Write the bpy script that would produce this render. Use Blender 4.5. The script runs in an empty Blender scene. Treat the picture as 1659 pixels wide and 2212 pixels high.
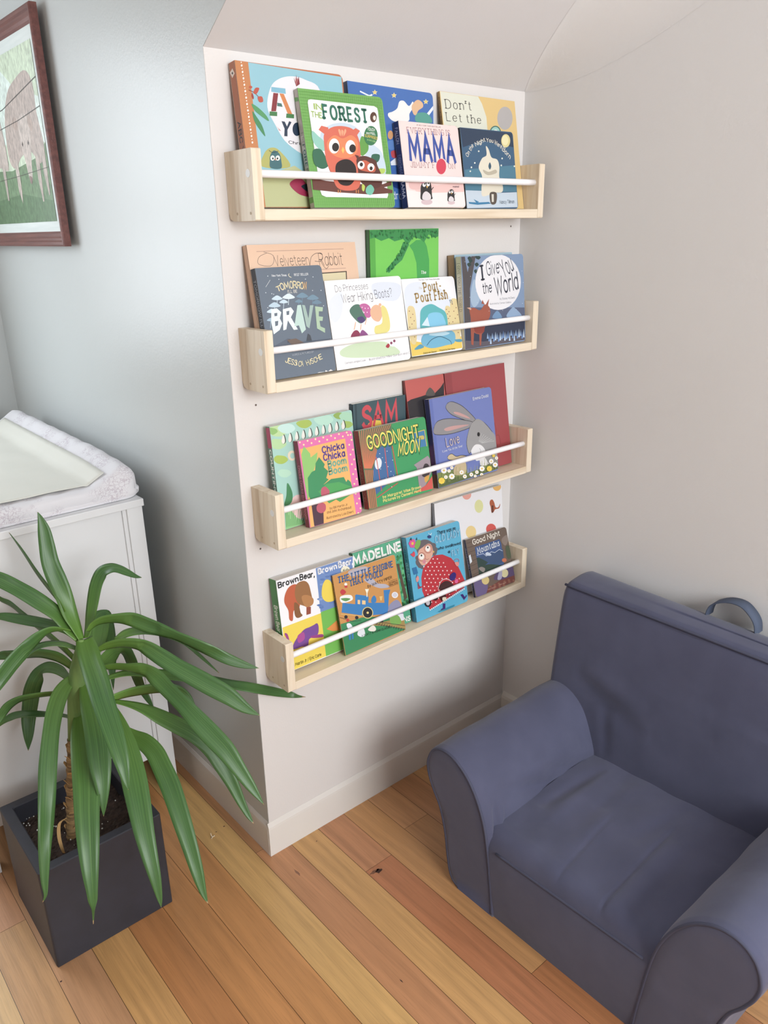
import bpy, bmesh, math, random
from math import sin, cos, pi, radians
from mathutils import Vector, Matrix

S = bpy.context.scene
COL = S.collection

# ---------------------------------------------------------------- camera
camd = bpy.data.cameras.new('camera'); cam = bpy.data.objects.new('camera', camd); COL.objects.link(cam)
camd.sensor_fit = 'HORIZONTAL'; camd.sensor_width = 36.0; camd.lens = 36.7676
camd.clip_start = 0.02
_R = ((0.7589965, -0.6508266, -0.0186818), (-0.2341785, -0.2461022, -0.9405286), (0.6075234, 0.7182328, -0.3392003))
_m = Matrix(((_R[0][0], -_R[1][0], -_R[2][0]), (_R[0][1], -_R[1][1], -_R[2][1]), (_R[0][2], -_R[1][2], -_R[2][2])))
cam.matrix_world = Matrix.Translation((-0.74914, -1.33065, 1.41229)) @ _m.to_4x4()
S.camera = cam

# ---------------------------------------------------------------- world, lights, exposure
S.view_settings.view_transform = 'Standard'; S.view_settings.look = 'None'
S.view_settings.exposure = 0.0; S.view_settings.gamma = 1.0; S.view_settings.use_curve_mapping = False
W = bpy.data.worlds.new('overcast'); S.world = W; W.use_nodes = True
W.node_tree.nodes['Background'].inputs[0].default_value = (0.80, 0.90, 1.0, 1)
W.node_tree.nodes['Background'].inputs[1].default_value = 2.0
def area(name, loc, target, sx, sy, power, color):
    l = bpy.data.lights.new(name, 'AREA'); l.shape = 'RECTANGLE'; l.size = sx; l.size_y = sy
    l.energy = power; l.color = color
    o = bpy.data.objects.new(name, l); COL.objects.link(o); o.location = loc
    o.rotation_euler = (Vector(target) - Vector(loc)).to_track_quat('-Z', 'Y').to_euler()
    return o
area('dormer_daylight', (-0.98, 1.52, 1.50), (-0.60, 0.0, 0.9), 0.95, 1.05, 21.0, (0.88, 0.95, 1.0))
area('rear_daylight', (-0.10, -3.25, 1.70), (0.1, 0.0, 0.9), 1.6, 1.2, 77.0, (0.955, 0.98, 1.0))

# ---------------------------------------------------------------- helpers
def srgb(h):
    h = h.lstrip('#'); c = [int(h[i:i + 2], 16) / 255 for i in (0, 2, 4)]
    return tuple((x / 12.92 if x <= .04045 else ((x + .055) / 1.055) ** 2.4) for x in c)
def lit(h, g=1.0):
    return tuple(min(.93, x * g) for x in srgb(h))
MC = {}
def mat(name, color=(.8, .8, .8), rough=.6, spec=.5, coat=0, **k):
    if name in MC: return MC[name]
    m = bpy.data.materials.new(name); m.use_nodes = True
    b = m.node_tree.nodes['Principled BSDF']
    b.inputs['Base Color'].default_value = (*color, 1); b.inputs['Roughness'].default_value = rough
    b.inputs['Specular IOR Level'].default_value = spec; b.inputs['Coat Weight'].default_value = coat
    b.inputs['Coat Roughness'].default_value = .15
    for kk, v in k.items(): b.inputs[kk.replace('_', ' ')].default_value = v
    MC[name] = m
    return m
def node(m, t, **k):
    n = m.node_tree.nodes.new(t)
    for a, v in k.items():
        if a in n.inputs.keys(): n.inputs[a].default_value = v
        else: setattr(n, a, v)
    return n
def link(m, a, ao, b, bi): m.node_tree.links.new(a.outputs[ao], b.inputs[bi])
def noise_mat(name, c1, c2, scale=(20, 20, 20), nscale=1, detail=4, rough=.6, bump=0, spec=.5, bscale=None, lo=.3, hi=.7, **k):
    if name in MC: return MC[name]
    m = mat(name, c1, rough, spec, **k); b = m.node_tree.nodes['Principled BSDF']
    tc = node(m, 'ShaderNodeTexCoord'); mp = node(m, 'ShaderNodeMapping'); mp.inputs['Scale'].default_value = scale
    link(m, tc, 'Object', mp, 'Vector')
    n = node(m, 'ShaderNodeTexNoise'); n.inputs['Scale'].default_value = nscale; n.inputs['Detail'].default_value = detail
    link(m, mp, 'Vector', n, 'Vector')
    r = node(m, 'ShaderNodeValToRGB'); r.color_ramp.elements[0].position = lo; r.color_ramp.elements[1].position = hi
    r.color_ramp.elements[0].color = (*c1, 1); r.color_ramp.elements[1].color = (*c2, 1)
    link(m, n, 'Fac', r, 'Fac'); link(m, r, 'Color', b, 'Base Color')
    if bump:
        n2 = node(m, 'ShaderNodeTexNoise'); n2.inputs['Scale'].default_value = bscale or 60; n2.inputs['Detail'].default_value = 3
        link(m, tc, 'Object', n2, 'Vector')
        bp = node(m, 'ShaderNodeBump'); bp.inputs['Strength'].default_value = bump; bp.inputs['Distance'].default_value = .002
        link(m, n2, 'Fac', bp, 'Height'); link(m, bp, 'Normal', b, 'Normal')
    return m
def obj(name, verts, faces, m, parent=None, smooth=False, mats=None, idx=None):
    me = bpy.data.meshes.new(name); me.from_pydata([tuple(v) for v in verts], [], faces)
    for x in (mats or [m]): me.materials.append(x)
    if idx: me.polygons.foreach_set('material_index', idx)
    if smooth: me.polygons.foreach_set('use_smooth', [True] * len(me.polygons))
    me.update()
    o = bpy.data.objects.new(name, me); COL.objects.link(o)
    if parent is not None: o.parent = parent
    return o
def bmobj(name, bm, m, parent=None, smooth=False):
    me = bpy.data.meshes.new(name)
    bmesh.ops.recalc_face_normals(bm, faces=bm.faces[:])
    bm.to_mesh(me); bm.free(); me.materials.append(m)
    if smooth: me.polygons.foreach_set('use_smooth', [True] * len(me.polygons))
    o = bpy.data.objects.new(name, me); COL.objects.link(o)
    if parent is not None: o.parent = parent
    return o
def add_box(bm, a, b, bev=0, seg=2):
    vs = [bm.verts.new((x, y, z)) for x in (a[0], b[0]) for y in (a[1], b[1]) for z in (a[2], b[2])]
    f = [(0, 1, 3, 2), (4, 6, 7, 5), (0, 4, 5, 1), (2, 3, 7, 6), (0, 2, 6, 4), (1, 5, 7, 3)]
    fs = [bm.faces.new([vs[i] for i in q]) for q in f]
    if bev:
        es = list({e for q in fs for e in q.edges})
        bmesh.ops.bevel(bm, geom=es, offset=bev, segments=seg, profile=.5, affect='EDGES')
def box(name, a, b, m, parent=None, bev=0, seg=2):
    bm = bmesh.new(); add_box(bm, a, b, bev, seg); return bmobj(name, bm, m, parent)
def prism(name, prof, axis, a, b, m, parent=None, smooth=False):
    """closed outline prof swept along axis from a to b"""
    bm = bmesh.new()
    def mk(p, t): return {'x': (t, p[0], p[1]), 'y': (p[0], t, p[1]), 'z': (p[0], p[1], t)}[axis]
    A = [bm.verts.new(mk(p, a)) for p in prof]; B = [bm.verts.new(mk(p, b)) for p in prof]; n = len(prof)
    for i in range(n): bm.faces.new((A[i], A[(i + 1) % n], B[(i + 1) % n], B[i]))
    bm.faces.new(A); bm.faces.new(B[::-1])
    return bmobj(name, bm, m, parent, smooth)
def catmull(pts, closed=False, k=5):
    n = len(pts); out = []
    if n < 3: return [tuple(p) for p in pts]
    rng = range(n) if closed else range(n - 1)
    g = (lambda i: pts[i % n]) if closed else (lambda i: pts[max(0, min(n - 1, i))])
    for i in rng:
        p0, p1, p2, p3 = g(i - 1), g(i), g(i + 1), g(i + 2)
        for s in range(k):
            t = s / k
            out.append(tuple(.5 * (2 * b + (c - a) * t + (2 * a - 5 * b + 4 * c - d) * t * t + (3 * b - a - 3 * c + d) * t ** 3) for a, b, c, d in zip(p0, p1, p2, p3)))
    if not closed: out.append(tuple(pts[-1]))
    return out
def tube(bm, pts, r, n=8, closed=False):
    pts = [Vector(p) for p in pts]; N = len(pts); rings = []
    up = None
    for i, p in enumerate(pts):
        a = pts[(i - 1) % N] if closed else pts[max(i - 1, 0)]; b = pts[(i + 1) % N] if closed else pts[min(i + 1, N - 1)]
        t = (b - a).normalized()
        if up is None: up = t.orthogonal().normalized()
        up = (up - t * up.dot(t)).normalized(); s = t.cross(up)
        rr = r[i] if isinstance(r, (list, tuple)) else r
        rings.append([bm.verts.new(p + (up * cos(2 * pi * k / n) + s * sin(2 * pi * k / n)) * rr) for k in range(n)])
    M = N if closed else N - 1
    for i in range(M):
        A, B = rings[i], rings[(i + 1) % N]
        for k in range(n): bm.faces.new((A[k], A[(k + 1) % n], B[(k + 1) % n], B[k]))
    if not closed: bm.faces.new(rings[0][::-1]); bm.faces.new(rings[-1])
def thing(name, label, cat, loc=(0, 0, 0), group=None, rot=None):
    o = bpy.data.objects.new(name, None); COL.objects.link(o); o.location = loc; o.empty_display_size = .05
    if rot is not None: o.rotation_euler = rot
    tag(o, label, cat, group); return o
def tag(o, label, cat, group=None):
    o['label'] = label; o['category'] = cat
    if group: o['group'] = group
def struct(o): o['kind'] = 'structure'; return o
bpy.context.view_layer.update()

# ---------------------------------------------------------------- materials
M_WALL = noise_mat('shelf_wall_paint', lit('d9d5d2'), lit('d6d2cf'), (3, 3, 3), rough=.55, bump=.12, bscale=260, spec=.35)
M_LEFT = noise_mat('left_wall_paint', lit('c6cac9'), lit('c3c7c6'), (2, 2, 2), rough=.34, bump=.12, bscale=180, spec=.5)
M_RIGHT = noise_mat('right_wall_paint', lit('dfdedd'), lit('dcdbda'), (3, 3, 3), rough=.55, bump=.12, bscale=260, spec=.35)
M_FAR = mat('far_wall_paint', lit('c2c1bf'), .6)
M_CEIL = noise_mat('ceiling_paint', lit('d9d7d7'), lit('d6d4d4'), (3, 3, 3), rough=.6, bump=.12, bscale=260, spec=.3)
M_TRIM = noise_mat('trim_gloss_paint', lit('dedad4'), lit('d9d5cf'), (4, 4, 4), rough=.28, bump=.06, bscale=90, spec=.5)
M_WHITE = noise_mat('dresser_white_paint', lit('dedfe0'), lit('dadbdc'), (5, 5, 5), rough=.38, bump=.03, bscale=400)
M_DARK = mat('dark_gap', (.02, .02, .02), .8)

# ---------------------------------------------------------------- structure
L = 0.829; H0 = 1.705; SL = 0.60; HC = 2.40; YR = -(HC - H0) / SL; DB = 1.45; XL = -2.6; YB = -3.3; T = .1
# floor: boards 80.5 mm wide running away from the viewer, each with its own tone
rnd = random.Random(7)
KNOTS = [(.160, -.2106, .008, .006, (.05, .015, .008)), (.150, -.206, .012, .004, (.22, .09, .045)), (.1073, -.0368, .0018, .0014, (.08, .03, .015)), (.0092, -.4589, .001, .005, (.06, .03, .02)), (-.0375, .161, .0025, .002, (.12, .06, .03)), (-.0622, .157, .0018, .0015, (.10, .05, .03)), (-.5045, -.006, .0025, .002, (.08, .03, .02)), (.0141, -.088, .0025, .012, (.30, .13, .07))]
TONE = {-12: 'd9a569', -11: 'c08a58', -10: 'cf9a5c', -9: 'd8ac72', -8: 'dcb278', -7: 'c79066', -6: 'c79468', -5: 'd3a062',
        -4: 'c3854f', -3: 'c98d54', -2: 'cb9057', -1: 'd9ac6c', 0: 'c08a5c', 1: 'd4a367', 2: 'c48a60', 3: 'cb9660', 4: 'c99464', 5: 'c08a5e', 6: 'cf9c68'}
ALT = ['d0995e', 'c98e58', 'd8aa6a', 'c2855a', 'cf9f68', 'b97a4c']
JO = {2: [(-.193, 'ba7a52')], 1: [], 0: [(.029, 'c98f62')], -1: [], 4: [(-.15, 'c4905e')], 5: [(-.32, 'bd8458')], 3: [(-.62, 'bb7c4e')], -7: [(.2, 'cb9a66')]}
fv, ff, fc, fr = [], [], [], []
def quad(x0, y0, x1, y1, z, col, r):
    b = len(fv); fv.extend([(x0, y0, z), (x1, y0, z), (x1, y1, z), (x0, y1, z)]); ff.append((b, b + 1, b + 2, b + 3)); fc.append(col); fr.append(r)
kmin = int(math.floor((XL + .026) / .0805)); kmax = int(math.ceil((L + .026) / .0805))
for k in range(kmin, kmax):
    x0 = max(XL, -.026 + (k - 1) * .0805 + .00045); x1 = min(L, -.026 + k * .0805 - .00045)
    if x1 <= x0: continue
    top = DB if x0 < 0 else .001
    kk = k - 1
    js = JO.get(kk, None)
    if js is None: js = [(rnd.uniform(-2.6, -1.4), rnd.choice(ALT))]
    y1 = top; col = TONE.get(kk, rnd.choice(ALT))
    for (jy, nc) in js + [(YB, None)]:
        quad(x0, jy + .0004, x1, y1, 0, lit(col), rnd.random()); y1 = jy - .0004; col = nc or col
b = len(fv); fv += [(XL, YB, -.0015), (L, YB, -.0015), (L, DB, -.0015), (XL, DB, -.0015)]; ff.append((b, b + 1, b + 2, b + 3)); fc.append((.05, .03, .015)); fr.append(0)
b = len(fv); fv += [(XL, YB, -.06), (L, YB, -.06), (L, DB, -.06), (XL, DB, -.06)]; ff.append((b + 3, b + 2, b + 1, b)); fc.append((.05, .03, .015)); fr.append(0)
M_FLOOR = mat('oak_floor', (.5, .3, .15), .36, .45)
def build_floor_mat(m):
    b = m.node_tree.nodes['Principled BSDF']; tc = node(m, 'ShaderNodeTexCoord')
    col = node(m, 'ShaderNodeAttribute', attribute_name='tone'); rr = node(m, 'ShaderNodeAttribute', attribute_name='board')
    off = node(m, 'ShaderNodeVectorMath', operation='SCALE'); off.inputs['Scale'].default_value = 37.0
    link(m, rr, 'Color', off, 0)
    add = node(m, 'ShaderNodeVectorMath', operation='ADD'); link(m, tc, 'Object', add, 0); link(m, off, 'Vector', add, 1)
    mp = node(m, 'ShaderNodeMapping'); mp.inputs['Scale'].default_value = (26, 1.1, 1); link(m, add, 'Vector', mp, 'Vector')
    n1 = node(m, 'ShaderNodeTexNoise'); n1.inputs['Scale'].default_value = 1.1; n1.inputs['Detail'].default_value = 6; n1.inputs['Distortion'].default_value = 2.2; link(m, mp, 'Vector', n1, 'Vector')
    mp2 = node(m, 'ShaderNodeMapping'); mp2.inputs['Scale'].default_value = (9, 1.1, 1); link(m, add, 'Vector', mp2, 'Vector')
    wv = node(m, 'ShaderNodeTexWave', wave_type='BANDS', bands_direction='X'); wv.inputs['Scale'].default_value = 1.3; wv.inputs['Distortion'].default_value = 9; wv.inputs['Detail'].default_value = 2; wv.inputs['Detail Scale'].default_value = .8
    link(m, mp2, 'Vector', wv, 'Vector')
    mp3 = node(m, 'ShaderNodeMapping'); mp3.inputs['Scale'].default_value = (420, 14, 1); link(m, add, 'Vector', mp3, 'Vector')
    n3 = node(m, 'ShaderNodeTexNoise'); n3.inputs['Scale'].default_value = 1; n3.inputs['Detail'].default_value = 2; link(m, mp3, 'Vector', n3, 'Vector')
    r1 = node(m, 'ShaderNodeMapRange'); r1.inputs['From Min'].default_value = .32; r1.inputs['From Max'].default_value = .68; r1.inputs['To Min'].default_value = .86; r1.inputs['To Max'].default_value = 1.09; link(m, n1, 'Fac', r1, 'Value')
    r2 = node(m, 'ShaderNodeMapRange'); r2.inputs['To Min'].default_value = .95; r2.inputs['To Max'].default_value = 1.03; link(m, wv, 'Fac', r2, 'Value')
    r3 = node(m, 'ShaderNodeMapRange'); r3.inputs['From Min'].default_value = .3; r3.inputs['From Max'].default_value = .5; r3.inputs['To Min'].default_value = .88; r3.inputs['To Max'].default_value = 1; link(m, n3, 'Fac', r3, 'Value')
    mu = node(m, 'ShaderNodeMath', operation='MULTIPLY'); link(m, r1, 'Result', mu, 0); link(m, r2, 'Result', mu, 1)
    mu2 = node(m, 'ShaderNodeMath', operation='MULTIPLY'); link(m, mu, 'Value', mu2, 0); link(m, r3, 'Result', mu2, 1)
    # darker grain
    sc = node(m, 'ShaderNodeVectorMath', operation='SCALE'); link(m, col, 'Color', sc, 0); link(m, mu2, 'Value', sc, 'Scale')
    hs = node(m, 'ShaderNodeHueSaturation'); hs.inputs['Saturation'].default_value = .97; hs.inputs['Value'].default_value = .88; link(m, sc, 'Vector', hs, 'Color')
    link(m, hs, 'Color', b, 'Base Color')
    bp = node(m, 'ShaderNodeBump'); bp.inputs['Strength'].default_value = .12; bp.inputs['Distance'].default_value = .001; link(m, n3, 'Fac', bp, 'Height'); link(m, bp, 'Normal', b, 'Normal')
build_floor_mat(M_FLOOR)
for (kx, ky, ra, rb, kc) in KNOTS:
    b = len(fv)
    for q in range(12):
        a = q / 12 * 2 * pi; rr = 1 + .25 * sin(q * 2.3 + kx * 90); fv.append((kx + ra * rr * cos(a), ky + rb * rr * sin(a), .00012))
    ff.append(tuple(range(b, b + 12))); fc.append(kc); fr.append(.3)
floor = struct(obj('floor', fv, ff, M_FLOOR))
ca = floor.data.color_attributes.new('tone', 'FLOAT_COLOR', 'CORNER'); cb = floor.data.color_attributes.new('board', 'FLOAT_COLOR', 'CORNER')
i = 0
for p, c, r in zip(floor.data.polygons, fc, fr):
    for li in p.loop_indices: ca.data[li].color = (*c, 1); cb.data[li].color = (r, r * .37, 0, 1)
# walls as solid slabs behind their faces

def slab(name, pts, n, m):
    """pts: face outline, n: thickness vector pointing away from the room"""
    k = len(pts); v = [Vector(p) for p in pts]; v2 = [p + Vector(n) for p in v]
    f = [tuple(range(k)), tuple(range(2 * k - 1, k - 1, -1))] + [(i, (i + 1) % k, k + (i + 1) % k, k + i) for i in range(k)]
    o = obj(name, v + v2, f, m); bm = bmesh.new(); bm.from_mesh(o.data); bmesh.ops.recalc_face_normals(bm, faces=bm.faces[:]); bm.to_mesh(o.data); bm.free()
    return struct(o)
slab('wall_back', [(0.0005, 0, 0), (L, 0, 0), (L, 0, H0), (0.0005, 0, H0)], (0, .1, 0), M_WALL)
slab('wall_left', [(0, .0006, 0), (0, DB, 0), (0, DB, HC), (0, YR, HC), (0, .0006, H0 + .0004)], (.0004, 0, 0), M_LEFT)
slab('wall_right', [(L, 0, 0), (L, YB, 0), (L, YB, HC), (L, YR, HC), (L, 0, H0)], (.1, 0, 0), M_RIGHT)
slab('ceiling', [(0.0006, 0, H0), (L, 0, H0), (L, YR, HC), (0.0006, YR, HC)], (0, .05, .09), M_CEIL)
slab('ceiling', [(XL, YB, HC), (L, YB, HC), (L, DB, HC), (XL, DB, HC)], (0, 0, .1), M_CEIL)
slab('wall_far_left', [(XL, YB, 0), (XL, DB, 0), (XL, DB, HC), (XL, YB, HC)], (-.1, 0, 0), M_FAR)
def wall_with_hole(name, x0, x1, y, yt, hx0, hx1, hz0, hz1, m):
    bm = bmesh.new()
    for a in (((x0, 0), (x1, hz0)), ((x0, hz1), (x1, HC)), ((x0, hz0), (hx0, hz1)), ((hx1, hz0), (x1, hz1))):
        add_box(bm, (a[0][0], min(y, yt), a[0][1]), (a[1][0], max(y, yt), a[1][1]))
    return struct(bmobj(name, bm, m))
# plaster softly rounds the joint of slope and right wall
v, f = [], []; NT, NA = 60, 28
for k in range(NT + 1):
    y = YR * k / NT; r = .001 + .17 * (1 - math.exp(y / .22)); E_ = Vector((L - .0004, y, H0 - SL * y - .0004))
    for a in range(NA + 1):
        th = a / NA * pi / 2; p = E_ + Vector((-1, 0, 0)) * r * (1 - sin(th)) + Vector((0, -.5145, -.8575)) * r * (1 - cos(th)); v.append((p.x, min(p.y, -.0002), p.z))
for k in range(NT):
    for a in range(NA): i = k * (NA + 1) + a; f.append((i, i + NA + 1, i + NA + 2, i + 1))
struct(obj('ceiling', v, f, M_RIGHT, None, True))
wall_with_hole('wall_dormer', XL, 0, DB, DB + .1, -1.45, -.47, .95, 2.02, M_LEFT)
wall_with_hole('wall_rear', XL, L, YB, YB - .1, -.95, .75, .95, 2.32, M_RIGHT)
def window(name, x0, x1, z0, z1, y, d):
    bm = bmesh.new(); w = .05
    for a, b in (((x0, z0), (x1, z0 + w)), ((x0, z1 - w), (x1, z1)), ((x0, z0 + w), (x0 + w, z1 - w)), ((x1 - w, z0 + w), (x1, z1 - w)), ((x0 + w, (z0 + z1) / 2 - .015), (x1 - w, (z0 + z1) / 2 + .015))):
        add_box(bm, (a[0], y, a[1]), (b[0], y + d, b[1]))
    return struct(bmobj(name, bm, M_TRIM))
window('window_1', -1.45, -.47, .95, 2.02, DB + .01, .04)
window('window_2', -.95, .75, .95, 2.32, YB - .05, .04)
# baseboards: flat board, sloped top lip
def bb(name, axis, a, b, s, at):
    t = .005
    pr = [(0, 0), (t, 0), (t, .076), (t * .9, .082), (.0006, .094), (0, .094)]
    pr = [(at + s * p, z) for p, z in pr]
    return struct(prism(name, pr, axis, a, b, M_TRIM))
bb('baseboard_back', 'x', -.0045, L, -1, 0); bb('baseboard_left', 'y', .0, DB, -1, 0)
def bbx(name, a, b):
    t = .011; pr = [(L, 0), (L - t, 0), (L - t, .085), (L - t * .8, .093), (L - .001, .102), (L, .102)]
    return struct(prism(name, pr, 'y', a, b, M_TRIM))
bbx('baseboard_right', YB, -.0055)
# nail and screw marks left in the painted walls
bm = bmesh.new()
for (x, z) in ((.795, 1.413), (.035, .787), (.05, 1.09), (.79, .79)):
    bmesh.ops.create_circle(bm, cap_ends=True, segments=10, radius=.0022, matrix=Matrix.Translation((x, -.0004, z)) @ Matrix.Rotation(pi / 2, 4, 'X'))
struct(bmobj('trim_1', bm, mat('nail_hole', (.12, .09, .08), .9)))

# ---------------------------------------------------------------- book shelves
def wood(name, axis):
    m = mat(name, lit('dcc7a8'), .5, .35); b = m.node_tree.nodes['Principled BSDF']
    tc = node(m, 'ShaderNodeTexCoord'); oi = node(m, 'ShaderNodeObjectInfo')
    sc = {'x': (1.2, 26, 26), 'z': (26, 26, 1.4)}[axis]
    ad = node(m, 'ShaderNodeVectorMath', operation='ADD'); link(m, tc, 'Object', ad, 0)
    r3 = node(m, 'ShaderNodeVectorMath', operation='SCALE'); r3.inputs[0].default_value = (3, 7, 5); link(m, oi, 'Random', r3, 'Scale'); link(m, r3, 'Vector', ad, 1)
    mp = node(m, 'ShaderNodeMapping'); mp.inputs['Scale'].default_value = sc; link(m, ad, 'Vector', mp, 'Vector')
    n = node(m, 'ShaderNodeTexNoise'); n.inputs['Scale'].default_value = 1.6; n.inputs['Detail'].default_value = 3; n.inputs['Distortion'].default_value = 1.2; link(m, mp, 'Vector', n, 'Vector')
    r = node(m, 'ShaderNodeValToRGB'); cr = r.color_ramp
    cr.elements[0].position = .3; cr.elements[0].color = (*lit('dfceb6'), 1); cr.elements[1].position = .72; cr.elements[1].color = (*lit('cbb598'), 1)
    e = cr.elements.new(.5); e.color = (*lit('e2d4be'), 1)
    link(m, n, 'Fac', r, 'Fac'); link(m, r, 'Color', b, 'Base Color'); return m
WX = wood('pine_board', 'x'); WZ = wood('pine_upright', 'z')
M_DOW = mat('white_dowel_paint', lit('f1eff0'), .4); M_PLUG = mat('dowel_plug_paint', lit('dddcd8'), .5); M_FILL = mat('filled_screw_hole', lit('b9a68c'), .7)
X0, X1, DEP, TH = .0240, .8030, .089, .019
SZ = {1: 1.430, 2: 1.127, 3: .812, 4: .483}
SLAB = {1: 'topmost pine wall shelf with white dowel rail, above the other three', 2: 'second pine wall shelf from the top, holding the small dark book with glowing letters',
        3: 'third pine wall shelf from the top, holding the rabbit book', 4: 'lowest pine wall shelf, nearest the baseboard, holding the bear book'}
def disc(name, x, y, z, r, m, parent, s=-1):
    v = [(x, y + r * cos(a), z + r * sin(a)) for a in [2 * pi * k / 20 for k in range(20)]]
    v += [(x + s * .0004, q[1], q[2]) for q in v]
    n = 20; return obj(name, v, [tuple(range(n, 2 * n))] + [(i, (i + 1) % n, n + (i + 1) % n, n + i) for i in range(n)], m, parent)
for k in (1, 2, 3, 4):
    z = SZ[k]
    t = thing('wall_shelf', SLAB[k], 'shelf', ((X0 + X1) / 2, -DEP / 2, z), 'pine book ledges on the wall')
    hx = (X1 - X0) / 2; hy = DEP / 2
    box('bottom_board', (-hx + TH, -hy, 0), (hx - TH, hy - .0005, TH), WX, t, .0008, 1)
    for s in (-1, 1):
        bm = bmesh.new()
        xa, xb = (-hx, -hx + TH) if s < 0 else (hx - TH, hx)
        pr = [(-hy + .001, 0), (hy - .014, 0), (hy - .0005, .012), (hy - .0005, .1145), (-hy + .001, .1155)]
        pr = [(-hy, .002), (-hy + .002, 0), (hy - .016, 0), (hy - .005, .004), (hy - .0005, .015), (hy - .0005, .1145), (-hy + .0015, .1155), (-hy, .114)]
        p = prism('side_panel', pr, 'x', xa, xb, WZ, t)
        if s < 0:
            pl = disc('dowel_plug', xa, -.0745 + hy, .0765, .0068, M_PLUG, p); pl['label'] = 'white painted dowel end'
            for yy in (-.0745 + hy, -.03 + hy + .0): disc('screw_plug', xa, yy, .0125, .0024, M_FILL, p)
    bm = bmesh.new(); tube(bm, [(-hx + TH - .001, -.0745 + hy, .0765), (-hx + TH + .02, -.0745 + hy, .0765), (hx - TH - .03, -.0745 + hy, .0765), (hx - TH + .001, -.0745 + hy, .0765)], .0066, 20)
    bmobj('dowel_rail', bm, M_DOW, t, True)

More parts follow.
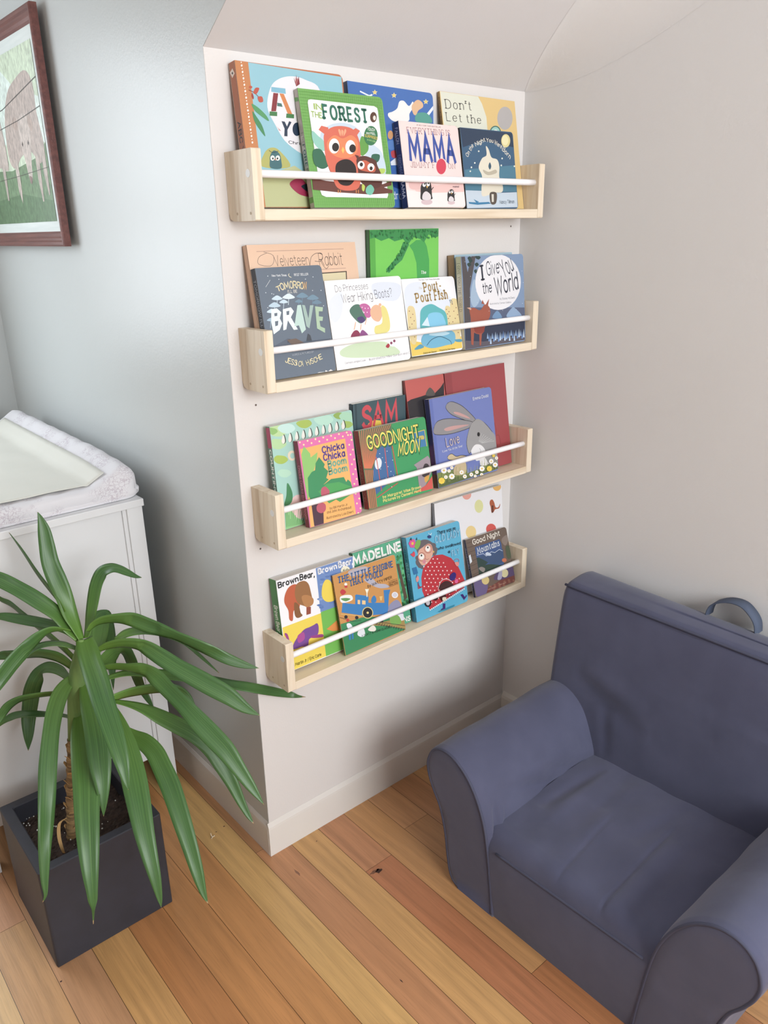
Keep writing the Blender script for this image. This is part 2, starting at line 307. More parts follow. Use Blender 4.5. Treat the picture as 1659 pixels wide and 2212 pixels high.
# ---------------------------------------------------------------- book lettering: stroke alphabet
GL = {
'A': '0,0 4,10 8,0;1.5,3.7 6.5,3.7', 'B': '0,0 0,10;~0,10 3.6,10 6,9.2 6.4,7.6 5.8,6 4,5.3 0,5.3;~0,5.3 4.3,5.3 6.7,4.2 7,2.6 6.5,1 4.3,0 0,0',
'C': '~7.5,8 6,9.6 4,10 1.3,8.6 .2,5 1.3,1.4 4,0 6,.4 7.5,2', 'D': '0,0 0,10;~0,10 3.5,10 6.6,8.6 7.8,5 6.6,1.4 3.5,0 0,0',
'E': '6.3,10 0,10 0,0 6.5,0;0,5.2 5.4,5.2', 'F': '6.2,10 0,10 0,0;0,5.2 5,5.2', 'G': '~7.8,8 6.3,9.6 4.2,10 1.4,8.6 .2,5 1.4,1.4 4.2,0 6.6,.4 8,2;8,2 8,4.8 5,4.8',
'H': '0,0 0,10;8,0 8,10;0,5.2 8,5.2', 'I': '0,0 0,10', 'J': '~5,10 5,3 4.4,.8 2.8,0 1,.5 0,2.4', 'K': '0,0 0,10;7.2,10 0,4.2;2.4,6 7.5,0', 'L': '0,10 0,0 6,0',
'M': '0,0 .8,10 5,2.4 9.2,10 10,0', 'N': '0,0 0,10 8,0 8,10', 'O': '~@4.5,10 1.3,8.6 0,5 1.3,1.4 4.5,0 7.7,1.4 9,5 7.7,8.6', 'P': '0,0 0,10;~0,10 4.2,10 6.5,9.2 7,7.4 6.4,5.6 4.2,4.8 0,4.8',
'R': '0,0 0,10;~0,10 4.2,10 6.5,9.2 7,7.5 6.4,5.7 4.2,4.9 0,4.9;3.6,4.9 7.5,0', 'S': '~6.6,8.3 5.2,9.7 3.2,10 1,9 .7,7 2.4,5.7 5,4.6 6.7,3 6,.9 3.5,0 1.3,.4 0,2',
'T': '0,10 7.6,10;3.8,10 3.8,0', 'U': '~0,10 0,3.5 1.2,.8 4,0 6.8,.8 8,3.5 8,10', 'V': '0,10 4,0 8,10', 'W': '0,10 2.9,0 5.75,9 8.6,0 11.5,10', 'X': '0,0 8,10;0,10 8,0', 'Y': '0,10 4,5 8,10;4,5 4,0',
'a': '~5.6,5 4.8,6.6 2.8,7 .8,5.8 0,3.5 .8,1 2.6,0 4.6,.8 5.6,2.5;5.7,7 5.7,0', 'b': '0,10 0,0;~0,4 1,6.3 3,7 5.2,5.8 6,3.5 5.2,1.2 3,0 1,.7 0,3', 'c': '~5.2,5.8 4.2,6.9 2.8,7 .8,5.9 0,3.5 .8,1.1 2.8,0 4.2,.2 5.4,1.4',
'd': '6,10 6,0;~6,4 5,6.3 3,7 .8,5.8 0,3.5 .8,1.2 3,0 5,.7 6,3', 'e': '0,3.8 5.8,3.8;~5.8,3.8 5.2,6 3,7 .8,5.9 0,3.5 .8,1.1 3,0 5.4,1.3', 'f': '~4,9.7 2.8,10 1.7,9.3 1.4,7.5 1.4,4 1.4,0;0,6.7 3.6,6.7',
'g': '~6,4 5,6.3 3,7 .8,5.8 0,3.5 .8,1.2 3,0 5,.7 6,3;~6,7 6,0 5.4,-2.2 3,-3 .6,-2', 'h': '0,10 0,0;~0,4.5 1.2,6.5 3,7 4.9,6 5.6,4 5.6,0', 'i': '0,0 0,7;0,9 0,9.8', 'j': '~1.2,7 1.2,0 .6,-2.7 -.6,-3;1.2,9 1.2,9.8',
'k': '0,0 0,10;5,7 0,2.6;1.8,4.2 5.4,0', 'l': '0,0 0,10', 'm': '0,0 0,7;~0,4.8 1,6.6 2.6,7 4.3,6 4.7,4 4.7,0;~4.7,4.8 5.8,6.6 7.3,7 9,6 9.5,4 9.5,0', 'n': '0,0 0,7;~0,4.5 1.2,6.5 3,7 4.9,6 5.6,4 5.6,0',
'o': '~@3.1,7 .9,6 0,3.5 .9,1 3.1,0 5.3,1 6.2,3.5 5.3,6', 'p': '0,7 0,-3;~0,4 1,6.3 3,7 5.2,5.8 6,3.5 5.2,1.2 3,0 1,.7 0,3', 'r': '0,0 0,7;~0,4.3 1,6.3 2.4,7 3.8,6.7', 's': '~4.8,5.7 3.6,6.9 2,7 .6,6 .7,4.6 2.4,3.8 4.3,3 4.9,1.6 4,.2 2.2,0 .8,.4 0,1.4',
't': '~1.5,9.2 1.5,2 2.1,.3 3.8,.1;0,7 3.6,7', 'u': '~0,7 0,2.5 .8,.6 2.6,0 4.6,.8 5.6,3;5.6,7 5.6,0', 'v': '0,7 2.8,0 5.6,7', 'w': '0,7 2.2,0 4.3,6 6.4,0 8.6,7', 'x': '0,0 5.4,7;0,7 5.4,0', 'y': '0,7 2.9,0;5.8,7 2.9,0 1.5,-3', 'z': '0,7 5,7 0,0 5,0',
"'": '.4,10 0,7.6', ',': '.5,.6 .5,0 0,-2', '.': '0,0 0,.6', '-': '0,4 3.4,4', '?': '~0,8 1,9.6 3,10 5,9 5.2,7.2 3.6,5.6 3,4.4 3,3;3,.6 3,0', '!': '0,10 0,3;0,.6 0,0', '&': '8,0 1.6,8~', '/': '0,-1 4,10.5', '#': '2,0 3.4,10;5.4,0 6.8,10;.5,3.4 8,3.4;1,6.8 8.6,6.8',
'0': '~@3.2,10 .9,8.6 0,5 .9,1.4 3.2,0 5.5,1.4 6.4,5 5.5,8.6', '1': '0,8 2,10 2,0', '5': '5.4,10 .8,10 .4,5.6;~.4,5.6 2.6,6.4 5,5.4 5.8,3 5,.9 2.8,0 .8,.6 0,1.8'}
GL['&'] = '~7.6,4 6,1.2 3.4,0 .8,.8 .4,3 2.4,5.2 4.6,7 4.4,9.2 2.8,10 1.4,9 1.6,7.2 4,4 7.8,0'
GC = {}
def glyph(ch):
    if ch in GC: return GC[ch]
    st = []
    for s in GL[ch].split(';'):
        sm = s.startswith('~'); cl = '@' in s
        pts = [tuple(float(v) for v in q.split(',')) for q in s.replace('~', '').replace('@', '').split()]
        if sm: pts = catmull(pts, cl, 4)
        if cl: pts.append(pts[0])
        st.append((pts, sm))
    GC[ch] = (st, max(p[0] for s in st for p in s[0])); return GC[ch]
def strip(pts, hw, F):
    """ribbon polygon quads along pts; hw half width (number or function of direction)"""
    n = len(pts); Lf, Rt = [], []
    closed = n > 3 and abs(pts[0][0] - pts[-1][0]) + abs(pts[0][1] - pts[-1][1]) < 1e-6
    for i in range(n):
        if closed: a = pts[(i - 1) % (n - 1)]; c = pts[(i + 1) % (n - 1)] if i < n - 1 else pts[1]
        else: a = pts[max(0, i - 1)]; c = pts[min(n - 1, i + 1)]
        p = pts[i]
        d1 = (p[0] - a[0], p[1] - a[1]); d2 = (c[0] - p[0], c[1] - p[1])
        l1 = math.hypot(*d1); l2 = math.hypot(*d2)
        if l1 < 1e-9: d1, l1 = d2, l2
        if l2 < 1e-9: d2, l2 = d1, l1
        if l1 < 1e-9: d1, l1, d2, l2 = (1, 0), 1, (1, 0), 1
        n1 = (-d1[1] / l1, d1[0] / l1); n2 = (-d2[1] / l2, d2[0] / l2)
        m = (n1[0] + n2[0], n1[1] + n2[1]); ml = math.hypot(*m)
        if ml < .35: m, ml = n1, 1.0
        m = (m[0] / ml, m[1] / ml); cs = max(.45, m[0] * n1[0] + m[1] * n1[1])
        dx, dy = (d1[0] / l1 + d2[0] / l2), (d1[1] / l1 + d2[1] / l2)
        h = (hw(dx, dy) if callable(hw) else hw) / cs
        e = 0 if (closed or 0 < i < n - 1) else (-h * .6 if i == 0 else h * .6)
        q = (p[0] + (d2[0] / l2 if i == 0 else d1[0] / l1) * e, p[1] + (d2[1] / l2 if i == 0 else d1[1] / l1) * e)
        Lf.append((q[0] + m[0] * h, q[1] + m[1] * h)); Rt.append((q[0] - m[0] * h, q[1] - m[1] * h))
    for i in range(n - 1): F.append([Lf[i], Rt[i], Rt[i + 1], Lf[i + 1]])
def text_polys(s, c, a, b, wt, st):
    """stroke text on the plane: origin c, full width vector a, cap height vector b"""
    pen = 0; items = []; hw = .66 * wt
    for ch in s:
        if ch == ' ': pen += 4.2; continue
        g, w = glyph(ch); items.append((pen, g)); pen += w + 1.9 + wt * .75 + (1.4 if 's' in st else 0)
    tot = max(pen - 1.9 - wt * .75 - (1.4 if 's' in st else 0), .5)
    la = math.hypot(*a)
    if 'i' not in st and la > 1e-6:
        ax = (a[0] / la, a[1] / la); d = b[0] * -ax[1] + b[1] * ax[0]; b = (-ax[1] * d, ax[0] * d)
    if len(s) == 1 and s in 'Il1': kx = math.hypot(*b) / 10 / max(la, 1e-6) * 1; tot = 1 / kx if kx else tot
    out = []
    f = (lambda dx, dy: hw * (.62 + .38 * min(1, abs(dy) / (math.hypot(dx, dy) + 1e-9)))) if 's' in st else hw
    for x0, g in items:
        for pts, sm in g:
            strip(pts if pts else pts, f, R := [])
            if 's' in st:
                for e, q in ((pts[0], pts[1]), (pts[-1], pts[-2])):
                    if abs(e[1] - q[1]) > abs(e[0] - q[0]) * .8 and (e[1] < .3 or e[1] > 6.6) and not (sm and len(pts) > 12):
                        sw = .9 + hw * 1.3; h2 = .22 + hw * .42
                        yy = e[1] + (h2 * .5 if e[1] < .3 else -h2 * .5)
                        R.append([(e[0] - sw, yy - h2), (e[0] + sw, yy - h2), (e[0] + sw, yy + h2), (e[0] - sw, yy + h2)])
            for poly in R: out.append([(c[0] + (x0 + p[0]) / tot * a[0] + p[1] / 10 * b[0], c[1] + (x0 + p[0]) / tot * a[1] + p[1] / 10 * b[1]) for p in poly])
    return out

# ---------------------------------------------------------------- books
def cover_mat(name, rough, coat):
    m = mat(name, (.8, .8, .8), rough, .5, coat); b = m.node_tree.nodes['Principled BSDF']
    at = node(m, 'ShaderNodeAttribute', attribute_name='print'); link(m, at, 'Color', b, 'Base Color'); return m
M_GLOSS = cover_mat('printed_glossy_board', .32, .25); M_MATTE = cover_mat('printed_matte_board', .5, .05)
M_PAGE = noise_mat('page_edges', lit('e6dfd2'), lit('cfc6b6'), (1, 700, 1), detail=1, rough=.8)
M_PAGEW = noise_mat('white_board_page_edges', lit('e2e0dc'), lit('c9c5bf'), (1, 420, 1), detail=1, rough=.7)
ART = {
"abc":[["P","F","8fc4d2",[0,0,2320,0,2320,2351,0,2351]],["P","F","bcc08a",[276,515,993,720,1333,544,1258,15,244,6]],["P","F","c9814a",[0,0,266,0,266,2351,0,2351]],["S","F","e9e6ea",[875,2148,1163,2215,1443,2185,1741,2050,1676,1495,1386,921,903,1082,671,1392,553,1666,670,1990]],["S","F","b4b25c",[301,677,368,895,520,1000,699,964,894,698]],["P","F","7db9d0",[683,2000,980,2000,979,1912,671,1920]],["P","F","8b2f35",[714,1906,816,1907,726,1609,622,1601]],["P","F","d98243",[840,1909,932,1908,1071,1580,976,1573]],["P","F","3d7d44",[588,1598,748,1601,737,1530,577,1527]],["P","F","3d7d44",[943,1589,1107,1587,1097,1519,925,1516]],["P","F","44736c",[771,1753,862,1746,876,1691,762,1696]],["P","F","23364f",[818,1455,887,1451,923,1373,983,1466,1033,1452,926,1319,910,1209,840,1209,865,1333]],["E","F","23364f",[1135,1341,97,6,16,114]],["T","F","2a2a35","Christ",[924,1092,361,-18,16,46],1.2,""],["P","F","8a2c37",[1222,2054,1184,2196,1240,2095]],["P","F","c8857f",[1222,2054,1216,2224,1257,2096]],["P","F","8a2c37",[1222,2054,1248,2252,1273,2098]],["P","F","c8857f",[1222,2054,1270,2204,1290,2099]],["P","F","8a2c37",[1222,2054,1302,2232,1307,2101]],["P","F","c46a60",[783,1292,690,1367,752,1322]],["P","F","c46a60",[783,1292,707,1343,750,1310]],["P","F","c46a60",[783,1292,724,1319,749,1297]],["W","F","8f3a30",9,[214,1906,318,1872,456,1763]],["S","F","c0533f",[296,1870,353,1952,429,1951,360,1859]],["S","F","c0533f",[374,1808,465,1824,476,1747,396,1732]],["S","F","a33b35",[274,1868,296,1801,275,1765,250,1815]],["E","F","c0533f",[255,1956,35,3,3,21]],["S","F","4e9a5f",[236,1693,370,1634,509,1522,546,1437,416,1498,275,1593]],["S","F","3f8a55",[232,1572,303,1490,394,1356,435,1182,338,1283,248,1417]],["S","F","3b6c73",[498,882,583,958,691,909,714,783,689,663,470,665,471,791]],["E","F","f0efe6",[534,830,46,2,7,44]],["E","F","f0efe6",[645,835,47,2,7,44]],["E","F","223034",[539,823,18,1,3,18]],["E","F","223034",[637,827,19,1,3,18]],["P","F","d98060",[574,823,613,821,589,785]],["W","F","26343a",6,[479,953,554,921,674,953]],["S","F","a3264f",[840,410,959,487,1129,492,1234,372,1284,203,1065,218,909,309]],["S","F","1f2a38",[1087,369,1240,410,1298,298,1221,277]],["E","F","f6ece0",[126,2328,11,1,2,12]],["E","F","f6ece0",[127,2279,17,2,3,19]],["E","F","f6ece0",[128,2230,11,1,2,12]],["E","F","f6ece0",[129,2180,17,2,3,19]],["E","F","f6ece0",[130,2131,11,1,2,12]],["E","F","f6ece0",[131,2081,17,2,3,19]],["E","F","f6ece0",[132,2031,11,1,2,12]],["E","F","f6ece0",[133,1981,17,2,3,19]],["E","F","f6ece0",[134,1931,11,1,2,12]],["E","F","f6ece0",[135,1881,18,2,3,19]],["E","F","f6ece0",[136,1831,11,1,2,12]],["E","F","f6ece0",[137,1780,18,1,3,19]],["E","F","f6ece0",[137,1730,11,1,2,12]],["E","F","f6ece0",[138,1679,18,1,3,19]],["E","F","f6ece0",[139,1629,11,1,2,12]],["E","F","f6ece0",[140,1578,18,1,3,19]],["E","F","f6ece0",[141,1527,11,1,2,12]],["E","F","f6ece0",[142,1476,18,1,3,19]],["E","F","f6ece0",[143,1425,11,1,2,12]],["E","F","f6ece0",[144,1374,18,1,3,19]],["E","F","f6ece0",[145,1323,11,1,2,12]],["E","F","f6ece0",[146,1272,18,1,3,19]],["E","F","f6ece0",[147,1220,11,1,2,12]],["E","F","f6ece0",[148,1169,18,1,3,19]],["E","F","f6ece0",[149,1117,11,1,2,12]],["E","F","f6ece0",[150,1066,18,1,3,19]],["Z","b9683c","bd6e40"],["T","K","2b2a33","ABC",[152,1410,0,-329,-93,0],1.6,""],["T","K","2b2a33","YOGA",[152,1010,0,-540,-93,0],1.3,""],["P","K","f3e6da",[98,2249,42,2159,138,2108,196,2207]],["P","K","22222a",[111,2202,90,2171,124,2157,146,2186]]],
"forest":[["P","F","6fae4f",[0,0,1984,0,1984,2030,0,2030]],["L","F","62a145",3,[49,20,49,2010]],["L","F","62a145",3,[20,50,1964,50]],["L","F","62a145",3,[99,20,99,2010]],["L","F","62a145",3,[20,101,1964,101]],["L","F","62a145",3,[148,20,148,2010]],["L","F","62a145",3,[20,152,1964,152]],["L","F","62a145",3,[198,20,198,2010]],["L","F","62a145",3,[20,203,1964,203]],["L","F","62a145",3,[248,20,248,2010]],["L","F","62a145",3,[20,253,1964,253]],["L","F","62a145",3,[297,20,297,2010]],["L","F","62a145",3,[20,304,1964,304]],["L","F","62a145",3,[347,20,347,2010]],["L","F","62a145",3,[20,355,1964,355]],["L","F","62a145",3,[396,20,396,2010]],["L","F","62a145",3,[20,406,1964,406]],["L","F","62a145",3,[446,20,446,2010]],["L","F","62a145",3,[20,456,1964,456]],["L","F","62a145",3,[496,20,496,2010]],["L","F","62a145",3,[20,507,1964,507]],["L","F","62a145",3,[545,20,545,2010]],["L","F","62a145",3,[20,558,1964,558]],["L","F","62a145",3,[595,20,595,2010]],["L","F","62a145",3,[20,609,1964,609]],["L","F","62a145",3,[645,20,645,2010]],["L","F","62a145",3,[20,659,1964,659]],["L","F","62a145",3,[694,20,694,2010]],["L","F","62a145",3,[20,710,1964,710]],["L","F","62a145",3,[744,20,744,2010]],["L","F","62a145",3,[20,761,1964,761]],["L","F","62a145",3,[793,20,793,2010]],["L","F","62a145",3,[20,812,1964,812]],["L","F","62a145",3,[843,20,843,2010]],["L","F","62a145",3,[20,862,1964,862]],["L","F","62a145",3,[893,20,893,2010]],["L","F","62a145",3,[20,913,1964,913]],["L","F","62a145",3,[942,20,942,2010]],["L","F","62a145",3,[20,964,1964,964]],["L","F","62a145",3,[992,20,992,2010]],["L","F","62a145",3,[20,1015,1964,1015]],["L","F","62a145",3,[1042,20,1042,2010]],["L","F","62a145",3,[20,1065,1964,1065]],["L","F","62a145",3,[1091,20,1091,2010]],["L","F","62a145",3,[20,1116,1964,1116]],["L","F","62a145",3,[1141,20,1141,2010]],["L","F","62a145",3,[20,1167,1964,1167]],["L","F","62a145",3,[1190,20,1190,2010]],["L","F","62a145",3,[20,1218,1964,1218]],["L","F","62a145",3,[1240,20,1240,2010]],["L","F","62a145",3,[20,1268,1964,1268]],["L","F","62a145",3,[1290,20,1290,2010]],["L","F","62a145",3,[20,1319,1964,1319]],["L","F","62a145",3,[1339,20,1339,2010]],["L","F","62a145",3,[20,1370,1964,1370]],["L","F","62a145",3,[1389,20,1389,2010]],["L","F","62a145",3,[20,1421,1964,1421]],["L","F","62a145",3,[1439,20,1439,2010]],["L","F","62a145",3,[20,1471,1964,1471]],["L","F","62a145",3,[1488,20,1488,2010]],["L","F","62a145",3,[20,1522,1964,1522]],["L","F","62a145",3,[1538,20,1538,2010]],["L","F","62a145",3,[20,1573,1964,1573]],["L","F","62a145",3,[1587,20,1587,2010]],["L","F","62a145",3,[20,1624,1964,1624]],["L","F","62a145",3,[1637,20,1637,2010]],["L","F","62a145",3,[20,1674,1964,1674]],["L","F","62a145",3,[1687,20,1687,2010]],["L","F","62a145",3,[20,1725,1964,1725]],["L","F","62a145",3,[1736,20,1736,2010]],["L","F","62a145",3,[20,1776,1964,1776]],["L","F","62a145",3,[1786,20,1786,2010]],["L","F","62a145",3,[20,1827,1964,1827]],["L","F","62a145",3,[1836,20,1836,2010]],["L","F","62a145",3,[20,1877,1964,1877]],["L","F","62a145",3,[1885,20,1885,2010]],["L","F","62a145",3,[20,1928,1964,1928]],["L","F","62a145",3,[1935,20,1935,2010]],["L","F","62a145",3,[20,1979,1964,1979]],["P","F","f1f1f2",[177,1799,197,1846,260,1860,1748,1852,1820,1824,1829,1766,1825,232,1787,175,293,185,199,218,176,294]],["E","F","c6d8e6",[844,1246,503,25,47,258]],["S","F","c6d8e6",[1462,1160,1647,1129,1815,977,1807,616,1308,604]],["S","F","8fcab9",[184,1323,315,1238,422,1150,424,1000,297,1013,174,1138]],["S","F","2f6b4f",[146,988,322,1014,419,868,445,736,284,675,128,764]],["S","F","5f9f3f",[1337,1290,1469,1199,1454,1042,1287,937,1227,1052]],["S","F","2b6650",[1536,966,1730,974,1681,853,1508,807]],["S","F","b7cf55",[1657,712,1825,717,1783,636,1642,632]],["P","F","6b3c33",[33,518,345,468,1168,424,1719,433,1957,498,1943,416,1737,373,1955,325,1946,270,1352,238,563,270,19,311]],["S","F","8c4339",[469,1002,582,930,563,549,493,585,427,773]],["S","F","dd6b52",[462,1301,671,1416,932,1444,1157,1396,1259,1228,1257,995,1211,661,1104,364,828,302,579,357,493,585,412,830,415,1112]],["P","F","dd6b52",[335,1350,411,1423,568,1401,515,1248]],["P","F","dd6b52",[1071,1353,1216,1428,1314,1385,1186,1263]],["S","F","e88755",[497,1153,683,1275,866,1228,1087,1296,1225,1188,1163,991,934,886,677,896,495,1003]],["E","F","f5f1ec",[643,1085,123,5,25,133]],["E","F","f5f1ec",[1027,1082,122,5,23,126]],["E","F","2a2322",[671,1067,82,4,14,76]],["E","F","2a2322",[1076,1061,80,3,13,74]],["P","F","efc052",[802,1015,845,1084,876,1028,830,959]],["S","F","f0a57c",[789,1366,824,1387,848,1341,821,1264]],["S","F","f0a57c",[861,1370,893,1376,911,1344,858,1265]],["S","F","f0a57c",[934,1374,969,1395,973,1348,894,1267]],["S","F","291f1f",[627,761,798,852,979,849,1091,736,1055,540,885,400,667,416,592,568]],["S","F","5d332c",[1142,874,1341,939,1601,870,1639,772,1716,574,1656,392,1371,348,1152,483,1137,698]],["S","F","cc5f42",[1160,796,1327,861,1455,816,1580,750,1535,649,1292,663,1164,699]],["E","F","f5f1ec",[1230,769,87,3,13,75]],["E","F","f5f1ec",[1468,737,88,3,13,72]],["E","F","2a2322",[1237,779,41,1,7,37]],["E","F","2a2322",[1470,717,39,1,6,36]],["P","F","5d332c",[1108,950,1206,934,1165,855]],["L","F","e08f45",12,[595,309,587,260]],["L","F","e08f45",12,[647,309,638,261]],["L","F","e08f45",12,[1028,314,1019,264]],["L","F","e08f45",12,[1081,314,1073,265]],["S","F","bfd14d",[1195,425,1256,386,1213,296,1172,325]],["S","F","6dbfa5",[1293,367,1411,418,1478,329,1378,228,1262,267]],["T","F","9fc04f","IN",[310,1699,163,-7,22,89],1.5,""],["T","F","9fc04f","THE",[219,1564,233,-11,22,89],1.3,""],["T","F","24705a","FOREST",[497,1555,1033,-10,22,224],2.2,"s"],["E","F","5b3a26",[1693,1650,83,5,17,94]],["E","F","eadfd2",[1715,1638,36,2,8,43]],["E","F","2f7a4c",[1570,1311,172,9,32,177]],["T","F","f2f6ee","TOUCH",[1500,1405,181,-10,9,49],2,""],["T","F","f2f6ee","and FEEL",[1461,1339,227,-12,7,39],2,""],["T","F","e9c44d","SURPRISES",[1416,1284,307,-38,13,45],2.2,""],["T","F","9fd07e","on every page",[1459,1222,200,-24,6,35],1.3,""],["Z","b9b2a8","6fae4f"],["P","K","5fa04a",[134,1910,15,1880,15,1817,134,1838]],["T","K","2d5d50","FOREST",[91,1096,0,-568,-63,0],2,"s"],["T","K","6c7a5c","IN THE",[91,1299,0,-182,-63,0],1,""],["P","K","5fa04a",[6,90,134,90,134,190,6,190]]],
"blue":[["P","F","3f6fb8",[0,0,2255,0,2255,2253,0,2253]],["Z","1e3560","3f6fb8"],["P","F","f2e3a0",[680,2167,696,2136,747,2138,705,2111,713,2077,671,2092,624,2069,641,2105,604,2124,656,2132]],["P","F","e8c65a",[678,2151,689,2130,725,2131,695,2112,701,2089,672,2099,640,2083,651,2108,626,2122,661,2127]],["P","F","f2e3a0",[1180,2163,1197,2131,1251,2133,1207,2105,1215,2071,1171,2086,1123,2062,1140,2099,1102,2119,1156,2127]],["P","F","e8c65a",[1178,2147,1190,2124,1227,2126,1197,2107,1203,2083,1172,2093,1139,2077,1150,2102,1124,2116,1161,2122]],["P","F","f2e3a0",[2053,2129,2071,2096,2128,2098,2082,2069,2091,2034,2044,2049,1993,2025,2010,2063,1969,2084,2027,2092]],["P","F","e8c65a",[2051,2112,2064,2089,2103,2091,2071,2071,2078,2046,2045,2057,2010,2040,2022,2066,1993,2081,2033,2086]],["P","F","e6ecf5",[2249,2016,1823,1659,1916,1645,2249,1947]],["P","F","e6ecf5",[2243,1947,2249,1950,2249,1671,2227,1668]],["L","F","e6ecf5",20,[305,2095,522,2037,596,2064]],["S","F","eeece8",[1306,2010,1430,2032,1558,1950,1676,2044,1681,1940,1558,1805,1512,1666,1143,1627,988,1696,981,1767,1104,1808,1232,1880]],["S","F","e2b68c",[1636,1957,1805,2087,1943,2048,1950,1964,1816,1889,1743,1800,1667,1814]],["S","F","4f9e8f",[1761,1822,2003,1863,2155,1791,2160,1680,1730,1672]],["E","F","d9a06b",[994,1369,72,5,10,83]],["S","F","5b87c9",[890,1238,1073,1270,1086,1126,933,1096]],["S","F","c44a55",[973,1057,1097,1085,1104,959,991,954]],["P","F","e6ecf5",[937,867,1104,959,1111,813,944,801]],["P","F","1d3f86",[833,486,1274,629,1363,310,987,385]],["T","F","dfe8f5","Sandra",[587,163,589,3,16,137],1,""]],
"mama":[["P","F","f4d9d4",[0,0,1681,0,1681,1632,0,1632]],["P","F","eec6c0",[97,508,891,439,1676,546,1676,252,1196,290,291,276]],["P","F","f3e6e3",[6,336,543,280,1676,321,1676,6,6,6]],["S","F","e8bdb8",[116,530,306,556,434,387,239,340,92,380]],["T","F","6b5560","#1 NEW YORK TIMES BESTSELLER",[488,1570,681,1,7,21],1.2,""],["T","F","8d4f5c","EVERYTHING IS",[202,1413,1224,15,6,109],0.8,"s"],["T","F","3c55a5","MAMA",[218,923,1279,-2,-7,453],2.0,""],["E","F","f4d9d4",[1082,817,159,6,25,158]],["T","F","8d5a60","JIMMY F",[201,766,679,12,8,106],0.8,"s"],["T","F","8d5a60","ON",[1274,780,201,0,15,98],0.8,"s"],["E","F","d93b54",[1064,812,146,5,24,154]],["E","F","d5bcc0",[534,106,161,1,9,57]],["S","F","2b2829",[426,430,584,530,703,479,703,239,684,162,389,148,385,278]],["S","F","dcd4d6",[445,257,549,313,660,249,638,155,428,152]],["E","F","f6f2f2",[513,442,48,1,7,43]],["E","F","f6f2f2",[629,456,48,1,7,44]],["E","F","2b2829",[528,458,22,0,3,17]],["E","F","2b2829",[638,473,22,0,3,17]],["P","F","e3b04b",[566,422,623,416,583,368]],["L","F","2b2829",12.0,[708,348,767,397]],["E","F","d5bcc0",[1252,96,105,1,6,36]],["S","F","2b2829",[1179,303,1282,367,1360,334,1362,180,1350,132,1157,123,1153,206]],["S","F","dcd4d6",[1193,192,1260,228,1333,187,1320,127,1182,126]],["E","F","f6f2f2",[1236,311,31,0,4,28]],["E","F","f6f2f2",[1312,319,31,1,4,28]],["E","F","2b2829",[1246,321,15,0,2,11]],["E","F","2b2829",[1318,330,15,0,2,11]],["P","F","e3b04b",[1271,297,1308,294,1283,263]],["L","F","2b2829",7.4399999999999995,[1364,250,1403,281]],["S","F","e0709a",[399,515,489,528,596,509,512,475,417,472]],["T","F","6b5560","mama!",[1349,404,177,3,6,36],1.6,""],["Z","27396e","f4d9d4"],["T","K","c8cfe8","FALLON",[126,1517,0,-293,-77,0],1,""],["T","K","e0e4f2","MAMA",[126,571,0,-375,-77,0],1.6,""],["T","K","9aa6cc","EVERYTHING IS",[126,1011,0,-359,-77,0],0.8,""]],
"night":[["P","F","3b6080",[0,0,1694,0,1694,1635,0,1635]],["P","F","2c3f58",[6,1629,1682,1629,1688,1316,655,1405,42,1241]],["P","F","4b7f96",[35,793,1688,938,1686,367,520,347,6,362]],["P","F","c5d3e0",[6,374,523,370,881,328,1685,358,1688,23,6,8]],["E","F","dfd28c",[1436,1440,152,8,17,140]],["E","F","ebe2ae",[1418,1448,106,5,12,103]],["T","F","e8e2d0","On the",[161,1045,214,234,-21,100],1.1,""],["T","F","e8e2d0","Night",[445,1282,316,117,-7,78],1.3,""],["T","F","e8e2d0","You",[796,1389,216,-8,9,73],1.3,""],["T","F","e8e2d0","Were",[1045,1360,228,-91,35,78],1.2,""],["T","F","e8e2d0","Born",[1289,1240,234,-178,82,62],1.2,""],["S","F","e4dcc8",[766,1297,848,1232,919,1074,1097,1034,1154,896,1125,661,1217,498,1181,356,918,329,544,254,508,393,562,671,478,852,608,1039,761,1114]],["S","F","33576f",[851,968,888,888,832,817,794,885]],["S","F","5a4e45",[771,327,992,330,947,117,779,104]],["S","F","bdb29c",[615,810,790,769,1016,822,1044,753,781,700,642,742]],["P","F","ddd6c8",[823,304,896,305,876,140,813,139]],["E","F","dfe4d8",[366,939,25,1,2,18]],["E","F","dfe4d8",[249,845,25,1,2,18]],["E","F","dfe4d8",[203,764,24,1,2,18]],["E","F","dfe4d8",[1220,917,26,1,2,19]],["E","F","dfe4d8",[1267,1064,26,1,2,19]],["E","F","dfe4d8",[521,1183,25,1,2,18]],["E","F","dfe4d8",[1665,913,27,1,2,19]],["P","F","2f7ca8",[69,135,349,125,711,139,779,104,343,79,82,100]],["P","F","2f7ca8",[234,193,404,137,313,118]],["T","F","4a5a6c","Nancy Tillman",[1076,105,496,15,9,71],1,""],["Z","1c2636","3b6080"]],
"dont":[["P","F","e3c27c",[0,0,2440,0,2440,2338,0,2338]],["P","F","dfe0ce",[20,2332,1187,2332,1290,2195,1395,1929,1387,1628,1153,1291,94,1237,26,1544]],["E","F","b5b0ae",[2019,1950,265,19,36,247]],["T","F","33302b","Don't",[144,2014,782,21,-6,174],0.75,"s"],["T","F","33302b","Let the",[128,1767,1070,10,2,163],0.75,"s"],["T","F","33302b","Pigeon",[139,1518,1050,6,4,155],0.75,"s"],["E","F","3a6f66",[1647,1632,190,12,20,137]],["E","F","9fd0c4",[1647,1632,152,9,17,113]],["E","F","f2efe6",[1653,1621,91,6,10,66]],["E","F","2a2a2a",[1662,1610,42,3,4,28]],["Z","a87f42","e3c27c"],["T","K","3c2f1c","DON'T LET THE",[49,2221,0,-1052,-30,0],0.8,""]],
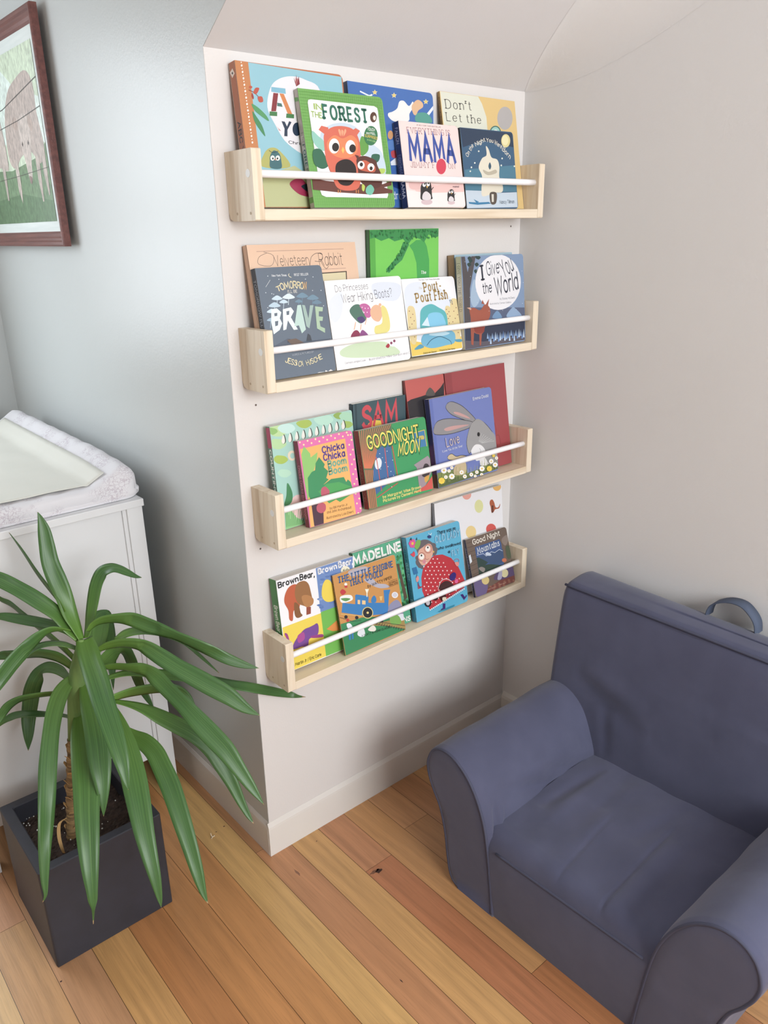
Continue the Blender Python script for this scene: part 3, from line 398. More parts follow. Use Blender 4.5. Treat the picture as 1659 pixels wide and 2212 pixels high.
"velvet":[["P","F","e9c3a4",[0,0,2530,0,2530,2429,0,2429]],["L","F","a07a70",5,[196,2310,2222,2304]],["L","F","a07a70",5,[305,1938,2218,1931]],["P","F","4a3a30",[1133,1864,2235,1876,2169,1265,1091,1338]],["P","F","ddd0a6",[1177,1843,2208,1857,2144,1267,1103,1337]],["T","F","53433f","Velveteen",[566,2036,786,-3,-22,192],0.45,"i"],["T","F","53433f","Rabbit",[1588,2005,572,-3,-5,233],0.45,"i"],["W","F","53433f",6,[1347,2005,1411,2172,1555,2242,1682,2201,1627,2089,1482,2094]],["W","F","53433f",6,[1609,2127,1663,2011,1737,1941,1794,1987]],["W","F","6a5753",5,[346,2297,534,2237,534,2110,433,2041,200,2087,233,2211,408,2277]],["Z","d8ab88","e9c3a4"]],
"brave":[["P","F","63707f",[0,0,1492,0,1492,2033,0,2033]],["P","F","56606f",[130,613,468,728,775,640,1472,629,1478,393,150,480]],["P","F","63707f",[150,480,1486,420,1486,6,76,6]],["T","F","eef0f0","New York Times",[336,1869,322,-7,5,36],1.6,""],["T","F","eef0f0","BEST SELLER",[834,1861,325,-5,5,38],1.1,""],["S","F","e9e3bd",[736,1913,714,1868,772,1834,732,1840,700,1878]],["T","F","e8d9a8","T",[409,1593,83,22,-28,84],1.3,""],["T","F","e8d9a8","O",[496,1615,78,17,-4,119],1.3,""],["T","F","e8d9a8","M",[585,1631,99,9,6,115],1.3,""],["T","F","e8d9a8","O",[700,1639,61,-4,24,124],1.3,""],["T","F","e8d9a8","R",[779,1635,68,-4,28,124],1.3,""],["T","F","e8d9a8","R",[859,1630,65,-11,33,113],1.3,""],["T","F","e8d9a8","O",[933,1618,61,-11,37,111],1.3,""],["T","F","e7b25c","W",[994,1607,86,-5,40,125],1.3,""],["T","F","e8e4d6","I'LL BE",[631,1555,212,-4,10,51],1,""],["S","F","c6dbe6",[252,1466,327,1512,385,1527,447,1497,488,1454,368,1440]],["L","F","c6dbe6",8,[370,1449,339,1332]],["S","F","d7e8ee",[491,1475,579,1528,648,1545,720,1511,768,1460,628,1444]],["L","F","d7e8ee",8,[631,1459,599,1341]],["S","F","b8d0de",[161,1343,243,1394,307,1409,374,1376,419,1328,288,1314]],["L","F","b8d0de",8,[291,1326,259,1210]],["S","F","c6dbe6",[407,1395,468,1432,515,1443,565,1419,598,1385,502,1374]],["L","F","c6dbe6",8,[502,1375,470,1258]],["S","F","6f8fa3",[805,1473,891,1525,958,1541,1029,1508,1077,1459,940,1444]],["L","F","6f8fa3",8,[942,1457,910,1337]],["S","F","6f8fa3",[1040,1420,1127,1472,1196,1489,1268,1455,1317,1406,1177,1390]],["L","F","6f8fa3",8,[1180,1403,1147,1282]],["S","F","6a889c",[1144,1332,1216,1374,1273,1388,1332,1360,1373,1319,1257,1307]],["L","F","6a889c",8,[1258,1312,1226,1191]],["S","F","6f8fa3",[757,1382,812,1414,855,1424,899,1403,929,1372,843,1362]],["L","F","6f8fa3",8,[842,1361,810,1241]],["S","F","c6dbe6",[99,1242,167,1283,219,1296,273,1268,309,1229,203,1218]],["L","F","c6dbe6",8,[204,1223,173,1107]],["S","F","9db8cb",[72,1093,125,1125,165,1134,207,1113,236,1082,153,1074]],["L","F","9db8cb",8,[153,1072,122,955]],["P","F","dff0ee",[206,1287,330,1296,415,1216,361,1110,398,1014,320,900,173,831,160,1053]],["P","F","e6f3ef",[459,1268,645,1291,699,1212,610,1108,726,872,633,871,532,1058,466,896,396,884]],["P","F","63707f",[257,1210,325,1214,314,1159,253,1155]],["P","F","63707f",[245,1064,319,1067,296,986,234,973]],["P","F","63707f",[530,1226,599,1229,578,1157,523,1156]],["P","F","bcd8cf",[799,1317,881,1320,910,855,804,789,763,944,657,935]],["P","F","9fb9b0",[904,1319,972,1304,1007,1056,1088,1296,1170,1290,995,867,933,911]],["P","F","a9c4a6",[1202,1269,1389,1236,1363,1161,1275,1168,1257,1074,1356,1056,1329,981,1258,987,1262,881,1363,833,1347,748,1172,851]],["P","F","3d4550",[443,655,489,716,775,640,745,605]],["P","F","6e5a4e",[441,702,649,710,818,617,535,599]],["P","F","3f454d",[881,639,943,776,994,733,1010,626]],["E","F","cfd8de",[245,1883,11,-1,2,9]],["E","F","cfd8de",[474,1813,11,-1,2,9]],["E","F","cfd8de",[1075,1785,12,-1,2,9]],["E","F","cfd8de",[1258,1817,12,-1,2,9]],["E","F","cfd8de",[1400,1556,12,-1,2,9]],["E","F","cfd8de",[1199,1566,12,-1,2,9]],["E","F","cfd8de",[271,1565,11,-1,2,9]],["E","F","cfd8de",[308,1553,11,-1,2,9]],["E","F","cfd8de",[135,1320,11,-1,2,9]],["E","F","cfd8de",[1406,1263,12,-1,2,9]],["E","F","cfd8de",[914,1858,11,-1,2,9]],["E","F","cfd8de",[144,1591,11,-1,2,9]],["L","F","c9cfd2",6,[164,1693,281,1809]],["T","F","b9c0c8","WORDS & PICTURES BY",[507,394,508,11,6,32],1,""],["T","F","e9ddae","J",[325,301,46,-21,36,90],1.1,""],["T","F","e9ddae","E",[386,275,47,-21,36,90],1.1,""],["T","F","e9ddae","S",[445,249,47,-21,36,91],1.1,""],["T","F","e9ddae","S",[511,228,47,-21,36,91],1.1,""],["T","F","e9ddae","I",[576,209,9,-1,36,91],1.1,""],["T","F","e9ddae","C",[602,198,47,-21,36,91],1.1,""],["T","F","e9ddae","A",[670,184,51,-6,4,95],1.1,""],["T","F","e9ddae","H",[811,180,55,13,4,96],1.1,""],["T","F","e9ddae","I",[888,187,9,-1,4,96],1.1,""],["T","F","e9ddae","S",[924,198,55,13,4,96],1.1,""],["T","F","e9ddae","C",[998,209,56,13,4,97],1.1,""],["T","F","e9ddae","H",[1066,234,56,13,4,97],1.1,""],["T","F","e9ddae","E",[1137,255,56,13,4,97],1.1,""],["Z","39424e","63707f"],["T","K","aab4c0","TOMORROW I'LL BE BRAVE",[116,1829,0,-1423,-71,0],1,""],["P","F","e9e6e2",[1013,6,1064,19,1209,7,1227,38,1282,6,1350,37,1403,6,1351,6,1031,6]]],
"princess":[["P","F","f4f3f4",[0,0,1988,0,1988,1736,0,1736]],["S","F","dfe5ee",[72,1363,396,1497,325,1112,140,931,24,1039]],["S","F","dbe2ee",[1195,1607,1742,1617,1983,1499,1789,1245,1278,1321]],["S","F","c8dcb8",[135,361,461,466,988,463,1389,411,1712,168,1203,141,288,225]],["T","F","4c4a56","Do Princesses",[236,1511,838,13,10,121],0.55,""],["T","F","4c4a56","Wear Hiking Boots?",[370,1288,1322,45,6,167],0.55,""],["S","F","4d7464",[516,1117,639,1226,795,1224,859,1070,928,944,767,857,628,949]],["S","F","c463a0",[793,1214,942,1240,1060,1155,1041,975,919,965,862,1090]],["S","F","e6b490",[1066,1114,1201,1195,1353,1133,1351,970,1249,856,1119,888,1044,995]],["S","F","e3d77b",[1356,1153,1485,1103,1537,852,1487,650,1286,607,1099,625,1124,765,1326,829]],["E","F","e6b490",[1330,1186,38,-3,6,32]],["S","F","4f3f74",[682,964,818,993,882,908,769,867]],["L","F","e6b490",16,[630,889,571,755]],["L","F","e6b490",16,[764,838,733,740]],["L","F","e6b490",14,[928,944,868,829]],["S","F","8e3050",[461,606,546,717,652,728,724,620,691,583]],["S","F","8e4a86",[685,624,770,727,865,667,905,593,719,591]],["E","F","f0d8e8",[851,1170,13,-1,2,12]],["E","F","f0d8e8",[925,1145,13,-1,2,12]],["E","F","f0d8e8",[963,1062,13,-1,2,12]],["E","F","f0d8e8",[885,1068,13,-1,2,12]],["E","F","f0d8e8",[1004,1139,13,-1,2,12]],["E","F","f4f3f4",[1540,396,128,-13,15,82]],["E","F","8a3f5e",[1497,390,33,-3,5,29]],["E","F","8a3f5e",[1587,423,33,-3,5,29]],["S","F","b03040",[1334,334,1413,388,1447,343,1397,297]],["T","F","777680","Carmela LaVigna Coyle",[214,103,534,-2,7,39],0.7,""],["T","F","777680","illustrated by Mike Gordon and Carl Gordon",[842,100,1505,20,8,44],0.7,""],["Z","e2e0e0","f4f3f4"]],
"tree":[["P","F","6fd04a",[0,0,1972,0,1972,2648,0,2648]],["P","F","4fae3a",[0,0,147,0,147,2648,0,2648]],["P","F","3aa94c",[1097,2311,1306,2421,1531,2416,1617,2276,1689,1996,1690,1512,1330,1533,1304,1952,1207,2191]],["P","F","2c9449",[6,2643,1966,2643,1966,2484,1817,2458,1673,2529,1531,2367,1418,2438,1223,2481,1056,2331,921,2450,679,2408,521,2478,311,2427,133,2496,6,2473]],["P","F","2a8f4a",[921,2392,1098,2340,889,2028,670,1901,507,1774,429,1855,618,2000,809,2166]],["T","F","f0f6ee","The",[1445,1717,144,-7,0,60],2,"s"],["P","F","23853f",[431,2574,457,2557,435,2526,414,2556]],["P","F","23853f",[1196,2643,1217,2628,1189,2596,1175,2626]],["P","F","23853f",[474,2628,511,2610,498,2579,462,2609]],["P","F","2a8f4a",[1025,2549,1053,2531,1030,2499,1007,2530]],["P","F","23853f",[421,2643,458,2627,443,2595,409,2626]],["P","F","1f7a3e",[1432,2531,1454,2513,1426,2481,1411,2512]],["P","F","23853f",[555,2643,591,2643,575,2614,542,2643]],["P","F","23853f",[1132,2477,1160,2459,1138,2426,1115,2458]],["P","F","2a8f4a",[735,2508,763,2490,741,2459,718,2490]],["P","F","2a8f4a",[1719,2633,1743,2615,1716,2582,1698,2614]],["P","F","186535",[469,2550,503,2532,487,2500,456,2531]],["P","F","23853f",[786,2498,817,2480,797,2448,770,2479]],["P","F","1f7a3e",[1111,2479,1145,2461,1127,2429,1096,2460]],["P","F","2a8f4a",[1672,2481,1707,2462,1688,2429,1656,2461]],["P","F","1f7a3e",[1345,2594,1376,2577,1356,2544,1328,2576]],["P","F","186535",[1376,2616,1413,2598,1397,2565,1362,2597]],["P","F","23853f",[524,2643,559,2640,543,2608,511,2639]],["P","F","2a8f4a",[147,2549,173,2531,152,2500,131,2530]],["P","F","1f7a3e",[21,2613,47,2596,26,2565,6,2595]],["P","F","186535",[65,2583,84,2566,58,2535,45,2565]],["P","F","2a8f4a",[1044,2474,1069,2456,1045,2424,1025,2455]],["P","F","1f7a3e",[1966,2597,1966,2579,1966,2546,1951,2578]],["P","F","186535",[1867,2490,1895,2472,1870,2439,1848,2471]],["P","F","186535",[278,2643,313,2643,298,2617,265,2643]],["P","F","23853f",[669,2640,705,2622,690,2591,656,2621]],["P","F","1f7a3e",[865,2557,897,2539,878,2507,849,2538]],["P","F","23853f",[1184,2474,1214,2456,1193,2424,1167,2455]],["P","F","23853f",[1213,2519,1252,2501,1237,2468,1201,2500]],["P","F","1f7a3e",[1929,2564,1962,2545,1941,2512,1912,2544]],["P","F","23853f",[1530,2477,1557,2458,1533,2426,1511,2457]],["P","F","186535",[1175,2534,1197,2517,1169,2485,1154,2516]],["P","F","186535",[876,2524,902,2506,879,2474,858,2505]],["P","F","1f7a3e",[1426,2643,1448,2632,1420,2600,1404,2631]],["P","F","186535",[1897,2607,1929,2588,1906,2555,1880,2587]],["P","F","186535",[318,2641,350,2624,334,2592,304,2623]],["P","F","1f7a3e",[552,2599,586,2581,569,2550,539,2581]],["P","F","2a8f4a",[1915,2538,1939,2520,1912,2487,1894,2519]],["P","F","23853f",[1253,2605,1280,2588,1256,2555,1235,2587]],["P","F","186535",[1245,2639,1277,2621,1258,2588,1229,2620]],["P","F","2a8f4a",[1296,2614,1333,2596,1317,2563,1283,2595]],["P","F","23853f",[131,2559,154,2542,130,2511,113,2541]],["P","F","2a8f4a",[493,2527,513,2510,486,2479,473,2509]],["P","F","186535",[579,2512,609,2495,590,2463,563,2494]],["P","F","186535",[627,2510,648,2493,622,2461,607,2492]],["P","F","186535",[1123,2576,1153,2558,1132,2526,1106,2557]],["P","F","23853f",[873,2533,898,2515,874,2484,854,2514]],["P","F","23853f",[50,2614,72,2597,48,2566,32,2596]],["P","F","23853f",[1855,2505,1898,2486,1884,2453,1843,2485]],["P","F","1f7a3e",[1060,2461,1094,2443,1076,2411,1045,2442]],["P","F","186535",[1441,2501,1475,2483,1456,2450,1425,2482]],["P","F","186535",[1030,2480,1067,2462,1051,2429,1017,2461]],["P","F","2a8f4a",[209,2634,228,2617,201,2587,189,2616]],["P","F","1f7a3e",[1756,2499,1790,2480,1769,2447,1740,2480]],["P","F","2a8f4a",[906,2638,936,2620,915,2588,890,2619]],["P","F","1f7a3e",[1271,2556,1300,2539,1278,2506,1254,2538]],["P","F","23853f",[632,2619,668,2602,652,2570,619,2601]],["P","F","1f7a3e",[1578,2641,1603,2623,1578,2591,1558,2622]],["P","F","186535",[1012,2494,1035,2476,1009,2444,992,2475]],["P","F","1f7a3e",[1810,2516,1848,2497,1832,2464,1796,2496]],["P","F","186535",[918,2544,946,2526,924,2494,901,2525]],["P","F","1f7a3e",[451,2560,480,2543,460,2511,435,2542]],["P","F","1f7a3e",[889,2503,908,2485,880,2453,867,2484]],["P","F","23853f",[1502,2643,1524,2627,1496,2595,1481,2626]],["P","F","23853f",[1922,2511,1946,2493,1918,2460,1901,2492]],["P","F","23853f",[582,2609,608,2592,586,2561,565,2591]],["P","F","186535",[1117,2588,1141,2570,1115,2538,1097,2569]],["P","F","23853f",[803,2639,823,2621,795,2590,782,2620]],["P","F","23853f",[1544,2552,1566,2534,1538,2501,1522,2533]],["P","F","1f7a3e",[1152,2504,1180,2486,1157,2454,1134,2486]],["P","F","23853f",[1190,2574,1218,2556,1195,2524,1172,2555]],["P","F","23853f",[1471,2597,1511,2578,1497,2546,1459,2577]],["P","F","1f7a3e",[866,2613,896,2596,876,2564,850,2595]],["P","F","1f7a3e",[1560,2612,1584,2595,1557,2562,1540,2593]],["P","F","186535",[1840,2587,1881,2568,1865,2535,1827,2567]],["P","F","23853f",[210,2562,246,2545,231,2514,198,2544]],["P","F","1f7a3e",[1281,2517,1312,2499,1292,2466,1265,2498]],["P","F","2a8f4a",[1578,2526,1609,2508,1587,2475,1561,2507]],["P","F","1f7a3e",[1501,2643,1523,2627,1496,2595,1479,2626]],["P","F","186535",[1264,2585,1301,2567,1285,2535,1250,2566]],["P","F","23853f",[1640,2630,1679,2612,1663,2579,1627,2611]],["P","F","1f7a3e",[1629,2486,1662,2468,1642,2435,1613,2467]],["P","F","2a8f4a",[50,2560,77,2543,58,2512,34,2542]],["P","F","1f7a3e",[182,2555,217,2537,203,2506,170,2536]],["P","F","1f7a3e",[1043,2484,1066,2466,1041,2434,1023,2466]],["P","F","23853f",[441,2638,464,2621,441,2590,422,2620]],["P","F","23853f",[460,2563,497,2545,482,2514,448,2545]],["P","F","23853f",[1904,2587,1930,2569,1905,2536,1884,2568]],["P","F","23853f",[1645,2484,1675,2466,1652,2433,1627,2465]],["P","F","2a8f4a",[276,2606,312,2589,297,2558,264,2588]],["P","F","23853f",[161,2556,197,2539,182,2507,149,2538]],["P","F","2a8f4a",[1116,2488,1139,2471,1112,2439,1096,2470]],["P","F","186535",[258,2588,294,2571,280,2539,246,2570]],["P","F","186535",[1288,2494,1321,2476,1301,2443,1272,2475]],["P","F","23853f",[1741,2598,1768,2580,1743,2547,1721,2579]],["P","F","23853f",[360,2574,383,2556,359,2525,342,2555]],["P","F","23853f",[1500,2627,1541,2609,1528,2576,1488,2608]],["P","F","1f7a3e",[1351,2617,1383,2599,1363,2567,1335,2598]],["P","F","23853f",[905,2513,942,2495,926,2463,892,2494]],["P","F","2a8f4a",[1519,2495,1540,2477,1512,2445,1497,2476]],["P","F","1f7a3e",[1744,2541,1782,2522,1765,2489,1730,2521]],["P","F","2a8f4a",[1888,2510,1915,2492,1889,2459,1868,2491]],["P","F","1f7a3e",[1504,2628,1537,2610,1518,2578,1488,2609]],["P","F","186535",[1763,2606,1802,2588,1786,2555,1749,2587]],["P","F","1f7a3e",[329,2643,363,2639,347,2608,316,2638]],["P","F","186535",[155,2543,179,2526,156,2495,137,2525]],["P","F","1f7a3e",[848,2514,874,2496,851,2465,830,2495]],["P","F","23853f",[731,2115,769,2096,755,2064,719,2096]],["P","F","186535",[499,1889,527,1870,506,1838,482,1870]],["P","F","186535",[853,2169,878,2151,854,2119,834,2151]],["P","F","186535",[850,2205,883,2186,865,2154,835,2186]],["P","F","2a8f4a",[655,1965,689,1946,671,1914,641,1946]],["P","F","186535",[628,1994,650,1976,625,1945,608,1976]],["P","F","2a8f4a",[777,2176,806,2158,785,2126,760,2158]],["P","F","1f7a3e",[936,2296,963,2278,941,2246,918,2277]],["P","F","186535",[502,1891,526,1872,501,1841,483,1873]],["P","F","1f7a3e",[816,2165,846,2146,825,2114,800,2146]],["P","F","2a8f4a",[661,1978,683,1960,657,1928,641,1960]],["P","F","23853f",[867,2195,899,2176,879,2144,851,2176]],["P","F","186535",[901,2287,928,2268,905,2236,883,2268]],["P","F","186535",[588,1883,618,1864,598,1832,572,1864]],["P","F","2a8f4a",[630,1979,659,1961,638,1929,613,1961]],["P","F","23853f",[623,1949,653,1931,633,1899,607,1931]],["P","F","1f7a3e",[947,2256,985,2238,971,2205,934,2237]],["P","F","1f7a3e",[500,1862,532,1844,513,1812,485,1844]],["P","F","186535",[751,2134,778,2116,754,2084,733,2116]],["P","F","1f7a3e",[995,2321,1033,2303,1018,2271,982,2302]],["P","F","2a8f4a",[632,1905,660,1886,638,1854,615,1886]],["P","F","23853f",[960,2402,984,2384,958,2352,941,2383]],["P","F","23853f",[531,1903,550,1885,523,1854,510,1885]],["P","F","186535",[973,2287,1001,2268,978,2236,956,2268]],["P","F","186535",[859,2149,884,2131,859,2099,840,2131]],["P","F","2a8f4a",[891,2312,918,2294,896,2262,873,2293]],["P","F","23853f",[689,2064,725,2045,709,2013,676,2045]],["P","F","1f7a3e",[595,1997,622,1978,600,1947,577,1978]],["P","F","1f7a3e",[885,2282,911,2264,888,2232,866,2264]],["P","F","23853f",[1026,2390,1062,2372,1045,2339,1012,2371]],["P","F","186535",[768,2144,794,2125,771,2094,749,2125]],["P","F","1f7a3e",[745,2143,767,2125,741,2094,725,2125]],["P","F","23853f",[731,2122,757,2103,734,2071,713,2103]],["P","F","23853f",[853,2205,888,2186,871,2154,839,2186]],["P","F","23853f",[522,1911,547,1892,524,1860,504,1892]],["P","F","186535",[662,1966,699,1948,685,1915,650,1948]],["P","F","23853f",[807,2151,843,2133,826,2100,793,2132]],["P","F","1f7a3e",[962,2287,984,2269,957,2237,942,2268]],["P","F","23853f",[542,1927,562,1909,535,1877,521,1908]],["P","F","1f7a3e",[832,2234,860,2216,837,2184,814,2216]],["P","F","2a8f4a",[817,2155,850,2137,832,2104,802,2136]],["P","F","23853f",[448,1837,471,1818,446,1787,429,1818]],["P","F","1f7a3e",[895,2200,924,2182,903,2150,878,2182]],["P","F","186535",[739,2073,777,2054,763,2022,727,2054]],["Z","2f6b35","4fae3a"]],
"pout":[["P","F","f0f0f4",[0,0,1622,0,1622,1640,0,1640]],["S","F","dfe6f2",[79,1447,735,1535,1396,1170,1427,537,360,316,61,648]],["P","F","e9c84f",[6,351,352,276,940,179,1617,307,1617,6,6,7,6,187]],["T","F","5b564c","The New York Times Bestseller",[498,1591,639,-5,5,24],1.5,""],["T","F","b08f4c","The",[480,1410,90,-1,8,40],0.9,"s"],["T","F","a8894a","Pout-",[629,1348,515,24,-21,183],2,"s"],["T","F","a8894a","Pout Fish",[354,1135,945,31,-4,184],2,"s"],["S","F","e3cf96",[62,1010,184,1072,276,975,254,571,169,273,36,306,9,591]],["E","F","9a6f58",[109,966,16,-1,2,12]],["E","F","9a6f58",[196,892,16,-1,2,12]],["E","F","9a6f58",[121,829,16,-1,2,12]],["E","F","9a6f58",[209,753,16,-1,2,12]],["E","F","9a6f58",[133,690,16,-1,2,12]],["E","F","9a6f58",[57,628,16,-1,2,12]],["E","F","9a6f58",[145,552,16,-1,2,12]],["E","F","9a6f58",[69,489,16,-1,2,12]],["E","F","9a6f58",[157,412,16,-1,2,12]],["S","F","e3cf96",[1367,1080,1513,1152,1617,1041,1605,576,1507,232,1346,270,1309,599]],["E","F","9a6f58",[1423,1031,18,-1,2,12]],["E","F","9a6f58",[1530,945,18,-1,2,12]],["E","F","9a6f58",[1440,872,18,-1,2,12]],["E","F","9a6f58",[1547,786,18,-1,2,13]],["E","F","9a6f58",[1457,713,18,-1,2,13]],["E","F","9a6f58",[1366,641,18,-1,2,12]],["E","F","9a6f58",[1473,553,18,-1,2,13]],["E","F","9a6f58",[1383,482,18,-1,2,13]],["E","F","9a6f58",[1490,393,18,-2,2,13]],["S","F","e3cf96",[1183,958,1275,1003,1345,933,1332,639,1270,423,1169,446,1146,654]],["E","F","9a6f58",[1218,927,18,-1,2,12]],["E","F","9a6f58",[1285,872,18,-1,2,12]],["E","F","9a6f58",[1229,827,18,-1,2,12]],["E","F","9a6f58",[1296,772,18,-1,2,12]],["E","F","9a6f58",[1239,726,18,-1,2,12]],["E","F","9a6f58",[1182,680,18,-1,2,12]],["E","F","9a6f58",[1249,625,18,-1,2,12]],["E","F","9a6f58",[1192,580,18,-1,2,12]],["E","F","9a6f58",[1259,524,18,-1,2,12]],["S","F","54b3b8",[401,824,491,1001,762,1075,977,989,1186,850,1190,556,1092,354,415,455]],["S","F","7fc7e6",[628,828,784,888,1011,862,1108,751,1102,563,642,600]],["P","F","d4e6f0",[408,640,611,809,642,600]],["S","F","6bb3d2",[393,416,687,535,1119,499,1370,393,1330,184,1053,147,609,127,344,236]],["S","F","4e9cb8",[105,156,289,241,388,170,185,138]],["S","F","4e9cb8",[1357,246,1554,238,1558,180,1393,195]],["W","F","2a5870",10,[480,202,645,311,915,353,1190,240,1233,151]],["S","F","b5d9e8",[579,420,880,477,1221,406,976,364]],["T","F","5e5233","Deborah Diesen",[347,25,397,1,7,34],1.1,""],["T","F","5e5233","Pictures by Dan Hanna",[840,38,480,-6,7,35],1,""],["Z","e6e0d0","f0f0f4"],["W","F","4a6a90",9,[1417,1044,1414,1107,1356,1121,1376,1067]]],
"tan":[["P","F","a9c8d6",[0,0,1969,0,1969,2070,0,2070]],["Z","b3946a","a9c8d6"],["P","K","b03236",[6,6,216,6,216,500,6,500]]],
"world":[["P","F","7f97b8",[0,0,2119,0,2119,2037,0,2037]],["P","F","2f3850",[19,546,2114,504,2114,7,6,6]],["P","F","58627e",[17,943,2114,796,2114,482,17,525]],["P","F","5b5560",[6,210,624,128,2114,166,2114,7,6,6]],["S","F","9fb7cf",[399,1543,560,1117,357,920,247,1136]],["P","F","514b4e",[11,2032,126,2032,193,1696,340,2032,479,2032,343,1628,246,1344,200,467,13,462,31,1560]],["S","F","2d4440",[216,2010,294,2032,343,1986,272,1943,228,1969]],["S","F","2d4440",[510,2022,589,2032,640,1997,568,1954,523,1980]],["S","F","2d4440",[437,1870,517,1892,567,1845,495,1803,450,1829]],["S","F","2d4440",[191,1879,269,1901,318,1854,248,1812,204,1838]],["S","F","2d4440",[406,1728,485,1749,535,1702,463,1660,418,1686]],["S","F","2d4440",[243,1959,321,1981,370,1934,299,1892,255,1918]],["S","F","2d4440",[464,2032,543,2032,593,2009,522,1966,477,1992]],["P","F","e9e8ec",[2005,1390,1987,1280,1944,1174,1878,1077,1791,991,1685,918,1565,862,1434,824,1297,805,1158,806,1021,825,891,863,771,917,665,986,576,1068,506,1160,457,1259,430,1363,426,1469,444,1573,485,1673,546,1766,627,1848,725,1919,838,1976,962,2017,1094,2032,1366,2032,1498,2000,1623,1951,1735,1885,1832,1804,1909,1712,1965,1609,1998,1501]],["T","F","2c3142","I",[681,1508,32,3,-59,314],1.3,"s"],["T","F","2c3142","Give",[830,1596,426,45,-29,293],0.75,""],["T","F","2c3142","You",[1415,1516,357,178,-60,406],0.75,""],["T","F","2c3142","the",[677,1204,292,25,-33,222],0.9,""],["T","F","2c3142","World",[1112,1147,800,106,-76,376],0.95,""],["T","F","6a6e7c","by Stacey McCleary",[1237,1032,535,-1,2,43],1,""],["T","F","6a6e7c","Illustrated by Carmen Saldana",[886,943,741,-6,2,36],0.9,""],["S","F","8ea9c8",[1450,625,1666,829,1768,800,1970,652,1965,563]],["S","F","6f93b8",[950,642,1090,782,1188,754,1281,616]],["S","F","a3543f",[198,889,356,909,542,843,709,959,866,884,871,691,713,510,571,307,258,399,218,720]],["P","F","a3543f",[599,988,636,1070,709,959]],["P","F","a3543f",[741,957,862,1077,821,930]],["P","F","d9a78c",[108,927,232,928,243,865]],["P","F","a3543f",[203,510,327,478,268,77,200,105]],["P","F","a3543f",[485,464,596,455,522,52,474,56]],["S","F","8e3a30",[328,499,617,518,638,344,381,345]],["P","F","8fb0d8",[728,184,766,319,787,178]],["P","F","6f94c8",[778,118,818,285,837,113]],["P","F","b8cfe8",[828,53,870,250,887,47]],["P","F","8fb0d8",[889,165,927,302,949,160]],["P","F","6f94c8",[940,100,980,267,999,94]],["P","F","b8cfe8",[996,121,1038,319,1056,116]],["P","F","8fb0d8",[1053,147,1091,284,1112,141]],["P","F","6f94c8",[1104,81,1144,249,1164,75]],["P","F","b8cfe8",[1161,102,1202,301,1221,97]],["P","F","8fb0d8",[1218,128,1256,266,1278,123]],["P","F","6f94c8",[1275,150,1314,319,1335,144]],["P","F","b8cfe8",[1327,83,1369,284,1388,78]],["P","F","8fb0d8",[1384,110,1423,248,1446,104]],["P","F","6f94c8",[1442,131,1482,301,1503,126]],["P","F","b8cfe8",[1495,64,1537,266,1557,58]],["P","F","8fb0d8",[1558,179,1596,319,1620,174]],["P","F","6f94c8",[1611,112,1651,283,1674,107]],["P","F","b8cfe8",[1665,45,1707,247,1728,39]],["P","F","8fb0d8",[1729,161,1767,301,1791,155]],["P","F","6f94c8",[1783,93,1823,265,1846,87]],["P","F","b8cfe8",[1842,115,1883,319,1905,109]],["P","F","8fb0d8",[1901,142,1940,283,1964,136]],["P","F","6f94c8",[1956,74,1996,247,2020,68]],["P","F","b8cfe8",[2016,96,2057,300,2080,90]],["E","F","e0e6ee",[118,1922,9,0,0,6]],["E","F","e0e6ee",[511,1473,9,0,0,6]],["E","F","e0e6ee",[919,1005,10,-1,0,6]],["E","F","e0e6ee",[1413,1723,10,0,0,6]],["E","F","e0e6ee",[1852,1247,10,-1,0,7]],["E","F","e0e6ee",[246,896,9,-1,0,6]],["E","F","e0e6ee",[725,1598,10,0,0,6]],["E","F","e0e6ee",[1140,1130,10,-1,0,6]],["E","F","e0e6ee",[1638,1853,10,0,0,6]],["E","F","e0e6ee",[2085,1377,10,-1,0,7]],["E","F","e0e6ee",[458,1018,9,-1,0,6]],["E","F","e0e6ee",[941,1725,10,0,0,6]],["E","F","e0e6ee",[1363,1257,10,-1,0,6]],["E","F","e0e6ee",[1804,768,10,-1,0,7]],["E","F","e0e6ee",[273,1602,9,0,0,6]],["E","F","e0e6ee",[673,1141,10,-1,0,6]],["E","F","e0e6ee",[1160,1853,10,0,0,6]],["E","F","e0e6ee",[1589,1385,10,-1,0,6]],["E","F","e0e6ee",[2037,896,11,-1,0,7]],["E","F","e0e6ee",[484,1727,9,0,0,6]],["E","F","e0e6ee",[890,1266,10,-1,0,6]],["E","F","e0e6ee",[1314,786,10,-1,0,7]],["E","F","e0e6ee",[1818,1514,10,0,0,6]],["E","F","e0e6ee",[220,1152,9,-1,0,6]],["E","F","e0e6ee",[696,1853,9,0,0,6]],["E","F","e0e6ee",[1110,1392,10,-1,0,6]],["E","F","e0e6ee",[1540,912,10,-1,0,7]],["E","F","e0e6ee",[2048,1645,10,0,0,7]],["E","F","e0e6ee",[431,1275,9,-1,0,6]],["E","F","e0e6ee",[839,803,10,-1,0,6]],["Z","d9d3c0","7f97b8"],["T","K","5c5648","I GIVE YOU THE WORLD",[124,1894,0,-1039,-76,0],0.9,"s"]],
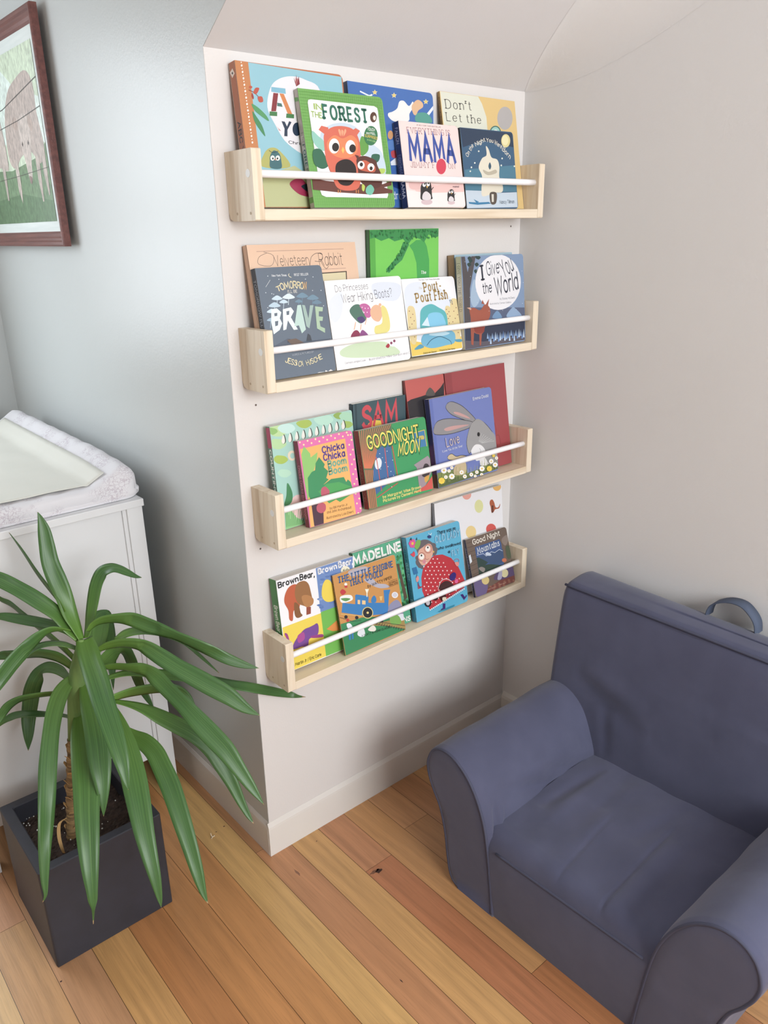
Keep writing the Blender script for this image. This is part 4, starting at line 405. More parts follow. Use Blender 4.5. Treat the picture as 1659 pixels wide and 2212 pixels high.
"count":[["P","F","a5d3c6",[0,0,2139,0,2139,2161,0,2161]],["S","F","bcdc9c",[6,2135,35,2156,202,2156,394,2143,463,2011,248,1931,29,1995]],["S","F","c3e6de",[187,2105,283,2156,411,2156,557,2111,610,2011,447,1950,280,1999]],["S","F","a6bf4e",[650,2123,738,2156,856,2156,991,2129,1040,2039,891,1983,736,2027]],["S","F","b5e0cc",[1103,2126,1216,2156,1370,2156,1546,2133,1611,2018,1417,1948,1215,2004]],["S","F","8fb050",[1624,2120,1695,2156,1790,2156,1899,2125,1940,2055,1820,2012,1695,2046]],["S","F","a8d8b8",[1779,2073,1874,2141,2003,2129,2133,2079,2133,1984,2045,1927,1875,1973]],["S","F","b4da9e",[6,1835,31,1906,157,1891,300,1837,352,1737,191,1678,26,1728]],["S","F","a8c44c",[6,1505,74,1564,180,1550,300,1503,344,1418,209,1370,71,1414]],["S","F","b4dfc4",[59,1209,135,1264,234,1250,348,1204,389,1123,262,1079,131,1122]],["S","F","8fbf6a",[6,2096,6,2144,50,2135,144,2100,177,2035,72,1995,6,2027]],["S","F","a0bf58",[1812,1900,1883,1951,1981,1940,2092,1902,2133,1831,2012,1788,1884,1824]],["S","F","3e4a40",[243,1822,298,1943,336,1937,353,1813,287,1762]],["S","F","ece8de",[245,1822,287,1934,316,1932,328,1814,281,1767]],["S","F","3e4a40",[408,1824,464,1946,502,1939,519,1815,453,1763]],["S","F","ece8de",[410,1824,452,1936,482,1935,494,1816,446,1768]],["S","F","3e4a40",[575,1826,631,1949,670,1942,688,1817,621,1765]],["S","F","ece8de",[577,1825,620,1939,649,1937,663,1818,614,1770]],["S","F","3e4a40",[744,1828,801,1952,840,1945,859,1819,791,1766]],["S","F","ece8de",[746,1827,790,1941,819,1940,833,1819,784,1771]],["S","F","3e4a40",[916,1830,973,1954,1013,1947,1032,1821,963,1768]],["S","F","ece8de",[918,1829,961,1944,992,1943,1006,1821,956,1773]],["S","F","3e4a40",[1090,1832,1147,1957,1188,1950,1207,1823,1138,1769]],["S","F","ece8de",[1092,1831,1136,1947,1166,1946,1181,1823,1131,1775]],["S","F","3e4a40",[1266,1834,1324,1960,1365,1953,1385,1825,1315,1771]],["S","F","ece8de",[1269,1833,1312,1950,1343,1948,1359,1825,1308,1776]],["S","F","3e4a40",[1445,1836,1503,1963,1545,1956,1566,1827,1495,1772]],["S","F","ece8de",[1447,1835,1491,1953,1523,1951,1539,1827,1488,1778]],["S","F","3e4a40",[1626,1838,1685,1966,1727,1959,1749,1829,1677,1774]],["S","F","ece8de",[1629,1837,1673,1955,1705,1954,1722,1829,1670,1779]],["S","F","3e4a40",[1810,1840,1869,1969,1912,1961,1934,1831,1862,1776]],["S","F","ece8de",[1812,1839,1857,1958,1889,1957,1907,1831,1854,1781]],["S","F","f0cdc8",[257,441,342,609,499,655,688,546,693,204,427,133,264,229]],["E","F","e8dcc0",[459,1491,108,-22,14,103]],["E","F","a5d3c6",[468,1485,58,-12,8,59]],["P","F","8fc984",[137,471,263,398,386,197,571,63,554,6,94,6]],["L","F","4f9a52",8,[116,56,149,468]],["L","F","4f9a52",8,[150,54,178,377]],["L","F","4f9a52",8,[185,51,208,285]],["L","F","4f9a52",8,[219,48,237,193]],["L","F","4f9a52",8,[254,45,312,427]],["L","F","4f9a52",8,[289,42,342,336]],["L","F","4f9a52",8,[324,39,372,243]],["L","F","4f9a52",8,[358,36,402,150]],["L","F","4f9a52",8,[394,33,477,386]],["L","F","4f9a52",8,[429,30,508,293]],["L","F","4f9a52",8,[464,27,538,200]],["L","F","4f9a52",8,[499,24,569,107]],["S","F","3f8a55",[267,958,359,730,307,534,131,514,207,704]],["Z","57907c","a5d3c6"],["T","K","eef3ee","COUNTING",[104,1686,0,-907,-64,0],2,""],["P","K","b8486e",[6,1720,137,1720,137,2140,6,2140]]],
"chicka":[["P","F","e56fae",[0,0,1390,0,1390,1805,0,1805]],["E","F","f7e3a0",[48,1776,21,-4,3,19]],["E","F","f7e3a0",[134,1714,21,-4,3,19]],["E","F","f7e3a0",[241,1776,21,-4,3,20]],["E","F","f7e3a0",[328,1713,21,-4,3,20]],["E","F","f7e3a0",[437,1776,22,-4,3,20]],["E","F","f7e3a0",[525,1713,22,-4,3,20]],["E","F","f7e3a0",[636,1776,22,-4,3,20]],["E","F","f7e3a0",[725,1712,22,-4,3,20]],["E","F","f7e3a0",[837,1776,22,-4,3,20]],["E","F","f7e3a0",[929,1711,22,-4,3,20]],["E","F","f7e3a0",[1042,1776,23,-4,3,20]],["E","F","f7e3a0",[1135,1711,23,-4,3,20]],["E","F","f7e3a0",[1250,1775,23,-4,3,20]],["E","F","f7e3a0",[1344,1710,23,-4,3,20]],["E","F","f7e3a0",[1274,1717,23,-4,3,20]],["E","F","f7e3a0",[1351,1599,23,-4,3,20]],["E","F","f7e3a0",[1274,1508,23,-4,3,20]],["E","F","f7e3a0",[1352,1388,23,-4,3,20]],["E","F","f7e3a0",[1274,1297,23,-4,3,20]],["E","F","f7e3a0",[1352,1177,23,-4,3,21]],["E","F","f7e3a0",[1274,1086,23,-5,3,21]],["E","F","f7e3a0",[1352,964,23,-5,3,21]],["E","F","f7e3a0",[1274,873,23,-5,3,21]],["E","F","f7e3a0",[1352,750,23,-5,3,21]],["E","F","f7e3a0",[1274,659,23,-5,3,21]],["E","F","f7e3a0",[1353,534,24,-5,3,21]],["E","F","f7e3a0",[1274,444,23,-5,3,21]],["E","F","f7e3a0",[1353,318,24,-5,3,21]],["E","F","f7e3a0",[1275,227,23,-5,3,21]],["E","F","f7e3a0",[1353,100,24,-6,3,21]],["E","F","f7e3a0",[1275,10,24,-6,3,21]],["P","F","f2b25c",[25,1642,1184,1660,1214,6,62,6,36,1146]],["P","F","8cc465",[42,1529,129,1684,257,1509,255,1428,440,1505,403,1359,279,1138,171,1078,218,925,273,810,39,593,26,945]],["P","F","2f8f57",[113,1029,228,1128,319,1150,354,1287,460,1399,580,1222,546,1167,642,1064,570,934,626,891,473,809,689,888,1021,861,1068,745,1115,789,1183,721,1211,565,824,458,141,467,76,667]],["P","F","44a352",[328,694,550,813,878,785,1192,612,1223,476,834,360,742,434,555,392,429,547]],["P","F","4c3040",[117,472,267,479,395,345,349,6,110,6,84,210]],["S","F","c2566a",[411,739,516,762,604,655,574,578,479,546,387,598]],["S","F","c2566a",[234,404,339,463,454,395,438,272,326,235,232,300]],["P","F","f2b25c",[36,429,110,432,105,6,12,6]],["T","F","5a3f8f","Chicka",[563,1462,562,0,-9,124],2,""],["T","F","5a3f8f","Chicka",[569,1302,550,-7,1,127],2,""],["T","F","6aa88f","Boom",[661,1144,467,-4,-2,125],2,""],["T","F","6aa88f","Boom",[660,988,467,-11,3,124],2,""],["T","F","5c4326","by Bill Martin Jr.",[554,262,476,-21,3,46],1,""],["T","F","5c4326","and John Archambault",[466,192,647,-35,4,52],1,""],["T","F","5c4326","illustrated by Lois Ehlert",[439,78,710,-27,3,50],1,""],["Z","96304f","e56fae"],["T","K","e08aa0","Chicka Chicka Boom Boom",[123,1299,0,-1119,-76,0],1.2,""]],
"sam":[["P","F","3f5961",[0,0,1537,0,1537,2253,0,2253]],["P","F","2f454d",[61,0,107,0,107,2253,61,2253]],["P","F","e8c23a",[360,1671,421,1771,593,1820,791,1776,845,1678,755,1581]],["T","F","d24a55","S",[277,1685,225,6,8,445],1.8,""],["T","F","d24a55","AM",[574,1712,684,-13,5,438],1.6,""],["W","F","9a2f45",16,[249,1690,331,1654,501,1669]],["Z","2c4f5c","3f5961"]],
"moon":[["P","F","2f9a5a",[0,0,1966,0,1966,1734,0,1734]],["P","F","5d6d4e",[6,1729,941,1729,861,1188,359,1088,227,657,209,6,13,6]],["L","F","d9764e",12,[25,1729,6,1351,24,918]],["L","F","d9764e",12,[87,1729,40,1344,37,915]],["L","F","d9764e",12,[149,1729,74,1338,50,912]],["L","F","d9764e",12,[212,1729,109,1331,64,910]],["L","F","d9764e",12,[275,1729,143,1325,77,907]],["L","F","d9764e",12,[338,1729,178,1318,90,904]],["L","F","d9764e",12,[401,1729,212,1312,103,901]],["L","F","d9764e",12,[465,1729,247,1305,117,899]],["L","F","d9764e",12,[529,1729,282,1298,130,896]],["L","F","d9764e",12,[594,1729,317,1292,143,893]],["L","F","d9764e",12,[658,1729,352,1285,157,890]],["L","F","d9764e",12,[723,1729,387,1278,170,887]],["L","F","d9764e",12,[788,1729,422,1272,184,885]],["L","F","d9764e",12,[854,1729,457,1265,197,882]],["L","F","d9764e",12,[920,1729,493,1258,210,879]],["L","F","d9764e",13,[30,873,6,32]],["L","F","d9764e",13,[72,864,28,21]],["L","F","d9764e",13,[115,856,73,10]],["L","F","d9764e",13,[157,847,119,6]],["L","F","d9764e",13,[200,838,165,6]],["L","F","d9764e",13,[243,829,211,6]],["P","F","3d6a9e",[257,826,447,1267,831,1348,869,564,244,280,216,594]],["S","F","dfe6ec",[348,1025,467,1061,521,969,471,847,355,827,316,923]],["L","F","c8504a",15,[386,1083,409,331]],["L","F","c8504a",15,[657,1336,639,413]],["L","F","c8504a",18,[870,1407,922,530]],["L","F","c8504a",16,[260,209,899,400]],["E","F","e8eef2",[433,1270,11,-2,1,8]],["E","F","e8eef2",[555,1047,11,-2,1,8]],["E","F","e8eef2",[679,822,11,-2,1,9]],["E","F","e8eef2",[804,594,11,-2,1,9]],["E","F","e8eef2",[428,473,11,-2,1,9]],["E","F","e8eef2",[712,1162,11,-2,1,9]],["E","F","e8eef2",[837,936,11,-2,1,9]],["E","F","e8eef2",[462,812,11,-2,1,8]],["E","F","e8eef2",[585,585,11,-2,1,9]],["E","F","e8eef2",[710,355,11,-2,1,9]],["E","F","e8eef2",[496,1149,11,-2,1,8]],["E","F","e8eef2",[619,925,11,-2,1,9]],["E","F","e8eef2",[744,698,11,-2,1,9]],["E","F","e8eef2",[370,576,11,-2,1,8]],["P","F","3e7fb0",[1492,1417,1897,1431,1908,1053,1533,1070]],["L","F","d9c24a",12,[1492,1417,1897,1431]],["L","F","d9c24a",12,[1897,1431,1908,1053]],["S","F","c9b25a",[1631,1308,1834,1314,1848,1226,1679,1256]],["P","F","a09098",[1442,704,1899,828,1960,745,1951,425,1659,94,1521,146,1515,624]],["S","F","3c3438",[1652,401,1750,641,1868,639,1907,521,1850,358]],["P","F","d4544a",[1730,166,1960,334,1960,24,1305,65]],["S","F","d9a23c",[1715,344,1793,371,1868,376,1836,274,1726,232]],["T","F","1e6a3c","GOODNIGHT",[207,1296,1521,-4,-12,273],2.6,"i"],["T","F","f2df5a","GOODNIGHT",[190,1309,1519,-4,-12,272],1.2,"i"],["T","F","1e6a3c","MOON",[1028,988,634,-6,63,267],2.6,"i"],["T","F","f2df5a","MOON",[1014,999,639,-7,63,267],1.2,"i"],["T","F","efe27a","by Margaret Wise Brown",[416,156,1149,-17,-1,58],1.6,""],["T","F","efe27a","Pictures by Clement Hurd",[412,67,1140,-6,-1,58],1.6,""],["Z","a83530","2f9a5a"],["T","K","c9694e","GOODNIGHT MOON",[147,1214,0,-1040,-90,0],1,""]],
"redblack":[["P","F","c9605a",[0,0,1230,0,1230,2583,0,2583]],["P","F","2c2a2f",[6,2103,126,2140,418,2160,597,2177,739,2328,895,2176,1092,2278,1224,2389,1028,833,6,1065]],["S","F","5a5450",[597,2177,753,2326,895,2176,826,2122]],["Z","8f3a3a","c9605a"]],
"red":[["P","F","a8494e",[0,0,2126,0,2126,2577,0,2577]],["P","F","9c4247",[6,2571,243,2571,215,1419,6,1433]],["W","F","7a2f34",7,[1587,1140,1633,943,1565,813]],["W","F","7a2f34",7,[1633,801,1719,786,1763,562]],["W","F","7a2f34",8,[1554,721,1663,462]],["Z","7f2f34","a8494e"]],
"love":[["P","F","7180c0",[0,0,2134,0,2134,2100,0,2100]],["P","F","6474b8",[0,0,106,0,106,2100,0,2100]],["P","F","7a8a45",[8,365,546,341,1169,189,2128,338,2120,25,11,6]],["P","F","59683a",[6,144,2128,131,2121,32,12,6]],["W","F","25262d",18,[596,1924,751,1929,1045,1790,1303,1571,1472,1386,1383,1333,1032,1481,678,1650,520,1828,596,1924]],["S","F","8f8d90",[596,1924,751,1929,1045,1790,1303,1571,1472,1386,1383,1333,1032,1481,678,1650,520,1828]],["W","F","25262d",18,[64,1426,204,1554,541,1563,967,1470,1383,1333,1255,1242,928,1210,488,1210,72,1284,64,1426]],["S","F","8f8d90",[64,1426,204,1554,541,1563,967,1470,1383,1333,1255,1242,928,1210,488,1210,72,1284]],["S","F","c79a96",[763,1691,930,1653,1198,1521,1284,1440,979,1557,787,1643]],["S","F","c79a96",[386,1348,637,1371,1011,1340,1231,1303,939,1286,499,1280]],["W","F","25262d",18,[1255,1242,1437,1369,1663,1332,1904,1130,2104,840,2117,557,2016,201,1711,239,1494,376,1233,634,1134,631,1093,910,1255,1242]],["S","F","9b9a9a",[1255,1242,1437,1369,1663,1332,1904,1130,2104,840,2117,557,2016,201,1711,239,1494,376,1233,634,1134,631,1093,910]],["S","F","9b9a9a",[1437,1369,1696,1326,1961,1051,2128,835,2128,319,2086,210,1527,369,1297,622,1112,929]],["S","F","e6e4e4",[1242,701,1387,788,1579,740,1710,588,1671,434,1778,226,1478,263,1226,590]],["E","F","1d1d22",[1529,1018,49,-9,8,53]],["L","F","d8d8d8",4,[1511,845,1653,1025]],["L","F","d8d8d8",4,[1529,834,1721,981]],["L","F","d8d8d8",4,[1548,824,1789,937]],["L","F","d8d8d8",4,[1566,814,1857,892]],["L","F","d8d8d8",4,[1585,803,1926,847]],["L","F","d8d8d8",4,[1604,793,1995,802]],["L","F","d8d8d8",4,[1622,783,2065,757]],["L","F","303038",5,[1519,671,1552,596,1513,557]],["W","F","25262d",18,[409,682,540,719,684,628,874,618,1026,561,982,479,460,601,409,682]],["S","F","cdb890",[409,682,540,719,684,628,874,618,1026,561,982,479,460,601]],["S","F","cdb890",[546,341,655,432,878,431,988,409,937,169,588,197]],["P","F","6f7fc0",[1020,403,1478,379,1482,170,1000,155]],["L","F","8d9a4c",6,[11,87,66,367]],["L","F","a9b064",6,[54,86,113,362]],["L","F","5f7038",6,[97,85,150,388]],["L","F","a9b064",6,[140,84,179,384]],["L","F","c0c27a",6,[183,84,222,325]],["L","F","a9b064",6,[226,83,269,290]],["L","F","5f7038",6,[270,82,332,358]],["L","F","5f7038",6,[313,81,347,223]],["L","F","c0c27a",6,[357,81,358,216]],["L","F","a9b064",6,[400,80,412,256]],["L","F","5f7038",6,[444,79,491,263]],["L","F","5f7038",6,[488,78,530,342]],["L","F","5f7038",6,[533,77,565,403]],["L","F","5f7038",6,[577,77,645,380]],["L","F","8d9a4c",6,[621,76,629,295]],["L","F","5f7038",6,[666,75,683,275]],["L","F","a9b064",6,[710,74,755,346]],["L","F","a9b064",6,[755,73,789,370]],["L","F","c0c27a",6,[800,73,835,240]],["L","F","c0c27a",6,[845,72,876,214]],["L","F","a9b064",6,[890,71,943,271]],["L","F","c0c27a",6,[936,70,954,366]],["L","F","8d9a4c",6,[981,69,1019,372]],["L","F","c0c27a",6,[1027,69,1028,243]],["L","F","5f7038",6,[1072,68,1079,255]],["L","F","c0c27a",6,[1118,67,1140,274]],["L","F","8d9a4c",6,[1164,66,1201,219]],["L","F","8d9a4c",6,[1210,65,1249,203]],["L","F","a9b064",6,[1256,64,1276,306]],["L","F","8d9a4c",6,[1303,64,1354,263]],["L","F","a9b064",6,[1349,63,1368,264]],["L","F","5f7038",6,[1396,62,1449,321]],["L","F","8d9a4c",6,[1443,61,1493,224]],["L","F","a9b064",6,[1490,60,1504,322]],["L","F","c0c27a",6,[1537,59,1553,351]],["L","F","8d9a4c",6,[1584,59,1634,284]],["L","F","c0c27a",6,[1632,58,1660,397]],["L","F","a9b064",6,[1679,57,1724,258]],["L","F","5f7038",6,[1727,56,1747,346]],["L","F","5f7038",6,[1774,55,1823,352]],["L","F","a9b064",6,[1822,54,1835,272]],["L","F","a9b064",6,[1871,53,1917,248]],["L","F","c0c27a",6,[1919,53,1978,313]],["L","F","5f7038",6,[1967,52,2025,278]],["L","F","c0c27a",6,[2016,51,2054,252]],["L","F","8d9a4c",6,[2064,50,2084,274]],["E","F","f4f2ee",[290,372,37,-8,4,26]],["E","F","f4f2ee",[266,343,37,-8,4,26]],["E","F","f4f2ee",[218,339,37,-8,4,26]],["E","F","f4f2ee",[175,363,37,-8,4,26]],["E","F","f4f2ee",[161,399,36,-8,4,26]],["E","F","f4f2ee",[185,428,37,-8,4,26]],["E","F","f4f2ee",[233,433,37,-8,4,26]],["E","F","f4f2ee",[276,409,37,-8,4,26]],["E","F","e8c03c",[225,386,32,-7,4,23]],["E","F","f4f2ee",[426,333,21,-4,2,15]],["E","F","f4f2ee",[412,317,21,-4,2,15]],["E","F","f4f2ee",[385,314,21,-4,2,15]],["E","F","f4f2ee",[361,327,21,-4,2,15]],["E","F","f4f2ee",[353,348,21,-4,2,15]],["E","F","f4f2ee",[366,364,21,-4,2,15]],["E","F","f4f2ee",[393,367,21,-4,2,15]],["E","F","f4f2ee",[418,354,21,-4,2,15]],["E","F","e8c03c",[389,340,18,-4,2,13]],["E","F","f4f2ee",[528,390,21,-4,2,15]],["E","F","f4f2ee",[515,374,21,-4,2,15]],["E","F","f4f2ee",[488,371,21,-4,2,15]],["E","F","f4f2ee",[463,385,21,-4,2,15]],["E","F","f4f2ee",[455,405,21,-4,2,15]],["E","F","f4f2ee",[469,421,21,-4,2,15]],["E","F","f4f2ee",[496,424,21,-4,2,15]],["E","F","f4f2ee",[520,411,21,-4,2,15]],["E","F","e8c03c",[492,398,18,-4,2,13]],["E","F","f4f2ee",[523,177,35,-8,4,25]],["E","F","f4f2ee",[500,149,35,-8,4,25]],["E","F","f4f2ee",[454,146,35,-8,4,25]],["E","F","f4f2ee",[412,168,35,-8,4,25]],["E","F","f4f2ee",[399,204,35,-8,4,25]],["E","F","f4f2ee",[422,231,35,-7,4,25]],["E","F","f4f2ee",[468,235,35,-8,4,25]],["E","F","f4f2ee",[510,213,35,-8,4,25]],["E","F","e8c03c",[461,190,31,-7,3,22]],["E","F","f4f2ee",[302,209,23,-5,2,16]],["E","F","f4f2ee",[287,191,23,-5,2,16]],["E","F","f4f2ee",[258,189,22,-5,2,16]],["E","F","f4f2ee",[231,203,22,-5,2,16]],["E","F","f4f2ee",[222,226,22,-5,2,16]],["E","F","f4f2ee",[237,244,22,-5,2,16]],["E","F","f4f2ee",[266,246,22,-5,2,16]],["E","F","f4f2ee",[293,232,23,-5,2,16]],["E","F","e8c03c",[262,217,20,-4,2,14]],["E","F","f4f2ee",[848,210,28,-6,3,20]],["E","F","f4f2ee",[830,189,28,-6,3,20]],["E","F","f4f2ee",[794,186,28,-6,3,20]],["E","F","f4f2ee",[761,203,28,-6,3,19]],["E","F","f4f2ee",[751,231,27,-6,3,19]],["E","F","f4f2ee",[768,252,28,-6,3,19]],["E","F","f4f2ee",[804,255,28,-6,3,19]],["E","F","f4f2ee",[837,238,28,-6,3,20]],["E","F","e8c03c",[799,220,24,-5,3,17]],["E","F","f4f2ee",[939,88,26,-6,3,18]],["E","F","f4f2ee",[923,68,26,-6,3,18]],["E","F","f4f2ee",[889,66,26,-6,3,18]],["E","F","f4f2ee",[859,82,26,-6,3,18]],["E","F","f4f2ee",[849,107,26,-5,3,18]],["E","F","f4f2ee",[865,127,26,-5,3,18]],["E","F","f4f2ee",[899,130,26,-5,3,18]],["E","F","f4f2ee",[929,113,26,-5,3,18]],["E","F","e8c03c",[894,98,23,-5,2,16]],["E","F","f4f2ee",[1168,85,26,-6,3,18]],["E","F","f4f2ee",[1151,65,26,-6,3,18]],["E","F","f4f2ee",[1118,63,26,-6,3,18]],["E","F","f4f2ee",[1086,79,26,-6,3,18]],["E","F","f4f2ee",[1076,105,26,-6,3,18]],["E","F","f4f2ee",[1093,125,26,-6,3,18]],["E","F","f4f2ee",[1127,127,26,-6,3,18]],["E","F","f4f2ee",[1158,111,26,-6,3,18]],["E","F","e8c03c",[1122,95,23,-5,2,16]],["E","F","f4f2ee",[1366,106,24,-5,2,17]],["E","F","f4f2ee",[1351,87,24,-5,2,17]],["E","F","f4f2ee",[1319,85,24,-5,2,17]],["E","F","f4f2ee",[1290,100,24,-5,2,17]],["E","F","f4f2ee",[1281,124,24,-5,2,17]],["E","F","f4f2ee",[1296,142,24,-5,2,17]],["E","F","f4f2ee",[1328,144,24,-5,2,17]],["E","F","f4f2ee",[1357,129,24,-5,2,17]],["E","F","e8c03c",[1323,115,21,-4,2,15]],["E","F","f4f2ee",[1577,150,36,-7,3,25]],["E","F","f4f2ee",[1555,123,36,-7,3,25]],["E","F","f4f2ee",[1508,120,36,-7,3,25]],["E","F","f4f2ee",[1466,141,36,-7,3,25]],["E","F","f4f2ee",[1452,176,35,-7,3,25]],["E","F","f4f2ee",[1474,203,36,-7,3,25]],["E","F","f4f2ee",[1521,206,36,-7,3,25]],["E","F","f4f2ee",[1563,184,36,-7,3,25]],["E","F","e8c03c",[1514,163,31,-7,3,22]],["E","F","f4f2ee",[1927,266,32,-6,3,22]],["E","F","f4f2ee",[1907,242,32,-6,3,22]],["E","F","f4f2ee",[1865,239,32,-6,3,22]],["E","F","f4f2ee",[1827,258,32,-6,3,22]],["E","F","f4f2ee",[1815,288,32,-6,3,22]],["E","F","f4f2ee",[1835,312,32,-6,3,22]],["E","F","f4f2ee",[1876,315,32,-6,3,22]],["E","F","f4f2ee",[1914,296,32,-6,3,22]],["E","F","e8c03c",[1871,277,28,-6,3,19]],["E","F","f4f2ee",[2064,148,35,-7,3,23]],["E","F","f4f2ee",[2042,123,35,-7,3,23]],["E","F","f4f2ee",[1997,119,34,-7,3,23]],["E","F","f4f2ee",[1956,140,34,-7,3,23]],["E","F","f4f2ee",[1942,173,34,-7,3,23]],["E","F","f4f2ee",[1964,199,34,-7,3,23]],["E","F","f4f2ee",[2009,202,34,-7,3,23]],["E","F","f4f2ee",[2050,181,35,-7,3,23]],["E","F","e8c03c",[2003,161,30,-6,3,21]],["E","F","f4f2ee",[2114,311,23,-5,2,16]],["E","F","f4f2ee",[2100,294,23,-5,2,16]],["E","F","f4f2ee",[2070,291,23,-5,2,16]],["E","F","f4f2ee",[2042,305,23,-5,2,16]],["E","F","f4f2ee",[2033,327,23,-5,2,16]],["E","F","f4f2ee",[2047,344,23,-5,2,16]],["E","F","f4f2ee",[2077,346,23,-5,2,16]],["E","F","f4f2ee",[2105,333,23,-5,2,16]],["E","F","e8c03c",[2074,319,20,-4,2,14]],["E","F","f4f2ee",[1517,11,22,-5,2,15]],["E","F","f4f2ee",[1502,-6,22,-5,2,15]],["E","F","f4f2ee",[1473,-8,22,-5,2,15]],["E","F","f4f2ee",[1447,6,22,-5,2,15]],["E","F","f4f2ee",[1438,28,22,-5,2,15]],["E","F","f4f2ee",[1452,44,22,-5,2,15]],["E","F","f4f2ee",[1481,47,22,-5,2,15]],["E","F","f4f2ee",[1508,33,22,-5,2,15]],["E","F","e8c03c",[1477,19,20,-4,2,14]],["E","F","f4f2ee",[1280,26,20,-4,2,14]],["E","F","f4f2ee",[1268,11,20,-4,2,14]],["E","F","f4f2ee",[1242,10,20,-4,2,14]],["E","F","f4f2ee",[1218,22,20,-4,2,14]],["E","F","f4f2ee",[1211,41,20,-4,2,14]],["E","F","f4f2ee",[1223,56,20,-4,2,14]],["E","F","f4f2ee",[1249,58,20,-4,2,14]],["E","F","f4f2ee",[1273,46,20,-4,2,14]],["E","F","e8c03c",[1245,34,17,-4,2,12]],["E","F","f0cf2e",[167,148,39,-8,4,28]],["E","F","f0cf2e",[142,118,39,-8,4,28]],["E","F","f0cf2e",[92,114,38,-8,4,28]],["E","F","f0cf2e",[46,139,38,-8,4,28]],["E","F","f0cf2e",[32,178,38,-8,4,28]],["E","F","f0cf2e",[57,208,38,-8,4,28]],["E","F","f0cf2e",[107,212,38,-8,4,28]],["E","F","f0cf2e",[153,188,39,-8,4,28]],["E","F","e8c03c",[99,163,34,-7,4,25]],["E","F","f0cf2e",[1836,96,36,-8,3,25]],["E","F","f0cf2e",[1813,69,36,-8,3,25]],["E","F","f0cf2e",[1766,66,36,-8,3,25]],["E","F","f0cf2e",[1722,88,36,-8,3,25]],["E","F","f0cf2e",[1708,123,36,-7,3,25]],["E","F","f0cf2e",[1731,150,36,-7,3,25]],["E","F","f0cf2e",[1778,153,36,-7,3,25]],["E","F","f0cf2e",[1821,131,36,-8,3,25]],["E","F","e8c03c",[1772,110,32,-7,3,22]],["E","F","f0cf2e",[2010,390,21,-4,2,14]],["E","F","f0cf2e",[1997,375,21,-4,2,14]],["E","F","f0cf2e",[1970,373,21,-4,2,14]],["E","F","f0cf2e",[1945,385,21,-4,2,14]],["E","F","f0cf2e",[1937,404,21,-4,2,14]],["E","F","f0cf2e",[1950,420,21,-4,2,14]],["E","F","f0cf2e",[1977,422,21,-4,2,14]],["E","F","f0cf2e",[2002,410,21,-4,2,14]],["E","F","e8c03c",[1973,397,18,-4,2,12]],["T","F","e9ecf4","Emma Dodd",[1427,1869,547,4,3,66],1.1,""],["T","F","c9b8b4","Love",[389,919,437,29,1,209],1,""],["T","F","dfe2ee","I Love You All the Time!",[223,818,675,9,-2,49],1.1,""],["Z","3f4678","6474b8"],["P","K","4a4a38",[6,6,163,6,163,330,6,330]]],
